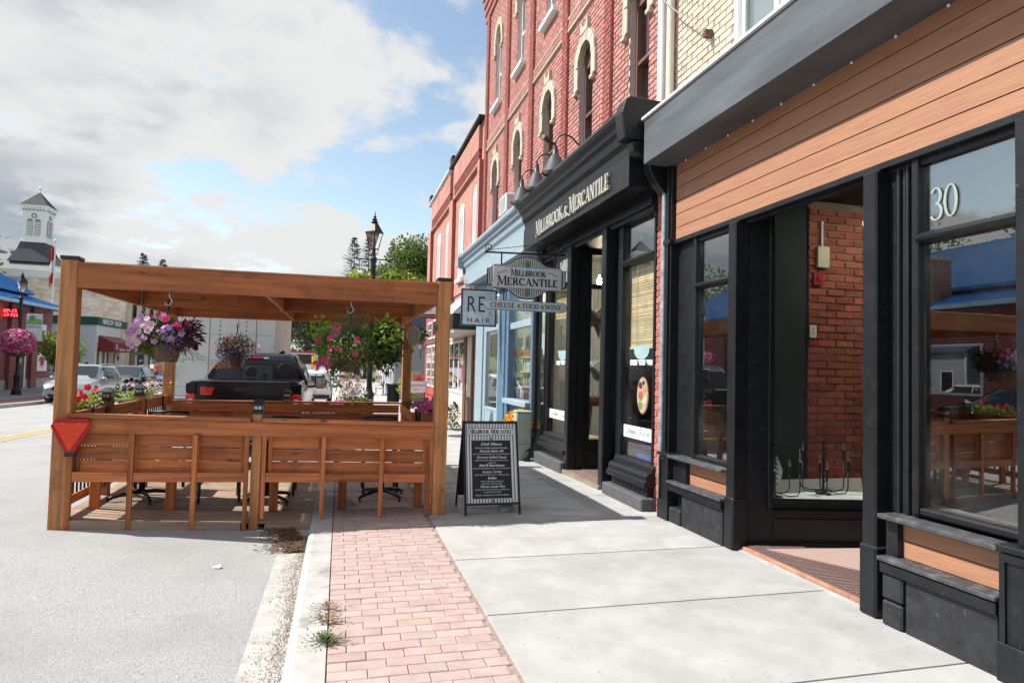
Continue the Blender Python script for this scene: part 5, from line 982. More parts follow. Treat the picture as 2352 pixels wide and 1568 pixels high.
for i, (x, y, z, a, lab) in enumerate(((-2.0, 7.77, dz(-2.0), 0, 'black pedestal table nearest the street railing'), (-.74, 7.78, dz(-.74), .3, 'black pedestal table in the middle of the patio, behind the lantern post'), (.52, 7.82, 0, .15, 'black pedestal table standing on the red brick strip'))):
    o = t0 if i == 0 else copy_tree(t0); o.location = (x, y, z); o.rotation_euler.z = a; o['label'] = lab
def chair():
    c = thing('patio_chair', (0, 0, 0), '', 'chair', 'black metal chairs on the patio')
    B('seat', TBL, c, -.21, .21, -.21, .21, .435, .46, bevel=.01)
    for x in (-.2, .2):
        for yy in (-.2, .2): B('leg', TBL, c, x - .015, x + .015, yy - .015, yy + .015, 0, .434)
        MB().bar((x, .2, .46), (x, .26, .87), .025, .025).build('back_post', TBL, c)
    m = MB()
    for k in range(5): MB().bar((-.19, .21 + .012 * k, .56 + .068 * k), (.19, .21 + .012 * k, .56 + .068 * k), .012, .045).build('back_slat', TBL, c)
    MB().tube([(-.22, .262, .875), (0, .272, .885), (.22, .262, .875)], .016, 8).build('top_rail', TBL, c, smooth=True); return c
c0 = chair()
for i, (x, y, z, a, lab) in enumerate(((-1.95, 8.3, dz(-1.95), 0, 'black metal chair on the deck nearest the street railing'), (-.68, 8.3, dz(-.68), 0, 'black metal chair on the deck next to the kerb'), (.52, 8.3, 0, 0, 'black metal chair standing on the red brick strip'), (-1.25, 7.85, dz(-1.25), -1.4, 'black metal chair turned sideways between the two deck tables'))):
    o = c0 if i == 0 else copy_tree(c0); o.location = (x, y, z); o.rotation_euler.z = a; o['label'] = lab
# short rail post and wooden flower trough on the pavement side
rp = thing('rail_stub', (1.0, 8.6, 0), 'short timber post beside the pink petunia trough', 'post'); B('shaft', WZ, rp, .93, 1.0, 8.75, 8.82, 0, .93, bevel=.004); B('rail', WY, rp, .95, .98, 8.82, 10.55, .80, .92, bevel=.004)
for y in (9.4, 10.0): B('shaft', WZ, rp, .93, 1.0, y, y + .07, gp(y) - .01, .80)

# ================================================================ plants
def leafmesh(V, F, c, d, up, L, Wd, fold=.25):
    c = Vector(c); d = Vector(d).normalized(); s = d.cross(Vector(up)); s = s.normalized() if s.length > 1e-4 else d.orthogonal().normalized(); n = s.cross(d)
    k = len(V); V += [c, c + d * L * .5 + s * Wd * .5 + n * fold * Wd, c + d * L, c + d * L * .5 - s * Wd * .5 + n * fold * Wd]; F += [(k, k + 1, k + 2), (k, k + 2, k + 3)]
def rdir(r=random): 
    v = Vector((r.gauss(0, 1), r.gauss(0, 1), r.gauss(0, 1))); return v.normalized()
def foliage(name, n, pos, mt, L, Wd, parent, up=.4, lab=None, radial=None):
    V = []; F = []
    for i in range(n):
        p = Vector(pos()); d = rdir()
        if radial is not None: d = (d * .8 + (p - Vector(radial)).normalized()).normalized()
        d.z += up * random.random(); l = L * random.uniform(.6, 1.35); leafmesh(V, F, p, d, (random.uniform(-.5, .5), random.uniform(-.5, .5), 1), l, Wd * l / L)
    o = arr_mesh(name, V, F, mt, parent); o['kind'] = 'stuff'; return o
FLM = {}
def flower_mesh(kind, r):
    if (kind, r) in FLM: return FLM[(kind, r)]
    m = MB(); n = 10; V = [(0, 0, -.35 * r), (0, 0, -.05 * r)]
    for i in range(n):
        a = i * math.tau / n; q = r * (1.0 if i % 2 == 0 else .82); V.append((q * math.cos(a), q * math.sin(a), .12 * r * (1 if i % 2 else -.4)))
    for i in range(n):
        a = i * math.tau / n; V.append((.35 * r * math.cos(a), .35 * r * math.sin(a), -.08 * r))
    F = [(2 + i, 2 + (i + 1) % n, 12 + (i + 1) % n, 12 + i) for i in range(n)] + [(12 + i, 12 + (i + 1) % n, 0) for i in range(n)]
    m.add(V, F); FLM[(kind, r)] = m.mesh('flower'); return FLM[(kind, r)]
def flowers(par, pts, mt, r, face=(0, -1, .3), jitter=.5, kind='p'):
    me = flower_mesh(kind + mt.name, r)
    if not me.materials: me.materials.append(mt)
    for p in pts:
        o = link('flower', me, par); o.location = Vector(p) - OFF[par.name]; d = (Vector(face).normalized() + rdir() * jitter).normalized(); o.rotation_euler = d.to_track_quat('Z', 'Y').to_euler(); s = random.uniform(.8, 1.25); o.scale = (s, s, s)
def blossoms(name, n, pos, mt, r, par, face=(0, -.6, .6)):       # many small blooms: one stuff part
    V = []; F = []
    for i in range(n):
        p = Vector(pos()); d = (Vector(face) + rdir() * .7).normalized(); a = d.orthogonal().normalized(); b = d.cross(a); k = len(V); q = r * random.uniform(.7, 1.3); t0_ = random.uniform(0, 6)
        V.append(p - d * q * .3)
        for j in range(5): V.append(p + (a * math.cos(t0_ + j * math.tau / 5) + b * math.sin(t0_ + j * math.tau / 5)) * q + d * q * .2 * (j % 2))
        F += [(k, k + 1 + j, k + 1 + (j + 1) % 5) for j in range(5)]
    o = arr_mesh(name, V, F, mt, par); o['kind'] = 'stuff'; return o
def shell(c, r, lo=.6, zmin=-1.0):
    def f():
        while True:
            d = rdir()
            if d.z < zmin: continue
            q = random.uniform(lo, 1.0) ** .7; return (c[0] + d.x * r[0] * q, c[1] + d.y * r[1] * q, c[2] + d.z * r[2] * q)
    return f
G1 = mat('leaf_mid', (.095, .17, .035), .55, .2, 20, isl=.4, hue=.03, trans=.3); G2 = mat('leaf_lime', (.26, .36, .045), .5, .15, 20, isl=.35, hue=.03, trans=.35); G3 = mat('leaf_dark', (.035, .075, .025), .5, .2, 20, isl=.4, hue=.02, trans=.2)
GP = mat('leaf_maroon', (.085, .028, .03), .5, .2, 20, isl=.4, trans=.2); GD = mat('leaf_dry', (.24, .16, .07), .8, .2, 20, isl=.4, hue=.03, trans=.25); GY = mat('leaf_pale', (.36, .40, .20), .6, .15, 20, isl=.3, hue=.02, trans=.3)
FP = mat('bloom_pink', (.70, .03, .22), .6, .1, 20, isl=.25, trans=.3); FL_ = mat('bloom_lilac', (.62, .36, .62), .6, .1, 20, isl=.2, trans=.3); FW = mat('bloom_blush', (.78, .58, .62), .6, .08, 20, isl=.15, trans=.3); FV = mat('bloom_violet', (.15, .09, .48), .6, .1, 20, isl=.35, hue=.03, trans=.25); FR = mat('bloom_red', (.70, .03, .06), .6, .1, 20, isl=.2, trans=.3); FDK = mat('bloom_plum', (.035, .006, .03), .6, .1, 20, isl=.3); FO = mat('bloom_orange', (.75, .33, .12), .6, .1, 20, isl=.3, hue=.03, trans=.3); FYE = mat('bloom_yellow', (.78, .42, .015), .6, .1, 20, isl=.3, hue=.02, trans=.25)
POT = mat('brown_pot', (.07, .045, .04), .45, .2, 6)
def hanging(x, y, zp, r, lab, ztop):
    h = thing('hanging_basket', (x, y, zp), lab, 'hanging basket', 'hanging flower baskets in the pergola'); 
    MB().lathe([(r * .68, 0), (r * .72, .01), (r * .98, .14), (r * 1.04, .14), (r * 1.04, .165), (r * .9, .165), (r * .85, .10), (.01, .10)], (x, y, zp), 22).build('pot', POT, h, auto=35)
    for a in range(3): MB().tube([(x + r * math.cos(a * 2.1 + .4), y + r * math.sin(a * 2.1 + .4), zp + .16), (x, y, ztop - .18)], .004, 5).build('hanger_strap', IRON, h)
    MB().tube([(x, y, ztop - .2), (x, y, ztop - .07)], .009, 6).build('hanger', IRON, h); return h
# basket one: lilac petunias and lobelia
x, y = -1.61, 6.86; h = hanging(x, y, 1.53, .135, 'hanging basket with lilac petunias and blue lobelia by the left post', 2.2); c = (x, y, 1.80)
foliage('foliage', 900, shell((x, y, 1.78), (.24, .22, .15), .3), G1, .05, .022, h, radial=(x, y, 1.7)); foliage('maroon_leaves', 260, shell((x + .16, y, 1.80), (.13, .18, .15), .3), GP, .085, .03, h, up=-.3, radial=(x - .1, y, 1.8)); foliage('trailing_leaves', 160, shell((x - .12, y, 1.70), (.15, .15, .12), .3), G1, .075, .04, h, up=-.6)
blossoms('lobelia', 260, shell((x + .05, y - .04, 1.76), (.18, .19, .15), .75), FV, .009, h); blossoms('pink_blooms', 70, shell((x - .05, y - .05, 1.82), (.24, .2, .14), .9), FL_, .022, h); foliage('dry_trails', 240, lambda: (x + random.gauss(.07, .07), y - .12 + random.gauss(0, .06), random.uniform(1.53, 1.68)), GD, .03, .008, h)
for k in range(9): MB().tube([(x + .12, y - .08, 1.66), (x + .2 + random.uniform(0, .08), y - .1, 1.63 + random.uniform(-.05, .05)), (x + .24 + random.uniform(0, .14), y - .1 + random.uniform(-.1, .1), 1.56 + random.uniform(-.04, .05))], .0018, 4).build('trailing_stem', GD, h)
flowers(h, [(x - .30, y - .05, 1.83), (x - .25, y - .12, 1.87), (x - .30, y - .08, 1.77), (x - .28, y, 1.92), (x - .2, y - .14, 1.95), (x - .31, y - .06, 1.70), (x - .27, y - .1, 1.66), (x - .22, y - .16, 1.90), (x - .33, y, 1.80)], FL_, .032); flowers(h, [(x - .16, y - .18, 1.86), (x - .2, y - .17, 1.80), (x - .12, y - .19, 1.82), (x - .10, y - .17, 1.88), (x - .24, y - .15, 1.74), (x - .21, y - .16, 1.70), (x - .14, y - .17, 1.93)], FW, .034); flowers(h, [(x - .06, y - .12, 1.97), (x - .14, y - .05, 1.96), (x + .12, y - .18, 1.88), (x + .14, y - .17, 1.85), (x - .18, y, 1.95), (x + .02, y - .19, 1.93), (x + .2, y - .14, 1.9)], FP, .028); flowers(h, [(x - .02, y - .2, 1.80), (x + .05, y - .21, 1.86), (x + .09, y - .2, 1.76), (x - .06, y - .2, 1.72), (x + .01, y - .18, 1.96), (x + .16, y - .17, 1.80)], FL_, .028)
# basket two, at the far beam
x, y = -1.53, 10.64; h = hanging(x, y, 1.46, .135, 'smaller hanging basket in front of the dark pickup window', 2.2)
foliage('foliage', 700, shell((x - .03, y, 1.74), (.30, .24, .2), .3), G3, .05, .02, h); foliage('maroon_leaves', 200, shell((x, y, 1.80), (.26, .2, .18), .4), GP, .06, .025, h); blossoms('lobelia', 160, shell((x - .12, y - .05, 1.66), (.18, .2, .12), .6), FV, .011, h); blossoms('pink_blooms', 60, shell((x - .1, y, 1.80), (.28, .22, .14), .8), FP, .016, h); blossoms('blush_blooms', 70, shell((x + .2, y - .05, 1.78), (.14, .16, .13), .5), FW, .018, h); blossoms('orange_blooms', 50, shell((x - .05, y - .05, 1.84), (.12, .16, .12), .5), FO, .018, h); foliage('dry_trails', 170, lambda: (x - .2 + random.gauss(0, .09), y - .1, random.uniform(1.44, 1.56)), FO, .03, .014, h)
# basket three: grassy spikes and bright pink petunias
x, y = .09, 6.86; h = hanging(x, y, 1.47, .13, 'big hanging basket with grassy spikes and bright pink petunias', 2.2)
foliage('foliage', 1500, shell((x + .02, y, 1.68), (.38, .26, .22), .25), G1, .045, .02, h, radial=(x, y, 1.66)); foliage('pale_sprigs', 420, shell((x - .02, y - .08, 1.70), (.24, .2, .18), .6), GY, .03, .014, h); foliage('dry_growth', 420, shell((x + .12, y - .05, 1.60), (.24, .2, .14), .5), GD, .03, .012, h); foliage('trailing_leaves', 420, lambda: (x - .12 + random.gauss(0, .07), y - .06 + random.gauss(0, .08), random.uniform(1.32, 1.6)), G1, .04, .012, h, up=-.8); foliage('ivy_leaves', 360, shell((x + .36, y + .05, 1.75), (.17, .2, .28), .4), G3, .07, .055, h, up=-.3); foliage('lime_leaves', 260, shell((x + .36, y - .05, 1.84), (.16, .16, .2), .6), G2, .06, .045, h); foliage('lime_leaves', 90, shell((x - .3, y, 1.9), (.1, .1, .14), .3), G2, .05, .04, h)
V = []; F = []
for i in range(150):
    a = random.uniform(0, 6.28); sp = abs(random.gauss(0, .5)); l = random.uniform(.28, .5); b0 = Vector((x + .03 + random.gauss(0, .025), y + random.gauss(0, .025), 1.72)); p0 = b0; k = len(V); dr_ = Vector((math.cos(a) * sp, math.sin(a) * sp * .7, 1)).normalized()
    for q in range(5):
        t_ = q / 4; p0 = b0 + dr_ * l * t_ + Vector((math.cos(a), math.sin(a), 0)) * sp * .16 * t_ * t_ - Vector((0, 0, 1)) * sp * .10 * t_ ** 3; w_ = .0045 * (1 - t_ * .9); V += [p0 + Vector((w_, 0, 0)), p0 - Vector((w_, 0, 0))]
    F += [(k + 2 * q, k + 2 * q + 1, k + 2 * q + 3, k + 2 * q + 2) for q in range(4)]
o = arr_mesh('grass_spikes', V, F, mat('spike_green', (.06, .11, .045), .5, .2, 20, isl=.4, hue=.02), h); o['kind'] = 'stuff'
pts = [(x - .30, y - .12, 1.78), (x - .20, y - .17, 1.80), (x - .18, y - .16, 1.83), (x + .06, y - .22, 1.79), (x + .08, y - .22, 1.77), (x + .05, y - .23, 1.66), (x + .06, y - .22, 1.63), (x - .19, y - .2, 1.69), (x - .13, y - .22, 1.70), (x - .10, y - .22, 1.70), (x - .24, y - .2, 1.60), (x - .22, y - .22, 1.57), (x - .20, y - .21, 1.62), (x - .26, y - .18, 1.59), (x - .33, y - .12, 1.56), (x - .30, y - .15, 1.53), (x - .34, y - .1, 1.55), (x - .22, y - .2, 1.53), (x - .18, y - .2, 1.55), (x - .21, y - .2, 1.50), (x - .1, y - .1, 1.94), (x - .16, y - .08, 1.92), (x - .12, y - .15, 1.88), (x - .31, y - .1, 1.77), (x - .28, y - .13, 1.57), (x + .07, y - .22, 1.81)]
flowers(h, pts, FP, .024)
# railing troughs on the street side
def trough(y0, y1, lab, xs=-2.60):
    t = thing('flower_trough', (xs, (y0 + y1) / 2, .9), lab, 'planter', 'flower troughs hung on the railing'); B('box', CAPM, t, xs - .09, xs + .09, y0, y1, .87, 1.02, bevel=.01)
    for y_ in (y0 + .12, y1 - .12): MB().tube([(-2.40, y_, .78), (-2.405, y_, 1.045), (-2.48, y_, 1.05), (xs + .09, y_, 1.02)], .012, 6).build('strap', CAPM, t)
    return t
t = trough(7.36, 8.0, 'black railing trough of red petunias beside the corner post'); foliage('foliage', 700, lambda: (-2.6 + random.gauss(0, .07), random.uniform(7.4, 8.0), random.uniform(1.0, 1.15)), G2, .045, .02, t); blossoms('blush_blooms', 60, lambda: (-2.58 + random.gauss(0, .08), random.uniform(7.4, 7.95), random.uniform(1.05, 1.15)), FO, .014, t)
flowers(t, [(-2.55 + random.gauss(0, .04), yy, zz) for yy, zz in ((7.45, 1.18), (7.5, 1.15), (7.43, 1.14), (7.55, 1.18), (7.82, 1.24), (7.8, 1.21), (7.4, 1.10), (7.48, 1.12), (7.6, 1.15))], FR, .038)
t = trough(9.2, 10.3, 'black railing trough of plum and blush petunias at the far end'); foliage('foliage', 800, lambda: (-2.6 + random.gauss(0, .08), random.uniform(9.1, 10.3), random.uniform(1.0, 1.16)), G2, .045, .02, t); blossoms('blush_blooms', 120, lambda: (-2.58 + random.gauss(0, .09), random.uniform(9.5, 10.3), random.uniform(1.08, 1.24)), FW, .022, t)
flowers(t, [(-2.56 + random.gauss(0, .05), random.uniform(9.0, 9.9), random.uniform(1.1, 1.3)) for _ in range(16)], FDK, .032)
# wooden trough with pink petunias on the pavement side
t = thing('flower_trough', (1.15, 8.6, .8), 'wooden trough of pink petunias next to the right pergola post', 'planter'); B('box', WY, t, 1.03, 1.22, 8.35, 9.0, .80, .96, bevel=.006); B('hanger_strap', CAPM, t, 1.0, 1.235, 8.45, 8.48, .79, .975); B('hanger_strap', CAPM, t, 1.0, 1.235, 8.85, 8.88, .79, .975)
foliage('foliage', 700, shell((1.2, 8.6, 1.0), (.26, .34, .1), .2), G1, .04, .018, t); foliage('trailing_leaves', 500, lambda: (1.46 + random.gauss(0, .05), 8.5 + random.gauss(0, .12), random.uniform(.75, 1.05)), G1, .04, .014, t, up=-.5); foliage('dry_growth', 90, shell((.86, 8.5, 1.05), (.08, .1, .06), .3), GD, .05, .03, t)
flowers(t, [(1.06 + random.gauss(0, .07), 8.35 + random.gauss(0, .06), 1.05 + random.gauss(0, .045)) for _ in range(22)] + [(1.46, 8.4, 1.08), (1.49, 8.42, 1.04), (.92, 8.35, 1.04)], mat('bloom_rose', (.68, .16, .42), .6, .1, 20, isl=.2, trans=.3), .034)
# weeds in the joint beside the kerb
for i, (x, y, n, mt, lab) in enumerate(((-.03, 3.82, 260, G1, 'green weed growing in the joint between kerb and bricks'), (-.03, 4.12, 120, GD, 'dry straw tuft in the kerb joint beyond the green weed'), (-.03, 4.32, 90, GD, 'small dry tuft in the kerb joint farthest up'))):
    w = thing('weed', (x, y, 0), lab, 'weed'); V = []; F = []
    for k in range(n):
        a = random.uniform(0, 6.28); q = abs(random.gauss(0, .042)); leafmesh(V, F, (x + q * math.cos(a) * 1.3, y + q * math.sin(a), .004 + random.uniform(0, .035) * (1 - q * 4 if q < .2 else .2)), (math.cos(a), math.sin(a), random.uniform(.1, .9)), (0, 0, 1), .026, .008)
    arr_mesh('leaves', V, F, mt, w)['kind'] = 'stuff'
    m = MB()
    for k in range(8): a = k * .8; m.tube([(x, y, .003), (x + .05 * math.cos(a), y + .04 * math.sin(a), .018), (x + .10 * math.cos(a), y + .08 * math.sin(a), .010)], .0015, 4)
    m.build('stems', mt, w)['kind'] = 'stuff'
# yellow mums in a pot by the utility pillar
t = thing('potted_mums', (3.2, 11.5, 0), 'round mound of yellow chrysanthemums in a blue pot by the salon', 'potted plant'); MB().lathe([(.13, 0), (.19, .30), (.2, .30), (.2, .33), (.17, .33)], (3.22, 11.45, gp(11.4)), 16).build('pot', mat('blue_pot', (.06, .1, .15), .4), t, auto=35)
foliage('foliage', 500, shell((3.22, 11.45, .50), (.30, .3, .22), .4), G1, .05, .025, t); blossoms('blooms', 700, shell((3.22, 11.42, .54), (.33, .32, .27), .85, -.3), FYE, .022, t); blossoms('amber_blooms', 160, shell((3.22, 11.42, .52), (.33, .32, .25), .85, -.3), FO, .02, t)
# leaf-shaped wicker lantern on the far right post
sl_ = thing('wicker_lantern', (1.12, 10.45, 1.9), 'beige shell-shaped wicker lantern hung on the far right post', 'lantern'); MB().prism([(1.12 + .115 * math.cos(a) * (1 - .25 * max(-math.sin(a), 0)), 2.03 + .155 * math.sin(a)) for a in [i * math.tau / 24 for i in range(24)]], 'y', 10.42, 10.47).build('shell', mat('wicker', (.40, .36, .27), .85, .3, 60, bump=.8, bscale=120, stretch=(3, 1, 1)), sl_, bevel=.02)
for dx in (-.04, .03): MB().tube([(1.12 + dx, 10.414, 2.15), (1.12 + dx * 1.8, 10.41, 2.03), (1.12 + dx * .6, 10.414, 1.89)], .004, 5).build('rib', mat('wicker_rib', (.2, .17, .12), .8), sl_)
MB().tube([(1.12, 10.45, 2.17), (1.06, 10.56, 2.24)], .004, 5).build('cord', IRON, sl_)
# ================================================================ signs and street things on the near pavement
SGW = mat('sign_white', (.78, .79, .79), .5, .06, 8); SGB = mat('sign_black', (.015, .015, .018), .45, .1, 8); SGG = mat('sign_stripe_grey', (.42, .45, .46), .5, .08, 8); TEAL = mat('teal', (.02, .30, .36), .4, .1, 8); GOLD = mat('gold', (.55, .33, .07), .35, .15, 10, metal=.6); NAVY = mat('navy', (.03, .075, .12), .5, .1, 8)
def acorn(par, o, ux, uy, s):
    ux, uy = Vector(ux), Vector(uy); n = ux.cross(uy); o = Vector(o)
    def pr_(pts, mt, name, d): 
        m = MB(); P3 = [o + ux * a * s + uy * b * s for a, b in pts]; k = len(P3); m.add([p + n * d * .3 for p in P3] + [p + n * d for p in P3], [tuple(range(k)), tuple(range(k, 2 * k))[::-1]] + [(i, (i + 1) % k, k + (i + 1) % k, k + i) for i in range(k)]); m.build(name, mt, par)
    pr_([(-.38, .02), (-.36, -.25), (-.2, -.5), (0, -.72), (.2, -.5), (.36, -.25), (.38, .02)], TEAL, 'acorn_nut', .012); pr_([(-.45, 0), (-.4, .2), (-.2, .36), (-.06, .4), (-.08, .58), (.06, .6), (.06, .4), (.2, .36), (.4, .2), (.45, 0)], GOLD, 'acorn_cup', .014)
# ---------------------------------------------------------------- hanging Mercantile sign on a scrolled bracket
YS_ = 9.75
hg = thing('hanging_sign', (2.78, YS_, 3.3), 'striped hanging sign board with black edge on a scrolled iron bracket', 'sign')
def outline(g):
    half = [(0, .335), (.10, .325), (.20, .28), (.27, .225), (.34, .195), (.42, .19), (.52, .19), (.56, .165), (.585, .135), (.64, .12), (.64, 0)]
    q = [(x * (1 - g / .64), z * (1 - g / .335)) for x, z in half]; r_ = q + [(x, -z) for x, z in q[::-1][1:]]; return r_ + [(-x, z) for x, z in r_[::-1][1:-1]]
cxs, czs = 2.785, 2.965
MB().prism([(cxs + a, czs + b) for a, b in outline(0)], 'y', YS_ - .02, YS_ + .02).build('board_edge', SGB, hg); MB().prism([(cxs + a, czs + b) for a, b in outline(.018)], 'y', YS_ - .026, YS_ - .0201).build('board_face', SGW, hg)
ol = outline(.022); 
def zat(x):
    zs = [abs(b1 + (b2 - b1) * ((x - a1) / (a2 - a1) if a2 != a1 else 0)) for (a1, b1), (a2, b2) in zip(ol, ol[1:] + ol[:1]) if min(a1, a2) - 1e-6 <= x <= max(a1, a2) + 1e-6]; return max(zs) if zs else 0
for k in range(-17, 18):
    x = k * .036; z = min(zat(x), zat(x + .012)) - .004
    if z > .02: B('stripe', SGB, hg, cxs + x, cxs + x + .011, YS_ - .0285, YS_ - .0262, czs - z, czs + z); B('grey_stripe', SGG, hg, cxs + x + .015, cxs + x + .020, YS_ - .028, YS_ - .0262, czs - z, czs + z)
pn = B('name_panel', SGW, hg, cxs - .555, cxs + .555, YS_ - .042, YS_ - .029, czs - .165, czs + .155, bevel=.02); B('panel_rim', SGG, hg, cxs - .57, cxs + .57, YS_ - .034, YS_ - .0288, czs - .18, czs + .17)
serif('lettering', 'MILLBROOK', SGB, (cxs + .01, YS_ - .043, czs + .025), (1, 0, 0), (0, 0, 1), .085, .58, hg, depth=.006, big=(0,)); serif('lettering', 'MERCANTILE', SGB, (cxs, YS_ - .043, czs - .125), (1, 0, 0), (0, 0, 1), .115, .99, hg, depth=.006, big=(0,), heavy=1.15)
for s in (-1, 1): MB().tube([(cxs + s * .33, YS_ - .046, czs + .08), (cxs + s * .38, YS_ - .046, czs + .10), (cxs + s * .42, YS_ - .046, czs + .07), (cxs + s * .46, YS_ - .046, czs + .05), (cxs + s * .49, YS_ - .046, czs + .07)], .006, 5).build('flourish', GOLD, hg)
acorn(hg, (cxs, YS_ - .03, czs + .225), (1, 0, 0), (0, 0, 1), .11); acorn(hg, (cxs, YS_ - .03, czs - .215), (1, 0, 0), (0, 0, 1), .11)
lb = MB().prism([(cxs - .60 + (.08 * math.cos(a) if math.cos(a) < 0 else 1.19 + .08 * math.cos(a)), 2.525 + .08 * math.sin(a)) for a in [i * math.tau / 24 + .01 for i in range(24)]], 'y', YS_ - .015, YS_ + .015).build('lower_board', TEAL, hg)
MB().prism([(cxs - .60 + (.07 * math.cos(a) if math.cos(a) < 0 else 1.19 + .07 * math.cos(a)), 2.525 + .07 * math.sin(a)) for a in [i * math.tau / 24 + .01 for i in range(24)]], 'y', YS_ - .019, YS_ - .0152).build('lower_face', SGW, lb)
for wd, xx, wl in (('CHEESE', -.385, .40), ('FOOD', .07, .27), ('WINE', .44, .28)): serif('lettering', wd, SGB, (cxs + xx, YS_ - .0195, 2.488), (1, 0, 0), (0, 0, 1), .075, wl, hg, depth=.004, heavy=1.0)
acorn(hg, (cxs - .13, YS_ - .019, 2.525), (1, 0, 0), (0, 0, 1), .055); acorn(hg, (cxs + .255, YS_ - .019, 2.525), (1, 0, 0), (0, 0, 1), .055)
MB().bar((2.10, YS_, 3.335), (3.42, YS_, 3.365), .02, .025).build('bracket_bar', IRON, hg)
for x0, z0, x1, z1 in ((2.37, 3.335, 2.37, 3.15), (3.24, 3.355, 3.24, 3.13), (2.42, 2.78, 2.42, 2.56), (3.20, 2.78, 3.20, 2.56)): MB().bar((x0, YS_ - .0, z0), (x1, YS_, z1), .02, .02).build('hanger', IRON, hg)
def spiral(cx, cz, r, t0, turns, sgn=1): return [(cx + r * (1 - .75 * i / 24) * math.cos(t0 + sgn * turns * math.tau * i / 24), YS_, cz + r * (1 - .75 * i / 24) * math.sin(t0 + sgn * turns * math.tau * i / 24)) for i in range(25)]
for a in ((2.17, 3.41, .065, -1.57, 1.3, -1), (2.98, 3.43, .075, 0, 1.4, 1), (3.2, 3.43, .075, 3.14, 1.4, -1), (3.35, 3.46, .085, -1.57, 1.4, 1)): MB().tube(spiral(*a), .008, 5).build('scroll', IRON, hg)
MB().tube([(2.12, YS_, 3.36), (2.5, YS_, 3.43), (2.9, YS_, 3.50), (3.25, YS_, 3.56)], .005, 5).build('stay', IRON, hg); MB().tube([(2.98, YS_, 3.50), (3.05, YS_, 3.55), (3.2, YS_, 3.56), (3.3, YS_, 3.5)], .007, 5).build('scroll', IRON, hg)
# ---------------------------------------------------------------- hair sign
YR = 14.0; rs = thing('hanging_sign', (2.9, YR, 2.9), 'square white board with navy frame reading RE HAIR', 'sign')
B('board', mat('white_plank', (.62, .64, .65), .6, .2, 5, stretch=(.5, 1, 9)), rs, 2.55, 3.28, YR - .015, YR + .015, 2.49, 3.24)
for a in ((2.515, 2.549, 2.455, 3.275), (3.281, 3.315, 2.455, 3.275)): B('frame', NAVY, rs, a[0], a[1], YR - .025, YR + .025, a[2], a[3])
for a in ((2.55, 3.28, 2.455, 2.489), (2.55, 3.28, 3.241, 3.275)): B('frame', NAVY, rs, a[0], a[1], YR - .025, YR + .025, a[2], a[3])
text('letter', 'R', NAVY, .50, (2.74, YR - .02, 2.92), (1, 0, 0), (0, 0, 1), rs, wid=.19, depth=.008); text('letter', 'E', NAVY, .50, (2.97, YR - .02, 2.92), (1, 0, 0), (0, 0, 1), rs, wid=.15, depth=.008); text('lettering', 'HAIR', NAVY, .15, (2.91, YR - .02, 2.58), (1, 0, 0), (0, 0, 1), rs, wid=.52, space=1.4)
for ch, zz in (('T', 3.09), ('R', 2.75)): text('lettering', ch, mat('copper_letter', (.55, .38, .30), .5), .14, (3.17, YR - .02, zz), (1, 0, 0), (0, 0, 1), rs)
MB().bar((2.40, YR, 3.36), (3.5, YR, 3.40), .018, .018).build('bracket_bar', IRON, rs)
for x in (2.62, 3.05): MB().tube([(x, YR, 3.37), (x, YR, 3.275)], .008, 5).build('hanger', IRON, rs); MB().tube([(x + .02 * math.cos(a), YR, 3.43 + .03 * math.sin(a)) for a in [i * .5 for i in range(10)]], .004, 4).build('scroll', IRON, rs)
# ---------------------------------------------------------------- deli menu A-board
ab = thing('menu_board', (1.62, 6.9, 0), 'black A-frame menu board with striped border standing on the pavement', 'sign')
xl, xr = 1.315, 1.915; yb, yt, zt = 6.74, 6.98, .965
def AP(u, v, n=0.0):                                            # u across 0..1, v up 0..1 on the front leaf
    return Vector((xl + (xr - xl) * u, yb + (yt - yb) * v, zt * v)) + Vector((0, -zt, yt - yb)).normalized() * n
def aquad(name, mt, u0, u1, v0, v1, n, par=ab): return MB().add([AP(u0, v0, n), AP(u1, v0, n), AP(u1, v1, n), AP(u0, v1, n), AP(u0, v0, n - .004), AP(u1, v0, n - .004), AP(u1, v1, n - .004), AP(u0, v1, n - .004)], [(0, 1, 2, 3), (7, 6, 5, 4), (0, 4, 5, 1), (1, 5, 6, 2), (2, 6, 7, 3), (3, 7, 4, 0)]).build(name, mt, par)
for u in (.012, .988): MB().bar(AP(u, 0), AP(u, 1), .022, .022, (0, 1, 0)).build('front_leg', SGB, ab); MB().bar((xl + (xr - xl) * u - .02 * (u < .5), 7.22, 0), (xl + (xr - xl) * u, 7.0, zt), .02, .02, (0, 1, 0)).build('rear_leg', SGB, ab)
for v in (.115, .985): MB().bar(AP(.012, v), AP(.988, v), .022, .022).build('cross_bar', SGB, ab)
MB().add([(xl, 7.19, .13), (xr, 7.19, .13), (xr, 7.005, zt), (xl, 7.005, zt)], [(0, 1, 2, 3)]).build('rear_panel', SGB, ab)
fp = aquad('front_panel', mat('stripe_ground', (.50, .54, .55), .45, .04, 8), .03, .97, .125, .975, .004)
for k in range(17): u = .045 + k * .054; aquad('stripe', SGB, u, u + .012, .127, .973, .0052, fp); aquad('pale_stripe', SGW, u + .016, u + .036, .127, .973, .005, fp)
aquad('name_plate', SGB, .075, .925, .845, .925, .0062); aquad('name_plate_face', SGW, .085, .915, .850, .920, .0072)
aquad('menu_edge', SGG, .13, .87, .165, .795, .0062); aquad('menu_panel', SGB, .14, .86, .172, .788, .0076)
up_ = (AP(0, 1) - AP(0, 0)).normalized()
serif('name_lettering', 'MILLBROOK MERCANTILE', SGB, AP(.5, .862, .0078), (1, 0, 0), up_, .043, .47, ab, depth=.001, big=(0, 10), heavy=1.1)
CHALK = mat('chalk_white', (.72, .72, .71), .7)
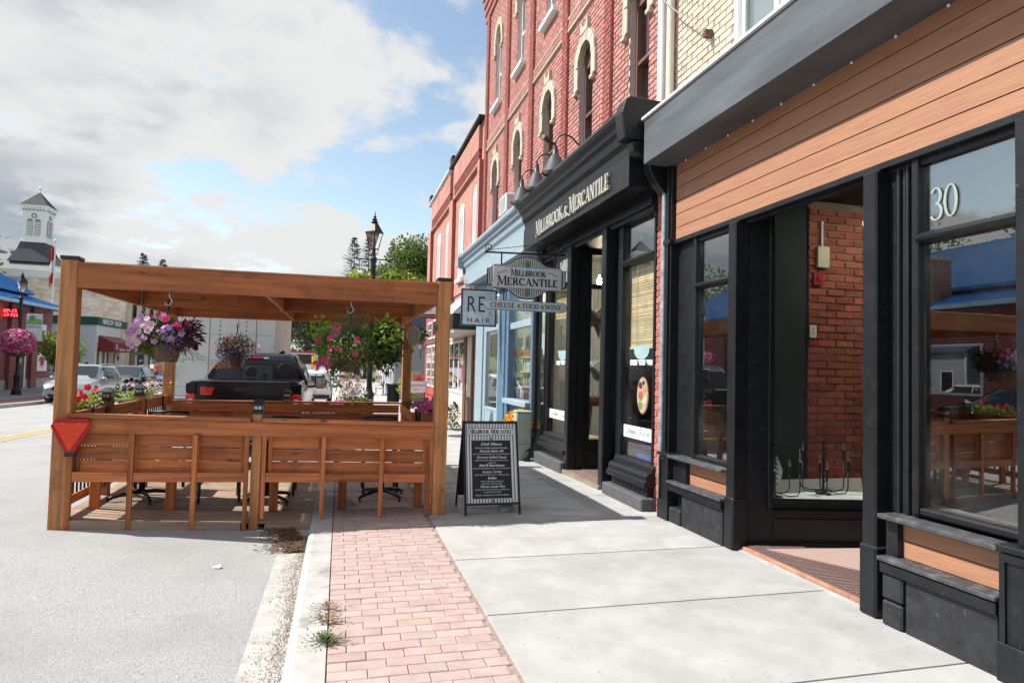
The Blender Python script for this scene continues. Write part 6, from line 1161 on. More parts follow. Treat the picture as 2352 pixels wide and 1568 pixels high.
for s_, v, sz, w_, it in (('Deli Menu', .748, .045, .24, .35), ('PANINI PRESS SANDWICHES', .705, .024, .36, 0), ('Kimchi Bahn Mi', .672, .034, .27, .35), ('FRESH VEGGIES, HOUSEMADE KIMCHI, CHILI RICE WINE DRESSING', .640, .018, .40, 0), ('Gourmet Grilled Cheese', .606, .034, .33, .35), ('SMOKED APPLEWOOD CHEDDAR, CARAMELIZED ONION', .572, .018, .37, 0), ('+ BACON JAM', .546, .018, .10, 0), ('Beef & Beercheese', .519, .034, .28, .35), ('SLICED ROAST BEEF, CARAMELIZED ONION + CREAMY BEER CHEESE SAUCE', .487, .018, .41, 0), ('Autumn Turkey', .450, .034, .22, .35), ('SLICED TURKEY WITH BRIE, LETTUCE + CRANBERRY MAYO', .418, .018, .38, 0), ('Sicilian', .384, .034, .10, .35), ('ITALIAN CURED MEATS, MUFFALETTA', .350, .018, .25, 0), ('PROVOLONE + GRAINY MUSTARD', .326, .018, .22, 0), ('Three Little Pigs', .295, .034, .27, .35), ('PORCHETTA, BLACK FOREST HAM, MORTADELLA, SMOKED GOUDA', .262, .018, .38, 0), ('+ HOUSEMADE PICKLE DRESSING', .237, .018, .20, 0), ('local. artisanal. handcrafted', .208, .026, .36, 0)):
    text('menu_line', s_, CHALK, sz, AP(.5, v, .0085), (1, 0, 0), up_, ab, depth=.0006, wid=w_, shear=it, bold=.0006 if it else 0)
acorn(ab, AP(.5, .80, .008), (1, 0, 0), up_, .034); acorn(ab, AP(.5, .155, .006), (1, 0, 0), up_, .036)
bw = thing('dog_bowl', (1.80, 6.86, 0), 'small grey metal water bowl under the menu board', 'bowl'); MB().lathe([(.075, 0), (.09, .005), (.085, .055), (.088, .06), (.08, .058), (.07, .02), (.01, .018)], (1.80, 6.93, .001), 20).build('dish', mat('bowl_steel', (.35, .35, .36), .4, .1, 6, metal=.7), bw, auto=40); MB().lathe([(.074, .035), (.01, .0352)], (1.80, 6.93, .001), 18).build('water', glass('water', (.8, .85, .88), 2, .05), bw)
# ---------------------------------------------------------------- lamp standards
def lamp(x, y, z0, lab, H=5.95):
    l = thing('street_lamp', (x, y, z0), lab, 'street lamp', 'black lantern street lamps'); S_ = H / 5.95; 
    def T(p): return [(r, z * S_) for r, z in p]
    MB().lathe(T([(.21, 0), (.21, .14), (.19, .16), (.19, .22), (.16, .26), (.13, .34), (.125, .82), (.135, .84), (.15, .9), (.12, .95), (.09, 1.0), (.085, 1.1)]), (x, y, z0), 14).build('base', IRON, l, auto=30); MB().lathe(T([(.075, 1.1), (.07, 4.55), (.085, 4.56), (.09, 4.66), (.06, 4.7), (.045, 4.9)]), (x, y, z0), 14).build('post', IRON, l, auto=30)
    MB().tube([(x - .45, y, z0 + 4.62 * S_), (x + .45, y, z0 + 4.64 * S_)], .018, 8).build('ladder_bar', IRON, l)
    for s in (-1, 1): MB().ell((x + s * .45, y, z0 + 4.63 * S_), (.03, .03, .03), 8, 6).build('ball_end', IRON, l)
    for a in range(4): c, s = math.cos(a * math.pi / 2), math.sin(a * math.pi / 2); MB().tube([(x, y, z0 + 4.72 * S_), (x + .09 * c, y + .09 * s, z0 + 4.78 * S_), (x + .13 * c, y + .13 * s, z0 + 4.92 * S_)], .009, 5).build('cradle_arm', IRON, l)
    hd = thing('lantern', (x, y, z0), None, None); hd.parent = l; hd.location = (0, 0, 0)
    MB().lathe(T([(.0, 4.90), (.125, 4.90), (.125, 4.925), (.0, 4.925)]), (x, y, z0), 4, sq=False).build('floor', IRON, hd)
    MB().lathe(T([(.118, 4.926), (.225, 5.35), (.22, 5.35), (.11, 4.93)]), (x, y, z0), 4).build('pane', glass('lantern_glass', (.86, .88, .86), 1.5, .25), hd)
    for a in range(4): c, s = math.cos(a * math.pi / 2), math.sin(a * math.pi / 2); MB().tube([(x + .122 * c, y + .122 * s, z0 + 4.92 * S_), (x + .228 * c, y + .228 * s, z0 + 5.36 * S_)], .011, 5).build('corner_bar', IRON, hd)
    MB().lathe(T([(.25, 5.35), (.25, 5.39), (.235, 5.395), (.10, 5.62), (.09, 5.63)]), (x, y, z0), 4).build('roof', IRON, hd); MB().lathe(T([(.06, 5.63), (.11, 5.66), (.05, 5.70), (.085, 5.74), (.03, 5.77), (.045, 5.82), (.02, 5.85), (.01, 5.95)]), (x, y, z0), 12).build('finial', IRON, hd, auto=40)
    MB().tube([(x, y, z0 + 4.93 * S_), (x, y, z0 + 5.2 * S_)], .045, 8).build('bulb', SGW, hd); return l
lamp(.80, 18.3, gp(18.3), 'tall black lantern lamp post rising behind the pergola')
lamp(-14.9, 36.1, gp(36) + .1, 'black lantern lamp post with a pink flower ball across the street')
# lime vine basket hanging from the near lamp, and two flower balls
def ballbasket(x, y, z, r, lab, parts, hz_=None):
    h = thing('flower_ball', (x, y, z), lab, 'hanging basket'); MB().lathe([(.02, -.9 * r), (.5 * r, -.8 * r), (.75 * r, -.45 * r), (.78 * r, -.3 * r), (.5 * r, -.3 * r)], (x, y, z), 14).build('basket', POT, h)
    for kind, n, mt, L, Wd in parts:
        if kind == 'leaf': foliage('foliage', n, shell((x, y, z), (r, r, r * .8), .5), mt, L, Wd, h)
        else: blossoms('blooms', n, shell((x, y, z), (r * 1.02, r * 1.02, r * .82), .85), mt, L, h)
    MB().tube([(x, y, z), (x, y, z + (hz_ or r * 1.6))], .01, 5).build('hanger', IRON, h); return h
ballbasket(.42, 18.2, 3.62, .52, 'lime green vine basket on the lamp post above the pergola beam', (('leaf', 700, G2, .16, .12),)); ballbasket(1.45, 18.2, 3.66, .62, 'second lime green vine basket on the lamp post, right of the post', (('leaf', 800, G2, .16, .12),))
ballbasket(1.30, 16.0, 2.0, .42, 'trailing ivy basket hanging beyond the grassy basket', (('leaf', 420, G3, .12, .10), ('leaf', 300, G2, .11, .09), ('leaf', 200, G1, .11, .08), ('b', 30, FW, .05, 0)))
ballbasket(1.75, 15.2, 2.25, .2, 'small ivy sprig basket behind the far right post', (('leaf', 160, G3, .10, .08),))
ballbasket(-14.9, 36.0, gp(36) + 2.6, .78, 'big ball of pink and white petunias on the far lamp post', (('leaf', 500, G1, .16, .1), ('b', 1500, mat('bloom_mid_pink', (.72, .17, .36), .6, .1, 20, isl=.3), .065, 0), ('b', 420, FW, .06, 0)))
bn = thing('banner', (-14.4, 36, 3.3), 'white and green street banner reading Millbrook on the far lamp post', 'banner'); B('cloth', mat('banner_cloth', (.60, .68, .68), .8, .1, 2), bn, -14.6, -13.93, 36.0, 36.02, 2.3, 3.62); B('arm', IRON, bn, -14.9, -13.9, 36.0, 36.02, 3.63, 3.66); text('lettering', 'Millbrook', mat('banner_blue', (.12, .35, .45), .6), .16, (-14.27, 35.985, 2.98), (1, 0, 0), (0, 0, 1), bn, wid=.58)
MB().prism([(-14.58, 3.1), (-13.95, 3.1), (-13.95, 3.3), (-14.1, 3.36), (-14.3, 3.3), (-14.45, 3.33), (-14.58, 3.28)], 'y', 35.99, 35.999).build('printed_hill', mat('banner_green', (.2, .42, .12), .8), bn); MB().ell((-14.35, 35.99, 3.4), (.14, .008, .12), 10, 6).build('printed_tree', mat('banner_tree', (.12, .3, .1), .8), bn)
# ---------------------------------------------------------------- street things farther along the near pavement
bi = thing('litter_bin', (2.75, 34.0, gp(34)), 'black slatted litter bin on the pavement by the grey clapboard house', 'litter bin'); z = gp(34); m = MB()
MB().lathe([(.27, .05), (.29, .06), (.29, .9), (.27, .9)], (2.72, 34.2, z), 18).build('liner', IRON, bi)
for a in range(26): c, s = math.cos(a * math.tau / 26), math.sin(a * math.tau / 26); m.tube([(2.72 + .3 * c, 34.2 + .3 * s, z + .04), (2.72 + .31 * c, 34.2 + .31 * s, z + .85), (2.72 + .37 * c, 34.2 + .37 * s, z + 1.0)], .014, 4)
m.build('slats', IRON, bi)['kind'] = 'stuff'; MB().lathe([(.30, .92), (.32, .92), (.32, .96), (.30, .96)], (2.72, 34.2, z), 18).build('rim', IRON, bi)
be = thing('park_bench', (2.5, 44, gp(44)), 'black iron bench facing the street before the far shop', 'bench'); z = gp(44)
for k in range(4): B('seat_slat', IRON, be, 2.35 + k * .11, 2.44 + k * .11, 43.2, 44.7, z + .42, z + .45)
for k in range(4): B('back_slat', IRON, be, 2.80 + k * .015, 2.82 + k * .015, 43.2, 44.7, z + .52 + k * .1, z + .59 + k * .1)
for y in (43.25, 44.65): MB().tube([(2.32, y, z), (2.36, y, z + .42), (2.34, y, z + .62), (2.8, y, z + .66)], .022, 6).build('side_frame', IRON, be); MB().tube([(2.86, y, z), (2.76, y, z + .43), (2.86, y, z + .95)], .022, 6).build('side_frame', IRON, be)
cs = thing('pavement_sign', (3.2, 27, gp(27)), 'small white board reading Community Care with a red arrow above', 'sign'); z = gp(27); B('board', SGW, cs, 2.65, 3.5, 26.9, 26.93, z + .75, z + 1.22); text('word', 'community', mat('sign_grey', (.25, .25, .26), .6), .14, (3.18, 26.89, z + 1.06), (1, 0, 0), (0, 0, 1), cs); text('word', 'care', mat('sign_grey', (.25, .25, .26), .6), .14, (3.05, 26.89, z + .90), (1, 0, 0), (0, 0, 1), cs); B('leg', IRON, cs, 2.7, 2.74, 26.94, 26.97, z, z + .75); B('leg', IRON, cs, 3.4, 3.44, 26.94, 26.97, z, z + .75)
B('red_panel', mat('sign_pink', (.62, .2, .2), .6), cs, 2.9, 3.4, 26.9, 26.93, z + 1.24, z + 1.52); MB().prism([(2.98, z + 1.26), (3.32, z + 1.26), (3.15, z + 1.42)], 'y', 26.885, 26.895).build('red_arrow', mat('sign_red', (.6, .02, .02), .5), cs)
MB().tube([(2.72, 26.9, z + 1.0), (2.80, 26.89, z + 1.1), (2.88, 26.9, z + 1.0), (2.8, 26.9, z + .92), (2.72, 26.9, z + 1.0)], .012, 5).build('logo', mat('sign_grey', (.25, .25, .26), .6), cs)
cc_ = thing('projecting_sign', (3.2, 23.5, 3.5), 'white projecting sign reading Community Care above the red shopfront', 'sign'); B('board', SGW, cc_, 2.62, 3.48, 23.5, 23.54, 3.28, 4.05); text('word', 'community', SGB, .2, (3.05, 23.49, 3.88), (1, 0, 0), (0, 0, 1), cc_, wid=.72); text('word', 'care', SGB, .2, (2.95, 23.49, 3.62), (1, 0, 0), (0, 0, 1), cc_, wid=.34); B('black_band', SGB, cc_, 2.62, 3.48, 23.49, 23.499, 3.28, 3.44); text('lettering', 'NEW TO YOU CLOTHING', SGW, .1, (3.05, 23.488, 3.36), (1, 0, 0), (0, 0, 1), cc_, wid=.8)
wl = thing('wall_lantern', (3.35, 27.6, 2.4), 'black wall lantern with pink glass on the red shopfront corner', 'lantern'); z = 2.2; MB().tube([(3.52, 27.6, z + .1), (3.4, 27.6, z + .12), (3.3, 27.6, z + .02)], .012, 5).build('arm', IRON, wl); MB().lathe([(.04, 0), (.10, .22), (.11, .22), (.03, .36), (.005, .42)], (3.28, 27.6, z + .05), 6).build('glass_body', mat('pink_glass', (.5, .33, .28), .3), wl); MB().lathe([(.115, .21), (.11, .24), (.03, .37), (.006, .46)], (3.28, 27.6, z + .05), 6).build('roof', IRON, wl); MB().tube([(3.28, 27.6, z + .05), (3.28, 27.6, z - .35)], .015, 5).build('tail', IRON, wl)
# tall kerb planter with mixed flowers behind the back bench, and a street tree trunk
pt = thing('kerb_planter', (.25, 17.2, 0), 'tall mixed flower planter on the brick strip beyond the patio', 'planter'); z = gp(17); MB().lathe([(.25, 0), (.32, .42), (.34, .42), (.34, .46), (.28, .46)], (.25, 17.2, z), 14).build('pot', POT, pt)
foliage('foliage', 700, lambda: (.3 + random.gauss(0, .17), 17.2 + random.gauss(0, .15), z + .4 + random.uniform(0, .9) * random.random() ** .5), G1, .11, .04, pt); foliage('lime_leaves', 300, lambda: (.48 + random.gauss(0, .12), 17.1 + random.gauss(0, .1), z + .4 + random.uniform(0, .4)), G2, .14, .05, pt); blossoms('pink_blooms', 90, lambda: (.0 + random.gauss(0, .1), 17 + random.gauss(0, .1), z + .5 + random.uniform(0, .25)), mat('bloom_rose', (.68, .16, .42)), .05, pt); blossoms('blush_blooms', 60, lambda: (.3 + random.gauss(0, .15), 17 + random.gauss(0, .1), z + .9 + random.uniform(0, .4)), FW, .04, pt)
BARK = mat('bark', (.17, .13, .10), .95, .3, 14, bump=.8, bscale=40, stretch=(1, 1, .3))
yb_ = thing('flower_bush', (3.2, 30.5, gp(30)), 'yellow-green shrub growing beside the red shopfront', 'shrub'); foliage('foliage', 900, shell((3.3, 31, gp(31) + .95), (.75, .6, .75), .3), mat('leaf_golden', (.40, .40, .05), .6, .15, 10, isl=.35, trans=.3), .13, .06, yb_); MB().tube([(3.3, 31, gp(31)), (3.3, 31, gp(31) + .8)], .04, 6).build('stem', BARK, yb_)
# ================================================================ vehicles
TYRE = mat('tyre', (.018, .018, .019), .8, .2, 20); RIM = mat('alloy', (.45, .46, .48), .3, .1, 8, metal=.8); CHR = mat('chrome', (.7, .7, .72), .12, .05, 5, metal=1.0); TRIM = mat('black_trim', (.02, .02, .022), .55, .15, 10); TAIL = mat('tail_lens', (.45, .008, .012), .2, .1, 10, coat=.5); HEAD = mat('head_lens', (.62, .65, .68), .12, .1, 12, coat=1.0); CGL = mat('car_glass', (.015, .022, .028), .06, .2, 2, spec=.6, coat=.6); PLATE = mat('plate', (.65, .68, .72), .5, .1, 30)
def paint(name, c, metal=.3): return mat(name, c, .28, .05, 3, metal=metal, coat=1.0, spec=.5)
def wheel(par, x, y, r, w, side):
    R90 = Matrix.Rotation(math.pi / 2 * side, 3, 'Y')
    t = MB().lathe([(r * .62, -w / 2), (r * .93, -w / 2), (r, -w * .35), (r, w * .35), (r * .93, w / 2), (r * .62, w / 2)], (x, y, r), 22, rot=R90).build('wheel', TYRE, par, auto=40)
    MB().lathe([(r * .62, w * .30), (r * .60, w * .46), (r * .54, w * .46), (r * .5, w * .2), (.02, w * .2)], (x, y, r), 22, rot=R90).build('rim', RIM, t, auto=40)
    for k in range(5):
        a = k * math.tau / 5; c, s = math.cos(a), math.sin(a); MB().bar((x + side * w * .36, y + .03 * c, r + .03 * s), (x + side * w * .42, y + r * .58 * c, r + r * .58 * s), .05, .02, (1, 0, 0)).build('spoke', RIM, t)
def car(name, label, body, L=4.6, Wd=1.85, H=1.68, hood=1.05, belt=1.02, wr=.35, xs=None, group=None, cladding=True, tail='suv'):
    """local frame: nose towards +y, centre at origin, wheels on z = 0"""
    c = thing(name, (0, 0, 0), label, 'car', group); h = Wd / 2; yf = L / 2
    if tail == 'suv': roof = [(-yf + .02, .98, .80), (-yf + .16, H * .93, .64), (-yf + .55, H * .985, .70), (.0, H, .72), (yf - 2.05, H * .97, .70), (yf - 1.25, hood, .80)]
    else: roof = [(-yf + .02, .92, .78), (-yf + .55, 1.04, .76), (-yf + 1.2, H * .95, .66), (-.1, H, .69), (yf - 2.0, H * .965, .67), (yf - 1.2, hood, .80)]
    st_ = []                                                     # y, zbot, shoulder z, top z, half-width bottom, shoulder, top
    for y, zt_, wt in roof: st_.append((y, .26, min(belt, zt_ - .02), zt_, h * .95, h * .985, h * wt))
    st_ += [(yf - .55, .26, hood - .10, hood - .04, h * .95, h * .96, h * .72), (yf - .14, .28, hood - .24, hood - .16, h * .90, h * .88, h * .62), (yf, .34, hood - .40, hood - .34, h * .78, h * .76, h * .55)]
    st_[0] = (st_[0][0], .34, st_[0][2], st_[0][3], h * .86, h * .9, h * roof[0][2])
    V = []; n = 14
    for y, zb, zs, zt_, wb, ws, wt in st_:
        half = [(wb * .8, zb), (wb, zb + .10), (h if abs(y) < yf - .3 else ws, (zb + zs) / 2 + .05), (ws, zs), ((ws * .45 + wt * .55), zs + (zt_ - zs) * .6), (wt, zt_ - .03 * (zt_ - zs > .1)), (wt * .55, zt_ + .012)]
        V += [(x, y, z) for x, z in half] + [(-x, y, z) for x, z in half[::-1]]
    F = [(i * n + j, i * n + (j + 1) % n, (i + 1) * n + (j + 1) % n, (i + 1) * n + j) for i in range(len(st_) - 1) for j in range(n)]; F += [tuple(range(n)), tuple(range((len(st_) - 1) * n, len(st_) * n))[::-1]]
    b = MB(); b.add(V, F); b.build('body', body, c, auto=28)
    def P(i, t, k=1.012): y, zb, zs, zt_, wb, ws, wt = st_[i]; return Vector(((ws + (wt - ws) * t) * k + .004, y, zs + (zt_ - zs) * t))
    def lerp(a, b_, t): return a + (b_ - a) * t
    for s in (-1, 1):
        def Q(u, t):                                            # u in station units
            i = int(min(u, len(st_) - 2)); p = lerp(P(i, t), P(i + 1, t), u - i); return (p.x * s, p.y, p.z)
        for u0, u1 in ((1.25, 2.15), (2.2, 3.25), (3.32, 4.55)):
            us = [u0 + (u1 - u0) * k / 4 for k in range(5)]
            MB().add([Q(u, .10) for u in us] + [Q(u, .82 if 1 < u < 4.1 else max(.82 - (u - 4.1) * .9, .3)) for u in us], [(k, k + 1, 6 + k, 5 + k) for k in range(4)]).build('side_window', CGL, c)
        mi = MB().ell((s * (h + .10), yf - 1.55, belt + .06), (.11, .07, .08), 10, 6).build('mirror', body, c, smooth=True)
        hx = h * .72; MB().add([(s * h * .50, yf - .06, hood - .34), (s * h * .88, yf - .20, hood - .33), (s * h * .93, yf - .40, hood - .20), (s * h * .52, yf - .10, hood - .25)], [(0, 1, 2, 3)] ).build('headlight', HEAD, c)
        MB().obox((s * h * .72, yf - .10, .52), (.16, .05, .13), (0, 0, -s * .45)).build('fog_lamp', TRIM, c)
        yb = -yf; MB().add([(s * h * .52, yb + .0, .98), (s * h * .93, yb + .10, 1.0), (s * h * .95, yb + .10, .86), (s * h * .52, yb - .01, .84)], [(0, 1, 2, 3)]).build('taillight', TAIL, c)
        for y in (yf - .88, -yf + .86):
            wheel(c, s * (h - .12), y, wr, .22, s)
            if cladding:
                m = MB(); a = [math.pi * k / 10 for k in range(11)]; R1, R2 = wr + .03, wr + .10
                m.add([(s * (h + .012), y + R1 * math.cos(q), wr + R1 * math.sin(q)) for q in a] + [(s * (h + .008), y + R2 * math.cos(q), wr + R2 * math.sin(q)) for q in a], [(k, k + 1, 12 + k, 11 + k) for k in range(10)]); m.build('wheel_arch', TRIM, c)
        B('sill_trim', TRIM, c, *sorted((s * (h - .05), s * (h + .006))), -yf + 1.3, yf - 1.3, .24, .36)
        MB().box(*sorted((s * (h + .004), s * (h + .016))), -.25, -.05, belt - .14, belt - .11).build('door_handle', body, c)
        if tail == 'suv': MB().tube([(s * h * .70, -yf + .6, H + .03), (s * h * .72, 0, H + .045), (s * h * .70, yf - 2.1, H + .01)], .02, 6).build('roof_rail', RIM, c)
    i = 4; y0, y1 = st_[4], st_[5]
    MB().add([(-y1[6] * .98, y1[0] - .05, y1[3] + .045), (y1[6] * .98, y1[0] - .05, y1[3] + .045), (y0[6] * .98, y0[0] + .06, y0[3] - .018), (-y0[6] * .98, y0[0] + .06, y0[3] - .018)], [(0, 1, 2, 3)]).build('windscreen', CGL, c)
    a_, b_ = (st_[0], st_[1]) if tail == 'suv' else (st_[1], st_[2])
    MB().add([(-a_[6] * .96, a_[0] - .012, a_[3] + .06), (a_[6] * .96, a_[0] - .012, a_[3] + .06), (b_[6] * .92, b_[0] - .014, b_[3] - .06), (-b_[6] * .92, b_[0] - .014, b_[3] - .06)], [(0, 1, 2, 3)]).build('rear_window', CGL, c)
    MB().prism([(-h * .52, hood - .40), (-h * .42, hood - .28), (h * .42, hood - .28), (h * .52, hood - .40), (h * .38, hood - .50), (-h * .38, hood - .50)], 'y', yf - .05, yf + .015).build('grille', TRIM, c)
    B('lower_grille', TRIM, c, -h * .62, h * .62, yf - .12, yf + .02, .30, .44); B('number_plate', PLATE, c, -.15, .15, yf + .02, yf + .03, .47, .62); B('rear_plate', PLATE, c, -.15, .15, -yf - .03, -yf - .01, .62, .77); B('rear_bumper', TRIM, c, -h * .9, h * .9, -yf - .04, -yf + .12, .32, .50); B('badge', CHR, c, -.06, .06, yf + .015, yf + .022, hood - .42, hood - .36)
    return c
def park(c, x, y, a, lab=None):
    c.location = (x, y, rz(x, y) + .005); c.rotation_euler = (math.atan2(gp(y + 1) - gp(y - 1), 2) * math.cos(a), 0, a); return c
GRP = 'cars parked along the street'
park(car('parked_car', 'silver-white compact SUV parked facing the camera across the street', paint('silver_pearl', (.36, .375, .40), .4), H=1.70, group=GRP), -11.2, 33.6, math.pi)
park(car('parked_car', 'dark grey SUV parked behind the white one across the street', paint('grey_paint', (.09, .097, .11), .5), L=4.5, H=1.66, group=GRP), -11.1, 39.3, math.pi)
park(car('parked_car', 'blue sedan parked farthest back on the far side', paint('blue_paint', (.035, .06, .20), .4), L=4.6, Wd=1.8, H=1.47, hood=.95, belt=.92, wr=.32, group=GRP, cladding=False, tail='sedan'), -11.2, 49.5, math.pi)
park(car('parked_car', 'white SUV seen from behind, parked beyond the black pickup', paint('white_paint', (.72, .73, .73), .0), L=4.3, Wd=1.8, H=1.64, group=GRP), -1.25, 34.6, 0)
park(car('parked_car', 'dark red hatchback parked between the pickup and the white SUV', paint('red_paint', (.20, .012, .015), .3), L=4.2, Wd=1.78, H=1.55, group=GRP, tail='suv'), -1.85, 26.4, 0)
park(car('parked_car', 'silver-blue car at the kerb in the bottom left corner', paint('silver_blue', (.30, .42, .50), .4), L=4.5, Wd=1.8, H=1.42, hood=.82, belt=.84, wr=.32, group=GRP, cladding=False, tail='sedan'), -1.36, -.02, 0)
park(car('parked_car', 'dark sedan across the street, seen only in the shop window reflection', paint('dark_paint', (.03, .032, .04), .4), L=4.7, Wd=1.82, H=1.46, hood=.95, belt=.92, wr=.32, group=GRP, cladding=False, tail='sedan'), -9.2, 12.0, 0)
park(car('parked_car', 'tiny dark car far up the hill road', paint('dark_blue_paint', (.03, .05, .08), .4), group=GRP), -5.5, 112, 0)
# ---------------------------------------------------------------- black pickup truck seen from behind
BP = mat('black_gloss', (.004, .0045, .007), .14, .1, 3, spec=.25, coat=.08)
tk = thing('pickup_truck', (-1.64, 12.55, rz(-1.64, 12.5)), 'black crew-cab pickup truck parked right behind the patio', 'truck'); z = rz(-1.64, 14) + .02; X0 = -1.64; Yt = 12.55
def TB(name, mt, x0, x1, y0, y1, z0, z1, bevel=.02, par=None): return B(name, mt, par or tk, X0 + x0, X0 + x1, Yt + y0, Yt + y1, z + z0, z + z1, bevel=bevel)
def loft(name, mt, secs, par=None, auto=35):
    m = MB(); V = [Vector(p) + Vector((X0, Yt, z)) for s in secs for p in s]; n = len(secs[0]); F = [(i * n + j, i * n + (j + 1) % n, (i + 1) * n + (j + 1) % n, (i + 1) * n + j) for i in range(len(secs) - 1) for j in range(n)] + [tuple(range(n))[::-1], tuple(range((len(secs) - 1) * n, len(secs) * n))]; m.add(V, F); return m.build(name, mt, par or tk, auto=auto)
def bedsec(y, w, zt): return [(-w, y, .48), (w, y, .48), (w + .02, y, .9), (w, y, 1.18), (w - .05, y, zt), (w - .10, y, zt + .01), (-w + .10, y, zt + .01), (-w + .05, y, zt), (-w, y, 1.18), (-w - .02, y, .9)]
loft('bed', BP, [bedsec(.05, .965, 1.30), bedsec(.3, .98, 1.31), bedsec(1.72, .985, 1.33)])
tg = loft('tailgate', BP, [[(-.80, -.01, .50), (.80, -.01, .50), (.80, -.015, .85), (.80, .0, 1.20), (.78, .02, 1.305), (-.78, .02, 1.305), (-.80, .0, 1.20), (-.80, -.015, .85)], [(-.80, .05, .50), (.80, .05, .50), (.80, .05, .85), (.80, .05, 1.2), (.78, .05, 1.305), (-.78, .05, 1.305), (-.80, .05, 1.2), (-.80, .05, .85)]])
TB('tailgate_lip', TRIM, -.76, .76, -.03, .06, 1.306, 1.325, par=tg); TB('handle_recess', TRIM, -.17, .17, -.022, -.008, 1.14, 1.22, .006, par=tg); TB('crease', BP, -.78, .78, -.028, -.012, 1.05, 1.07, .006, par=tg)
MB().prism([(X0 - .02 + .20 * math.cos(a), z + .83 + .082 * math.sin(a)) for a in [i * math.tau / 28 for i in range(28)]], 'y', Yt - .030, Yt - .014).build('badge_rim', CHR, tg); MB().prism([(X0 - .02 + .19 * math.cos(a), z + .83 + .074 * math.sin(a)) for a in [i * math.tau / 28 for i in range(28)]], 'y', Yt - .034, Yt - .0301).build('badge_field', mat('badge_blue', (.01, .02, .06), .3), tg); text('badge_script', 'Ford', CHR, .13, (X0 - .02, Yt - .036, z + .835), (1, 0, 0), (0, 0, 1), tg, shear=.45, wid=.27)
for s in (-1, 1):
    a, b = sorted((s * .80, s * .975)); t_ = TB('taillight', TAIL, a, b, -.03, .16, .78, 1.10, .03); TB('reverse_lens', HEAD, a + .05, b - .05, -.036, -.028, .85, 1.0, .004, par=t_); TB('light_surround', BP, a, b, -.01, .12, 1.10, 1.28, .02)
    for y in (1.15, 4.75): wheel(tk, X0 + s * .86, Yt + y, .40, .27, s)
    MB().tube([(X0 + s * .98, Yt + 3.6, z + 1.12), (X0 + s * 1.08, Yt + 3.6, z + 1.14)], .03, 6).build('mirror_arm', TRIM, tk); mr = MB().obox((X0 + s * 1.2, Yt + 3.6, z + 1.22), (.24, .10, .27)).build('mirror', BP, tk, bevel=.035); MB().obox((X0 + s * 1.2, Yt + 3.545, z + 1.22), (.20, .008, .22)).build('mirror_glass', CHR, mr, bevel=.01)
# the red sticker-like patch on the tailgate's left shoulder
MB().prism([(X0 - .74, z + 1.22), (X0 - .50, z + 1.20), (X0 - .56, z + 1.05), (X0 - .73, z + 1.06)], 'y', Yt - .022, Yt - .008).build('red_patch', TAIL, tg)
def cabsec(y, wb, zr, wr_): return [(-wb, y, .42), (wb, y, .42), (wb + .02, y, .9), (wb, y, 1.20), ((wb + wr_) / 2 + .05, y, (1.2 + zr) / 2 + .02), (wr_, y, zr - .05), (wr_ - .12, y, zr), (-wr_ + .12, y, zr), (-wr_, y, zr - .05), (-(wb + wr_) / 2 - .05, y, (1.2 + zr) / 2 + .02), (-wb, y, 1.2), (-wb - .02, y, .9)]
loft('cab', BP, [cabsec(1.80, .97, 1.26, .93), cabsec(1.86, .97, 1.72, .74), cabsec(2.05, .975, 1.86, .72), cabsec(3.2, .975, 1.89, .73), cabsec(3.75, .975, 1.80, .70), cabsec(4.35, .97, 1.24, .86), cabsec(5.7, .95, 1.16, .8), cabsec(5.85, .85, 1.05, .7)])
def RW(x, zz, o=0): t_ = (zz - 1.26) / .46; return (X0 + x, Yt + 1.795 + .06 * t_ - .012 - o, z + zz)
gls = mat('cab_glass', (.012, .017, .035), .12, .3, 3, spec=.4)
MB().add([RW(-.84, 1.30), RW(.84, 1.30), RW(.70, 1.70), RW(-.70, 1.70)], [(0, 1, 2, 3)]).build('rear_window', gls, tk)
MB().add([RW(-.30, 1.34, .004), RW(.30, 1.34, .004), RW(.28, 1.62, .004), RW(-.28, 1.62, .004)], [(0, 1, 2, 3)]).build('slider_pane', mat('window_view', (.045, .055, .06), .3, .3, 2), tk)
m = MB(); q = [RW(-.31, 1.33, .006), RW(.31, 1.33, .006), RW(.29, 1.63, .006), RW(-.29, 1.63, .006)]
for i in range(4): m.bar(q[i], q[(i + 1) % 4], .018, .012, (0, 1, 0))
m.build('slider_frame', TRIM, tk)
for x, w_, h_ in ((-.13, .11, .12), (.14, .04, .05), (.52, .14, .17)): MB().ell(RW(x, 1.36 + h_ * .8, .012), (w_, .006, h_), 14, 8).build('headrest', TRIM, tk, smooth=True)
bl_ = TB('brake_light', TAIL, -.20, .10, 1.86, 1.95, 1.735, 1.775, .01); TB('brake_light_end', HEAD, -.28, -.20, 1.86, 1.95, 1.735, 1.775, .006, par=bl_); TB('brake_light_end', HEAD, .10, .20, 1.86, 1.95, 1.735, 1.775, .006, par=bl_)
MB().ell((X0 + .42, Yt + 2.3, z + 1.90), (.07, .12, .04), 10, 6).build('roof_antenna', TRIM, tk, smooth=True); TB('rear_bumper', CHR, -.93, .93, -.16, .05, .42, .56, .03)
for s in (-1, 1): 
    for y0, y1 in ((2.1, 2.95), (3.02, 3.8)): MB().add([(X0 + s * .965, Yt + y0, z + 1.25), (X0 + s * .965, Yt + y1 + .2 * (y0 > 3), z + 1.25), (X0 + s * .77, Yt + y1 - .1, z + 1.74), (X0 + s * .77, Yt + y0 + .05, z + 1.76)], [(0, 1, 2, 3)]).build('side_window', CGL, tk)
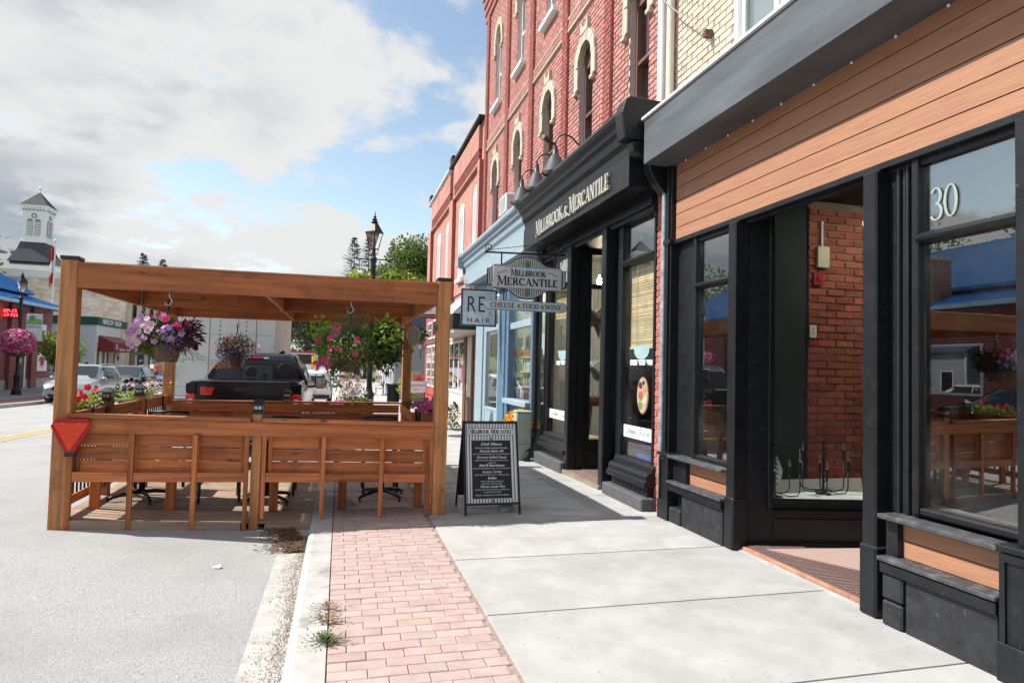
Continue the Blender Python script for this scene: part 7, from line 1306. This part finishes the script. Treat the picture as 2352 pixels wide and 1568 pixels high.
# ---------------------------------------------------------------- white box truck
BXW = mat('box_white', (.60, .61, .59), .55, .07, 1.2, dirt=((.42, .38, .33), 1.4, .6, .85)); bt = thing('box_truck', (-3.0, 19, rz(-3, 19)), 'large white box truck body standing in the street beyond the pickup', 'truck'); z = rz(-3, 20)
B('box', BXW, bt, -4.30, -1.72, 18.6, 24.0, z + .78, z + 3.55); 
for x in (-3.35, -2.2): B('door_seam', mat('seam_rust', (.25, .2, .17), .8), bt, x - .008, x + .008, 18.592, 18.599, z + .82, z + 3.5)
for zz in (1.05, 1.75, 2.45): B('panel_line', mat('panel_grey', (.42, .43, .42), .7), bt, -4.28, -1.75, 18.593, 18.599, z + zz, z + zz + .012)
B('rust_post', mat('rust_red', (.28, .13, .09), .8, .4, 6), bt, -4.22, -4.16, 18.58, 18.599, z + .80, z + 3.5)
for k in range(28): y = 18.7 + k * .19; B('side_rib', BXW, bt, -1.719, -1.69, y, y + .08, z + .82, z + 3.5)
m = MB()
for k in range(14):
    for x in (-2.45, -3.1): m.ell((x, 18.59, z + 1.6 + k * .12), (.018, .012, .018), 6, 4)
m.build('rivets', TRIM, bt)['kind'] = 'stuff'
B('lift_gate', mat('gate_grey', (.19, .20, .205), .6, .2, 4), bt, -4.35, -1.75, 18.40, 18.575, z + .25, z + .77); MB().tube([(-3.95, 18.39, z + .72), (-4.0, 18.37, z + .5), (-3.98, 18.37, z + .3)], .03, 6).build('chain', IRON, bt); B('chassis', TRIM, bt, -3.6, -2.4, 18.9, 27.2, z + .5, z + .77)
B('cab', BXW, bt, -4.1, -1.9, 24.4, 26.6, z + .6, z + 2.5, bevel=.12); 
for x, s in ((-3.95, -1), (-2.05, 1)):
    for y in (20.5, 25.8): wheel(bt, x, y, .46, .3, s)
for ch in bt.children:
    if ch.name.startswith('wheel'): ch.location.z += z
for ch in tk.children:
    if ch.name.startswith('wheel'): ch.location.z += rz(-1.64, 14) + .02
# ---------------------------------------------------------------- fire engine far down the street
fe = thing('fire_engine', (-3.2, 62, gp(62)), 'red and white fire engine with rear chevrons far down the street', 'truck'); z = gp(62) + .05; FRD = paint('fire_red', (.50, .02, .02), .0)
B('body', FRD, fe, -4.5, -2.0, 62, 69, z + .5, z + 2.3, bevel=.05); B('hose_bed', SGW, fe, -4.4, -2.1, 62.1, 66, z + 2.31, z + 2.9); B('cover', TRIM, fe, -4.2, -2.3, 61.97, 62.0, z + 2.0, z + 2.8); B('lamp_bar', TAIL, fe, -4.4, -2.1, 62.2, 62.5, z + 2.91, z + 3.1); B('rear_panel', SGW, fe, -4.4, -2.1, 61.95, 61.969, z + .6, z + 1.9)
for k in range(4): MB().add([(-4.4 + k * .3, 61.94, z + .6), (-4.25 + k * .3, 61.94, z + .6), (-3.25 + k * .02, 61.94, z + 1.5), (-3.4 + k * .02, 61.94, z + 1.5)], [(0, 1, 2, 3)]).build('chevron', mat('chevron_yellow', (.7, .55, .02), .5) if k % 2 else TAIL, fe); MB().add([(-2.1 - k * .3, 61.94, z + .6), (-2.25 - k * .3, 61.94, z + .6), (-3.25 - k * .02, 61.94, z + 1.5), (-3.1 - k * .02, 61.94, z + 1.5)], [(0, 1, 2, 3)]).build('chevron', TAIL if k % 2 else mat('chevron_yellow', (.7, .55, .02), .5), fe)
MB().tube([(-2.35, 61.9, z + 1.5), (-2.35, 61.9, z + 2.7)], .16, 8).build('air_tank', mat('tank_yellow', (.75, .5, .03), .5), fe)
for x, s in ((-4.3, -1), (-2.2, 1)):
    for y in (63.5, 67.5): wheel(fe, x, y, .5, .3, s)
for ch in fe.children:
    if ch.name.startswith('wheel'): ch.location.z += z
TAN = mat('bunker_tan', (.38, .25, .12), .9, .15, 10); BUN = mat('bunker_black', (.03, .03, .03), .9)
person((.75, 58, gp(58)), -1.6, 'firefighter in tan bunker gear standing on the far pavement', TAN, TAN, HAIR, H=1.8, hat=mat('helmet_red', (.4, .03, .02), .4), group='firefighters'); person((1.5, 57, gp(57)), 2.2, 'firefighter in dark coat beside the tan one on the far pavement', BUN, TAN, HAIR, H=1.78, hat=mat('helmet_black', (.03, .03, .03), .4), group='firefighters')
DKH = mat('black_hair', (.012, .011, .01), .6); ORV = mat('vest_orange', (.62, .14, .08), .8)
person((-13.1, 53.5, gp(53) + .1), -1.3, 'dark-haired person in an orange vest behind the blue sedan', ORV, IRON, DKH, arms='front'); person((-13.75, 41.3, gp(41) - .05), 2.2, 'brown-haired person standing behind the white SUV', BLUE, IRON, mat('brown_hair', (.12, .06, .03), .6)); person((-14.45, 41.0, gp(41) - .05), 1.0, 'bald person behind the white SUV, next to the corner post', BUN, IRON, SKIN)
# ================================================================ shade cloth on the pergola
m_ = bpy.data.materials.new('shade_cloth'); m_.use_nodes = True; N_ = m_.node_tree.nodes; t_ = N_.new('ShaderNodeBsdfTransparent'); t_.inputs[0].default_value = (1, 1, 1, 1); x_ = N_.new('ShaderNodeMixShader'); x_.inputs[0].default_value = .77; N_['Principled BSDF'].inputs['Base Color'].default_value = (.10, .085, .07, 1); N_['Principled BSDF'].inputs['Roughness'].default_value = .9
m_.node_tree.links.new(t_.outputs[0], x_.inputs[1]); m_.node_tree.links.new(N_['Principled BSDF'].outputs[0], x_.inputs[2]); m_.node_tree.links.new(x_.outputs[0], N_['Material Output'].inputs[0])
B('shade_cloth', m_, pg, -2.36, .97, Y0 + .05, Y1 - .05, 2.442, 2.446)
# ================================================================ houses and buildings beyond
CLAP = mat('grey_clapboard', (.36, .38, .40), .7, .08, 3)
gh = thing('clapboard_house', (4, 38, gp(38)), 'low grey clapboard house beyond the red shopfront', 'house'); z = gp(38) - .1
B('wall', CLAP, gh, 3.02, 9, 38.0, 46, z, z + 4.1)
k = 0
while .2 + k * .15 < 4.0: MB().prism([(37.95, z + .2 + k * .15), (37.975, z + .2 + k * .15 + .145), (37.999, z + .2 + k * .15 + .145), (37.999, z + .2 + k * .15)], 'x', 3.0, 9).build('clapboard', CLAP, gh); k += 1
B('corner_board', WP, gh, 2.93, 3.05, 37.9, 38.05, z, z + 4.1); MB().prism([(2.6, z + 4.05), (2.6, z + 4.2), (6, z + 5.6), (9.2, z + 5.6), (9.2, z + 4.05)], 'y', 37.6, 46).build('roof', mat('blue_metal_roof', (.10, .14, .22), .45, .1, 3, metal=.3), gh)
for y in (39, 41, 43.5): f = B('window', WP, gh, 2.98, 3.019, y, y + 1.1, z + .9, z + 2.7); B('pane', GLU, f, 2.97, 2.979, y + .1, y + 1.0, z + 1.0, z + 2.6)
fs = thing('far_shop', (4, 50, 0), 'white fronted shop farther along the near side', 'building'); z = gp(50) - .2
B('wall', WP, fs, 2.95, 10, 46.5, 56, z, z + 6.2); B('cornice', WP, fs, 2.8, 3.2, 46.5, 56, z + 6.2, z + 6.6)
for y in (47.2, 49.4, 51.6, 53.8): f = B('window', BRN, fs, 2.92, 2.949, y, y + 1.4, z + .8, z + 2.8); B('pane', GLU, f, 2.91, 2.919, y + .1, y + 1.3, z + .9, z + 2.7); f = B('window', WP, fs, 2.92, 2.949, y + .2, y + 1.1, z + 3.8, z + 5.4); B('pane', GLU, f, 2.91, 2.919, y + .3, y + 1.0, z + 3.9, z + 5.3)
# ---------------------------------------------------------------- brick building with the blue metal roof
BRL = bricktex('dark_red_brick', (.25, .055, .045), (.20, .045, .04), (.50, .40, .38), sw=4.4, sh=9.0); BRLX = bricktex('dark_red_brick_side', (.25, .055, .045), (.20, .045, .04), (.50, .40, .38), sw=4.4, sh=9.0, u='x'); BLR = mat('blue_metal', (.035, .22, .50), .42, .1, 2, metal=.25)
bl_ = thing('blue_roof_building', (-17.5, 30, 0), 'dark red brick building with a bright blue metal roof across the street', 'building'); z = gp(40) + .05
B('wall', BRL, bl_, -27, -17.5, 15.0, 46.6, -.4, 4.5); B('end_wall', BRLX, bl_, -27, -17.501, 46.601, 46.65, -.4, 4.5); B('near_wall', BRLX, bl_, -27, -17.501, 14.95, 14.999, -.4, 4.5); B('plinth', CONC_D, bl_, -27, -17.46, 14.94, 46.66, -.5, .25)
for y in (18, 24.5, 31, 37.6, 41.0, 43.6): B('pier', BRL, bl_, -17.499, -17.3, y, y + .7, -.3, 4.4)
dr_ = thing('door', (-17.5, 42.5, 0), None, None); dr_.parent = bl_; dr_.location = Vector((-17.5, 42.5, 0)) - OFF[bl_.name]; B('leaf', mat('dark_door', (.03, .035, .045), .4), dr_, -17.48, -17.42, 42.05, 42.95, z - .1, 2.3); B('frame', WP, dr_, -17.47, -17.40, 42.96, 43.1, z - .1, 2.4); B('pane', GLU, dr_, -17.415, -17.41, 42.2, 42.6, 1.1, 2.1)
for y in (20, 26.5, 33): w = B('window', WP, bl_, -17.49, -17.45, y, y + 2.6, .9, 3.0); B('pane', GLU, w, -17.44, -17.43, y + .1, y + 2.5, 1.0, 2.9)
rf = MB().prism([(-16.75, 4.42), (-16.75, 4.58), (-22.3, 6.3), (-27.8, 4.58), (-27.8, 4.42)], 'y', 14.4, 47.2).build('roof', BLR, bl_); m = MB(); y = 14.5
while y < 47.2: m.bar((-16.78, y, 4.60), (-22.3, y, 6.33), .035, .05); y += .24
m.build('roof_ribs', BLR, rf)['kind'] = 'stuff'; B('gutter_edge', mat('pale_blue_metal', (.38, .58, .70), .4, .1, 3), rf, -16.80, -16.66, 14.3, 47.25, 4.40, 4.56)
r2 = MB().prism([(-18.6, 5.35), (-18.6, 5.5), (-23.0, 8.2), (-23.0, 5.35)], 'y', 16, 46.8).build('upper_roof', BLR, bl_); m = MB(); y = 16.1
while y < 46.8: m.bar((-18.62, y, 5.52), (-23.0, y, 8.22), .035, .05); y += .24
m.build('roof_ribs', BLR, r2)['kind'] = 'stuff'; B('gable', CLAP, bl_, -23.0, -19.0, 46.75, 46.82, 5.0, 6.4); ch_ = B('chimney', BRL, bl_, -18.2, -17.2, 22.0, 23.6, 4.6, 6.6); B('chimney_cap', CONC_D, ch_, -18.3, -17.1, 21.9, 23.7, 6.6, 6.75)
le = thing('led_sign', (-17, 40, 3.8), 'black LED sign with red date and time on the blue-roofed building', 'sign'); B('case', SGB, le, -17.7, -16.8, 40.5, 40.65, 3.6, 4.12); LED = emit('led_red', (1, .02, .03), 3.0); text('led_text', 'SEP-12', LED, .22, (-17.25, 40.485, 3.97), (1, 0, 0), (0, 0, 1), le, wid=.74, bold=.01); text('led_text', '1:19 PM', LED, .22, (-17.25, 40.485, 3.74), (1, 0, 0), (0, 0, 1), le, wid=.78, bold=.01)
mu = thing('wall_panel', (-17.4, 40, 2), 'white panels with red maple leaf art on the brick wall', 'sign')
for y0, zz in ((44.3, 2.4), (44.6, .7)):
    p = B('panel', SGW, mu, -17.47, -17.44, y0, y0 + 1.4, zz, zz + 1.1); MB().prism([(y0 + .7 + .42 * q * math.cos(a), zz + .55 + .45 * q * math.sin(a)) for a, q in [(i * math.tau / 14, 1.0 if i % 2 else .45) for i in range(14)]], 'x', -17.435, -17.43).build('maple_leaf', mat('leaf_red', (.45, .03, .04), .6), mu)
# ---------------------------------------------------------------- small street tree, flagpole
def crown_tree(name, x, y, z0, h, r, mt, lab, n=2600, L=.2, cz=.62, lobes=9, group=None, trunk=.09, seed=1, sq=1.0):
    t = thing(name, (x, y, z0), lab, 'tree', group); rr = random.Random(seed); C_ = []
    MB().tube([(x, y, z0 - .1), (x + .02 * h, y, z0 + h * .3), (x, y, z0 + h * .62)], [trunk, trunk * .75, trunk * .4], 8).build('trunk', BARK, t, smooth=True)
    for i in range(lobes):
        a = i * 2.4 + rr.random(); q = r * rr.uniform(.25, .72); zc = z0 + h * cz + rr.uniform(-.5, .5) * h * (1 - cz) * 1.4; C_.append((x + q * math.cos(a), y + q * math.sin(a) * sq, zc, r * rr.uniform(.32, .55)))
        MB().tube([(x, y, z0 + h * .33), ((x + C_[-1][0]) / 2, (y + C_[-1][1]) / 2, (z0 + h * .4 + zc) / 2), C_[-1][:3]], [trunk * .5, trunk * .3, trunk * .12], 5).build('limb', BARK, t)
    C_.append((x, y, z0 + h - r * .5, r * .5)); V = []; F = []
    for i in range(n):
        c = rr.choice(C_); d = Vector((rr.gauss(0, 1), rr.gauss(0, 1), rr.gauss(0, 1))).normalized(); q = c[3] * rr.uniform(.55, 1.08); p = Vector(c[:3]) + Vector((d.x * q, d.y * q, d.z * q * .85)); dd = (d + Vector((rr.gauss(0, .6), rr.gauss(0, .6), rr.gauss(0, .6)))).normalized(); leafmesh(V, F, p, dd, (rr.uniform(-1, 1), rr.uniform(-1, 1), 1), L * rr.uniform(.6, 1.4), L * .62)
    arr_mesh('crown', V, F, mt, t)['kind'] = 'stuff'; return t
def spruce(x, y, z0, h, r, lab, seed=1, n=64):
    t = thing('spruce_tree', (x, y, z0), lab, 'tree', 'spruces on the hill'); rr = random.Random(seed); MB().tube([(x, y, z0), (x, y, z0 + h)], [.25, .03], 7).build('trunk', BARK, t); V = []; F = []
    for i in range(n):
        f = i / n; zz = z0 + h * (.22 + .78 * f); q = r * (1 - f) ** .85 + .12
        for j in range(7):
            a = rr.uniform(0, 6.28); l = q * rr.uniform(.55, 1.1); p = Vector((x, y, zz + rr.uniform(-.2, .2))); d = Vector((math.cos(a), math.sin(a), -.18 + .3 * f))
            for k in range(9):
                b = p + d * l * (k + 1) / 9 + Vector((0, 0, .12 * l * (k / 9) ** 2)); leafmesh(V, F, b, d + Vector((rr.gauss(0, .5), rr.gauss(0, .5), -.5)), (0, 0, 1), .36 * (1.1 - .5 * k / 9), .11)
    arr_mesh('crown', V, F, mat('spruce_needles', (.018, .038, .022), .8, .2, 3, isl=.35), t)['kind'] = 'stuff'
LT = mat('street_leaf', (.20, .29, .035), .55, .2, 3, isl=.4, hue=.03, trans=.35)
crown_tree('street_tree', -14.6, 40.0, gp(40), 3.4, 1.25, LT, 'small lime green tree in front of the brick wall across the street', 2600, .16, .58, seed=4)
fl = thing('flagpole', (-22.6, 60, 0), 'white flagpole with a drooping red and white flag', 'flagpole'); MB().tube([(-22.6, 60, gp(60)), (-22.6, 60, 10.9)], .06, 8).build('pole', WP, fl); MB().ell((-22.6, 60, 10.95), (.12, .12, .12), 8, 6).build('finial', WP, fl)
m = MB(); FR1 = mat('flag_red', (.50, .03, .05), .8); 
def flagpart(name, z0, z1, mt, s0):
    V = []; F = []
    for i in range(7):
        for j in range(2): u = i / 6; V.append((-22.66 - .30 * u * (1 - .25 * j), 60 + .12 * math.sin(u * 9), (z1, z0)[j] - .5 * u))
    F = [(2 * i, 2 * i + 1, 2 * i + 3, 2 * i + 2) for i in range(6)]; MB().add(V, F).build(name, mt, fl)
flagpart('flag_red_band', 9.5, 10.6, FR1, 0); flagpart('flag_white_band', 8.5, 9.49, SGW, 0); flagpart('flag_red_band', 7.6, 8.49, FR1, 0)
# ---------------------------------------------------------------- tan brick building with the one-storey annex
TBR = bricktex('tan_brick', (.60, .50, .35), (.50, .40, .28), (.58, .53, .45), sw=4.2, sh=8.0); TBX = bricktex('tan_brick_side', (.74, .66, .54), (.62, .45, .34), (.74, .68, .60), sw=2.2, sh=7.0, u='x')
tb_ = thing('tan_brick_building', (-17.5, 66, 0), 'two-storey tan brick building with green-framed windows across the street', 'building'); z = gp(62)
B('front_wall', TBR, tb_, -17.6, -17.5, 61, 84, z - .3, 8.0); B('side_wall', TBX, tb_, -29, -17.601, 60.98, 61.1, z - .3, 8.0); B('core', TBX, tb_, -29, -17.61, 61.101, 84, z, 7.9); B('parapet', SGW, tb_, -29.1, -17.4, 60.9, 84, 8.0, 8.5); B('stone_base', mat('field_stone', (.33, .31, .27), .9, .35, 3, bump=.6, bscale=6), tb_, -17.499, -17.4, 61, 84, z - .3, z + .7)
for k in range(12): B('quoin', mat('quoin_buff', (.50, .42, .30), .9, .1, 3), tb_, -17.48 - .35 * (k % 2) * 0 - .0, -17.46, 61.0, 61.35 + .2 * (k % 2), z + 1 + k * .6, z + 1.55 + k * .6)
for y in (62.6, 65.2, 67.8, 70.4, 73.0):
    f = B('window', mat('green_frame', (.02, .075, .06), .5), tb_, -17.49, -17.44, y, y + 1.0, 4.5, 6.6); B('pane', GLU, f, -17.435, -17.43, y + .12, y + .88, 4.62, 6.5); B('sill', STONE, f, -17.49, -17.3, y - .1, y + 1.1, 4.38, 4.49)
MB().prism([(62.3, z)] + [(63.0 - .7 * math.cos(math.pi * i / 8), 2.4 + .5 * math.sin(math.pi * i / 8)) for i in range(9)] + [(63.7, z)], 'x', -17.498, -17.45).build('arched_door', mat('brown_boards', (.16, .11, .08), .8, .3, 3), tb_)
for y in (64.6, 68.0): f = B('shop_window', mat('navy_frame', (.02, .04, .08), .5), tb_, -17.49, -17.42, y, y + 1.8, .6, 2.7); B('pane', GLU, f, -17.41, -17.40, y + .2, y + 1.6, .7, 2.6); MB().prism([(-17.45, 3.7), (-16.7, 2.9), (-16.7, 2.65), (-17.45, 2.65)], 'y', y - .2, y + 2.0).build('shop_awning', mat('maroon', (.17, .02, .03), .8), tb_)
an = thing('office_annex', (-17.5, 57, 0), 'one-storey office annex with green fascia and white metal cladding', 'building'); z = gp(57); GRF = mat('fascia_green', (.012, .07, .05), .5, .1, 3); MCL = mat('white_cladding', (.56, .58, .60), .5, .06, 2)
B('side', MCL, an, -26, -17.52, 54.2, 60.9, z - .3, 4.0); 
for k in range(40): B('cladding_rib', MCL, an, -17.55 - k * .21, -17.51 - k * .21, 54.15, 54.199, z, 4.0)
B('front', MCL, an, -17.519, -17.45, 54.2, 59.6, 2.7, 4.0); B('fascia', GRF, an, -26.1, -17.38, 54.1, 54.19, 4.0, 4.6); B('fascia', GRF, an, -17.519, -17.36, 54.191, 60.9, 4.0, 4.6); B('roof', CONC_D, an, -26, -17.52, 54.2, 60.9, 4.001, 4.5); B('brick_pier', TBR, an, -17.519, -17.43, 59.61, 60.9, z - .3, 4.0)
text('word', 'NEXICOM', SGW, .5, (-17.35, 56.2, 4.3), (0, 1, 0), (0, 0, 1), an, wid=2.3, bold=.012); text('word', 'GROUP', SGW, .5, (-17.35, 58.5, 4.3), (0, 1, 0), (0, 0, 1), an, wid=1.6, bold=.012)
B('entry_wall', CRW, an, -17.519, -17.48, 54.2, 57.0, z - .3, 2.69); B('brick_wall', TBR, an, -17.519, -17.48, 57.01, 59.6, z - .3, 2.69)
for y in (54.5, 55.7, 56.6): B('door_glass', mat('dark_door', (.03, .035, .045)), an, -17.479, -17.46, y, y + .45, z, 2.3)
MRN = mat('maroon', (.17, .02, .03), .8); aw2 = thing('awning', (-17, 56.5, 2.7), 'maroon entrance awning with white lettering below the green fascia', 'awning'); MB().prism([(-17.47, 3.25), (-16.4, 2.75), (-16.4, 2.05), (-17.47, 2.05)], 'y', 54.6, 59.3).build('canopy', MRN, aw2); MB().add([(-16.395, 54.6, 2.75), (-16.395, 59.3, 2.75), (-17.46, 59.3, 3.26), (-17.46, 54.6, 3.26)], [(0, 1, 2, 3)]).build('top_panel', mat('maroon_light', (.26, .07, .08), .8), aw2); text('word', '22', SGW, .5, (-16.39, 55.3, 2.42), (0, 1, 0), (0, 0, 1), aw2, wid=.5); text('word', 'Business', SGW, .3, (-16.39, 56.6, 2.25), (0, 1, 0), (0, 0, 1), aw2, wid=1.3); text('word', 'Centre', SGW, .3, (-16.39, 58.1, 2.25), (0, 1, 0), (0, 0, 1), aw2, wid=1.0)
mt_ = thing('electric_meter', (-17.4, 58.6, 1.5), 'grey electric meter box on the annex wall', 'meter'); B('box', STEEL, mt_, -17.47, -17.3, 58.2, 59.2, 1.1, 1.9, bevel=.03); MB().ell((-17.28, 58.7, 1.6), (.08, .2, .2), 10, 6).build('dial', mat('dial_teal', (.06, .12, .12), .3), mt_)
# ---------------------------------------------------------------- town hall with clock tower
th = thing('town_hall', (-33, 88, 0), 'red brick town hall with hipped grey roof and white louvred tower', 'building'); z = gp(80); SHG = mat('grey_shingle', (.20, .205, .21), .9, .15, 6, bump=.3, bscale=20); SHD = mat('dark_shingle', (.06, .063, .07), .85, .15, 8, bump=.4, bscale=20); BRT = bricktex('town_brick', (.27, .08, .06), (.22, .06, .05), (.4, .3, .27), u='x')
B('walls', BRT, th, -47, -27, 79, 98, z, 10.2); B('frieze', WP, th, -47.15, -26.85, 78.85, 98.1, 10.2, 10.75)
MB().add([(-47.6, 78.4, 10.75), (-26.4, 78.4, 10.75), (-26.4, 98.6, 10.75), (-47.6, 98.6, 10.75), (-37, 85.5, 15.0), (-37, 91.5, 15.0)], [(0, 1, 4), (1, 2, 5, 4), (2, 3, 5), (3, 0, 4, 5), (0, 3, 2, 1)]).build('roof', SHG, th); B('gutter', WP, th, -47.7, -26.3, 78.3, 98.7, 10.6, 10.749)
tw = thing('tower', (-32.2, 81, 0), None, None); tw.parent = th; tw.location = Vector((-32.2, 81, 0)) - OFF[th.name]; tx, ty, hw = -32.3, 81.2, 1.12
MB().lathe([(hw * 1.41 * 1.75, 11.6), (hw * 1.41 * 1.2, 13.0), (hw * 1.41 * 1.02, 13.8)], (tx, ty, 0), 4, sq=True).build('flared_base', SHD, tw); MB().lathe([(hw * 1.44, 13.8), (hw * 1.44, 14.0), (hw * 1.36, 14.1), (hw * 1.36, 17.0), (hw * 1.44, 17.05), (hw * 1.44, 17.15), (hw * 1.38, 17.2), (hw * 1.55, 17.35), (hw * 1.55, 17.65), (hw * 1.62, 17.7), (hw * 1.62, 17.8)], (tx, ty, 0), 4, sq=True).build('shaft', WP, tw)
MB().lathe([(hw * 1.66, 17.8), (hw * .75, 18.7), (.06, 19.45)], (tx, ty, 0), 4, sq=True).build('pyramid_roof', SHD, tw); MB().lathe([(.10, 19.4), (.06, 19.55), (.13, 19.65), (.05, 19.72), (.2, 19.85), (.2, 19.95), (.1, 20.05), (.02, 20.1)], (tx, ty, 0), 8).build('finial', WP, tw)
LV = mat('louvre_shadow', (.22, .23, .24), .8)
for s, (nx, ny) in enumerate(((0, -1), (1, 0))):
    def TP(u, zz, o): return (tx + nx * (hw * .965 + o) + (u if ny else 0), ty + ny * (hw * .965 + o) + (u if nx else 0), zz)
    for u in (-.36, .36):
        P_ = [(u - .28, 14.5), (u + .28, 14.5)] + [(u + .28 * math.cos(math.pi * i / 8), 16.05 + .28 * math.sin(math.pi * i / 8)) for i in range(9)]
        MB().poly([TP(a, b, .02) for a, b in P_]).build('louvre_opening', LV, tw)
        for k in range(9): MB().add([TP(u - .27, 14.55 + k * .17, .07), TP(u + .27, 14.55 + k * .17, .07), TP(u + .27, 14.65 + k * .17, .03), TP(u - .27, 14.65 + k * .17, .03)], [(0, 1, 2, 3)]).build('louvre', WP, tw)
    MB().tube([TP(.22 * math.cos(a), 16.65 + .22 * math.sin(a), .03) for a in [i * math.tau / 14 for i in range(15)]], .035, 5).build('roundel', SHD, tw)
    for k in range(-5, 6): MB().add([TP(k * .2 - .05, 17.22, .09), TP(k * .2 + .05, 17.22, .09), TP(k * .2 + .05, 17.34, .16), TP(k * .2 - .05, 17.34, .16)], [(0, 1, 2, 3)]).build('bracket_tooth', SHD, tw)
    for k in range(-3, 4): MB().poly([TP(k * .3 + .05 * math.cos(a), 17.5 + .05 * math.sin(a), .165) for a in [i * math.tau / 8 for i in range(8)]]).build('frieze_hole', SHD, tw)
for x in (-36.2, -35.2): B('roof_vent', SGW, th, x, x + .5, 81.6, 82.1, 13.0, 13.25)
# ---------------------------------------------------------------- trees on the hill and at the end of the street
HT = [mat('hill_leaf_a', (.13, .19, .04), .6, .2, 1, isl=.4, hue=.03, trans=.3), mat('hill_leaf_b', (.17, .20, .035), .6, .2, 1, isl=.4, hue=.03, trans=.3), mat('hill_leaf_c', (.045, .075, .022), .7, .2, 1, isl=.4, hue=.02, trans=.2)]
hill = [(7.2, 84, 15.5, 5.0, 0, 'broad green tree just left of the brick building, behind the lamp post'), (10.2, 86, 19.5, 5.6, 0, 'tallest green tree rising beside the brick building'), (13.5, 88, 18.0, 6, 1, 'yellow-green tree partly hidden by the brick building'), (4.6, 82, 12.0, 4.0, 1, 'low yellow-green tree behind the lamp post baskets'), (8.8, 80, 13.5, 4.6, 1, 'lime tree in front of the hill trees'),
        (-3.5, 118, 12.5, 5.5, 2, 'dark tree at the end of the street, left of the road'), (-12, 126, 12, 6, 2, 'big dark tree behind the white box truck'), (-1.0, 96, 7.8, 3.0, 0, 'leafy tree at the bend of the road seen between the baskets'), (1.2, 92, 8.0, 2.8, 1, 'light green tree right of the bend of the road'), (-20, 120, 11, 6, 2, 'dark tree behind the tan brick building'), (-7.5, 150, 11, 6, 2, 'far dark tree at the top of the hill road'), (4, 140, 13, 7, 2, 'far dark tree right of the hill road')]
for i, (x, y, h, r, k, lab) in enumerate(hill): crown_tree('deciduous_tree', x, y, gp(y) - .3, h, r, HT[k], lab, 7000, .46, .60, 15, 'trees at the end of the street', .25, seed=20 + i)
for i, (x, y, zt_, r, lab) in enumerate(((1.35, 90, 18.9, 4.6, 'tall spruce left of the lamp post lantern'), (3.3, 91, 19.2, 5.0, 'tall spruce right behind the lamp post lantern'), (6.6, 92, 19.0, 4.0, 'spruce tip poking above the green trees'), (-28, 104, 16.9, 4, 'dark spruce top just above the pergola beam'), (-25.4, 104, 16.2, 3.6, 'smaller spruce top above the pergola beam'))): spruce(x, y, gp(y), zt_ - gp(y), r, lab, seed=50 + i)
wd = MB()
def wood_mass(name, xs, y, z0, h, lab, n=6000, seed=3):
    rr = random.Random(seed); V = []; F = []
    for i in range(n):
        x = rr.uniform(*xs); hh = h * (.7 + .3 * math.sin(x * .37) * math.cos(x * .11)); zz = z0(x) + hh * rr.random() ** .7; p = Vector((x, y + rr.uniform(-6, 6), zz)); d = Vector((rr.gauss(0, 1), rr.gauss(0, 1) - .5, rr.gauss(0, 1) + .4)).normalized(); leafmesh(V, F, p, d, (0, 0, 1), 1.5 * rr.uniform(.6, 1.3), 1.0)
    tag(arr_mesh(name, V, F, HT[2]), lab, 'wood', kind='stuff')
wood_mass('far_wood', (-110, -16), 190, lambda x: gz_(x, 190) - 3, 6, 'far wooded hillside beyond the town hall', 7000, 3); wood_mass('far_wood', (2, 120), 190, lambda x: gz_(x, 190), 13, 'far wooded hillside to the right of the road', 7000, 4)
nb = thing('neighbour_building', (3.5, -12, 0), 'plain brick neighbour building just behind the camera', 'building'); B('wall', BR2, nb, 3.5, 12, -26, -1.01, -.2, 8.2); B('cornice', BLK, nb, 3.2, 3.6, -26, -1.01, 3.6, 4.1)
for y in range(-25, -2, 4): f = B('window', BLK, nb, 3.44, 3.499, y, y + 2.8, .6, 3.2); B('pane', GLU, f, 3.43, 3.439, y + .15, y + 2.65, .75, 3.05); f = B('window', WP, nb, 3.44, 3.499, y + .7, y + 1.9, 4.8, 7.0); B('pane', GLU, f, 3.43, 3.439, y + .85, y + 1.75, 4.95, 6.85)
# upstairs neighbours seen only mirrored in the shop windows: trees behind the blue roof
for i, (x, y, h) in enumerate(((-33, 26, 13), (-38, 44, 14), (-30, 58, 12))): crown_tree('deciduous_tree', x, y, 0, h, 4.5, HT[0], ['leafy tree behind the near end of the blue roof, mirrored in the shop windows', 'leafy tree behind the middle of the blue roof, mirrored in the shop windows', 'leafy tree between the blue roof and the town hall'][i], 2600, .42, .6, 10, 'trees behind the blue roof', .25, seed=80 + i)
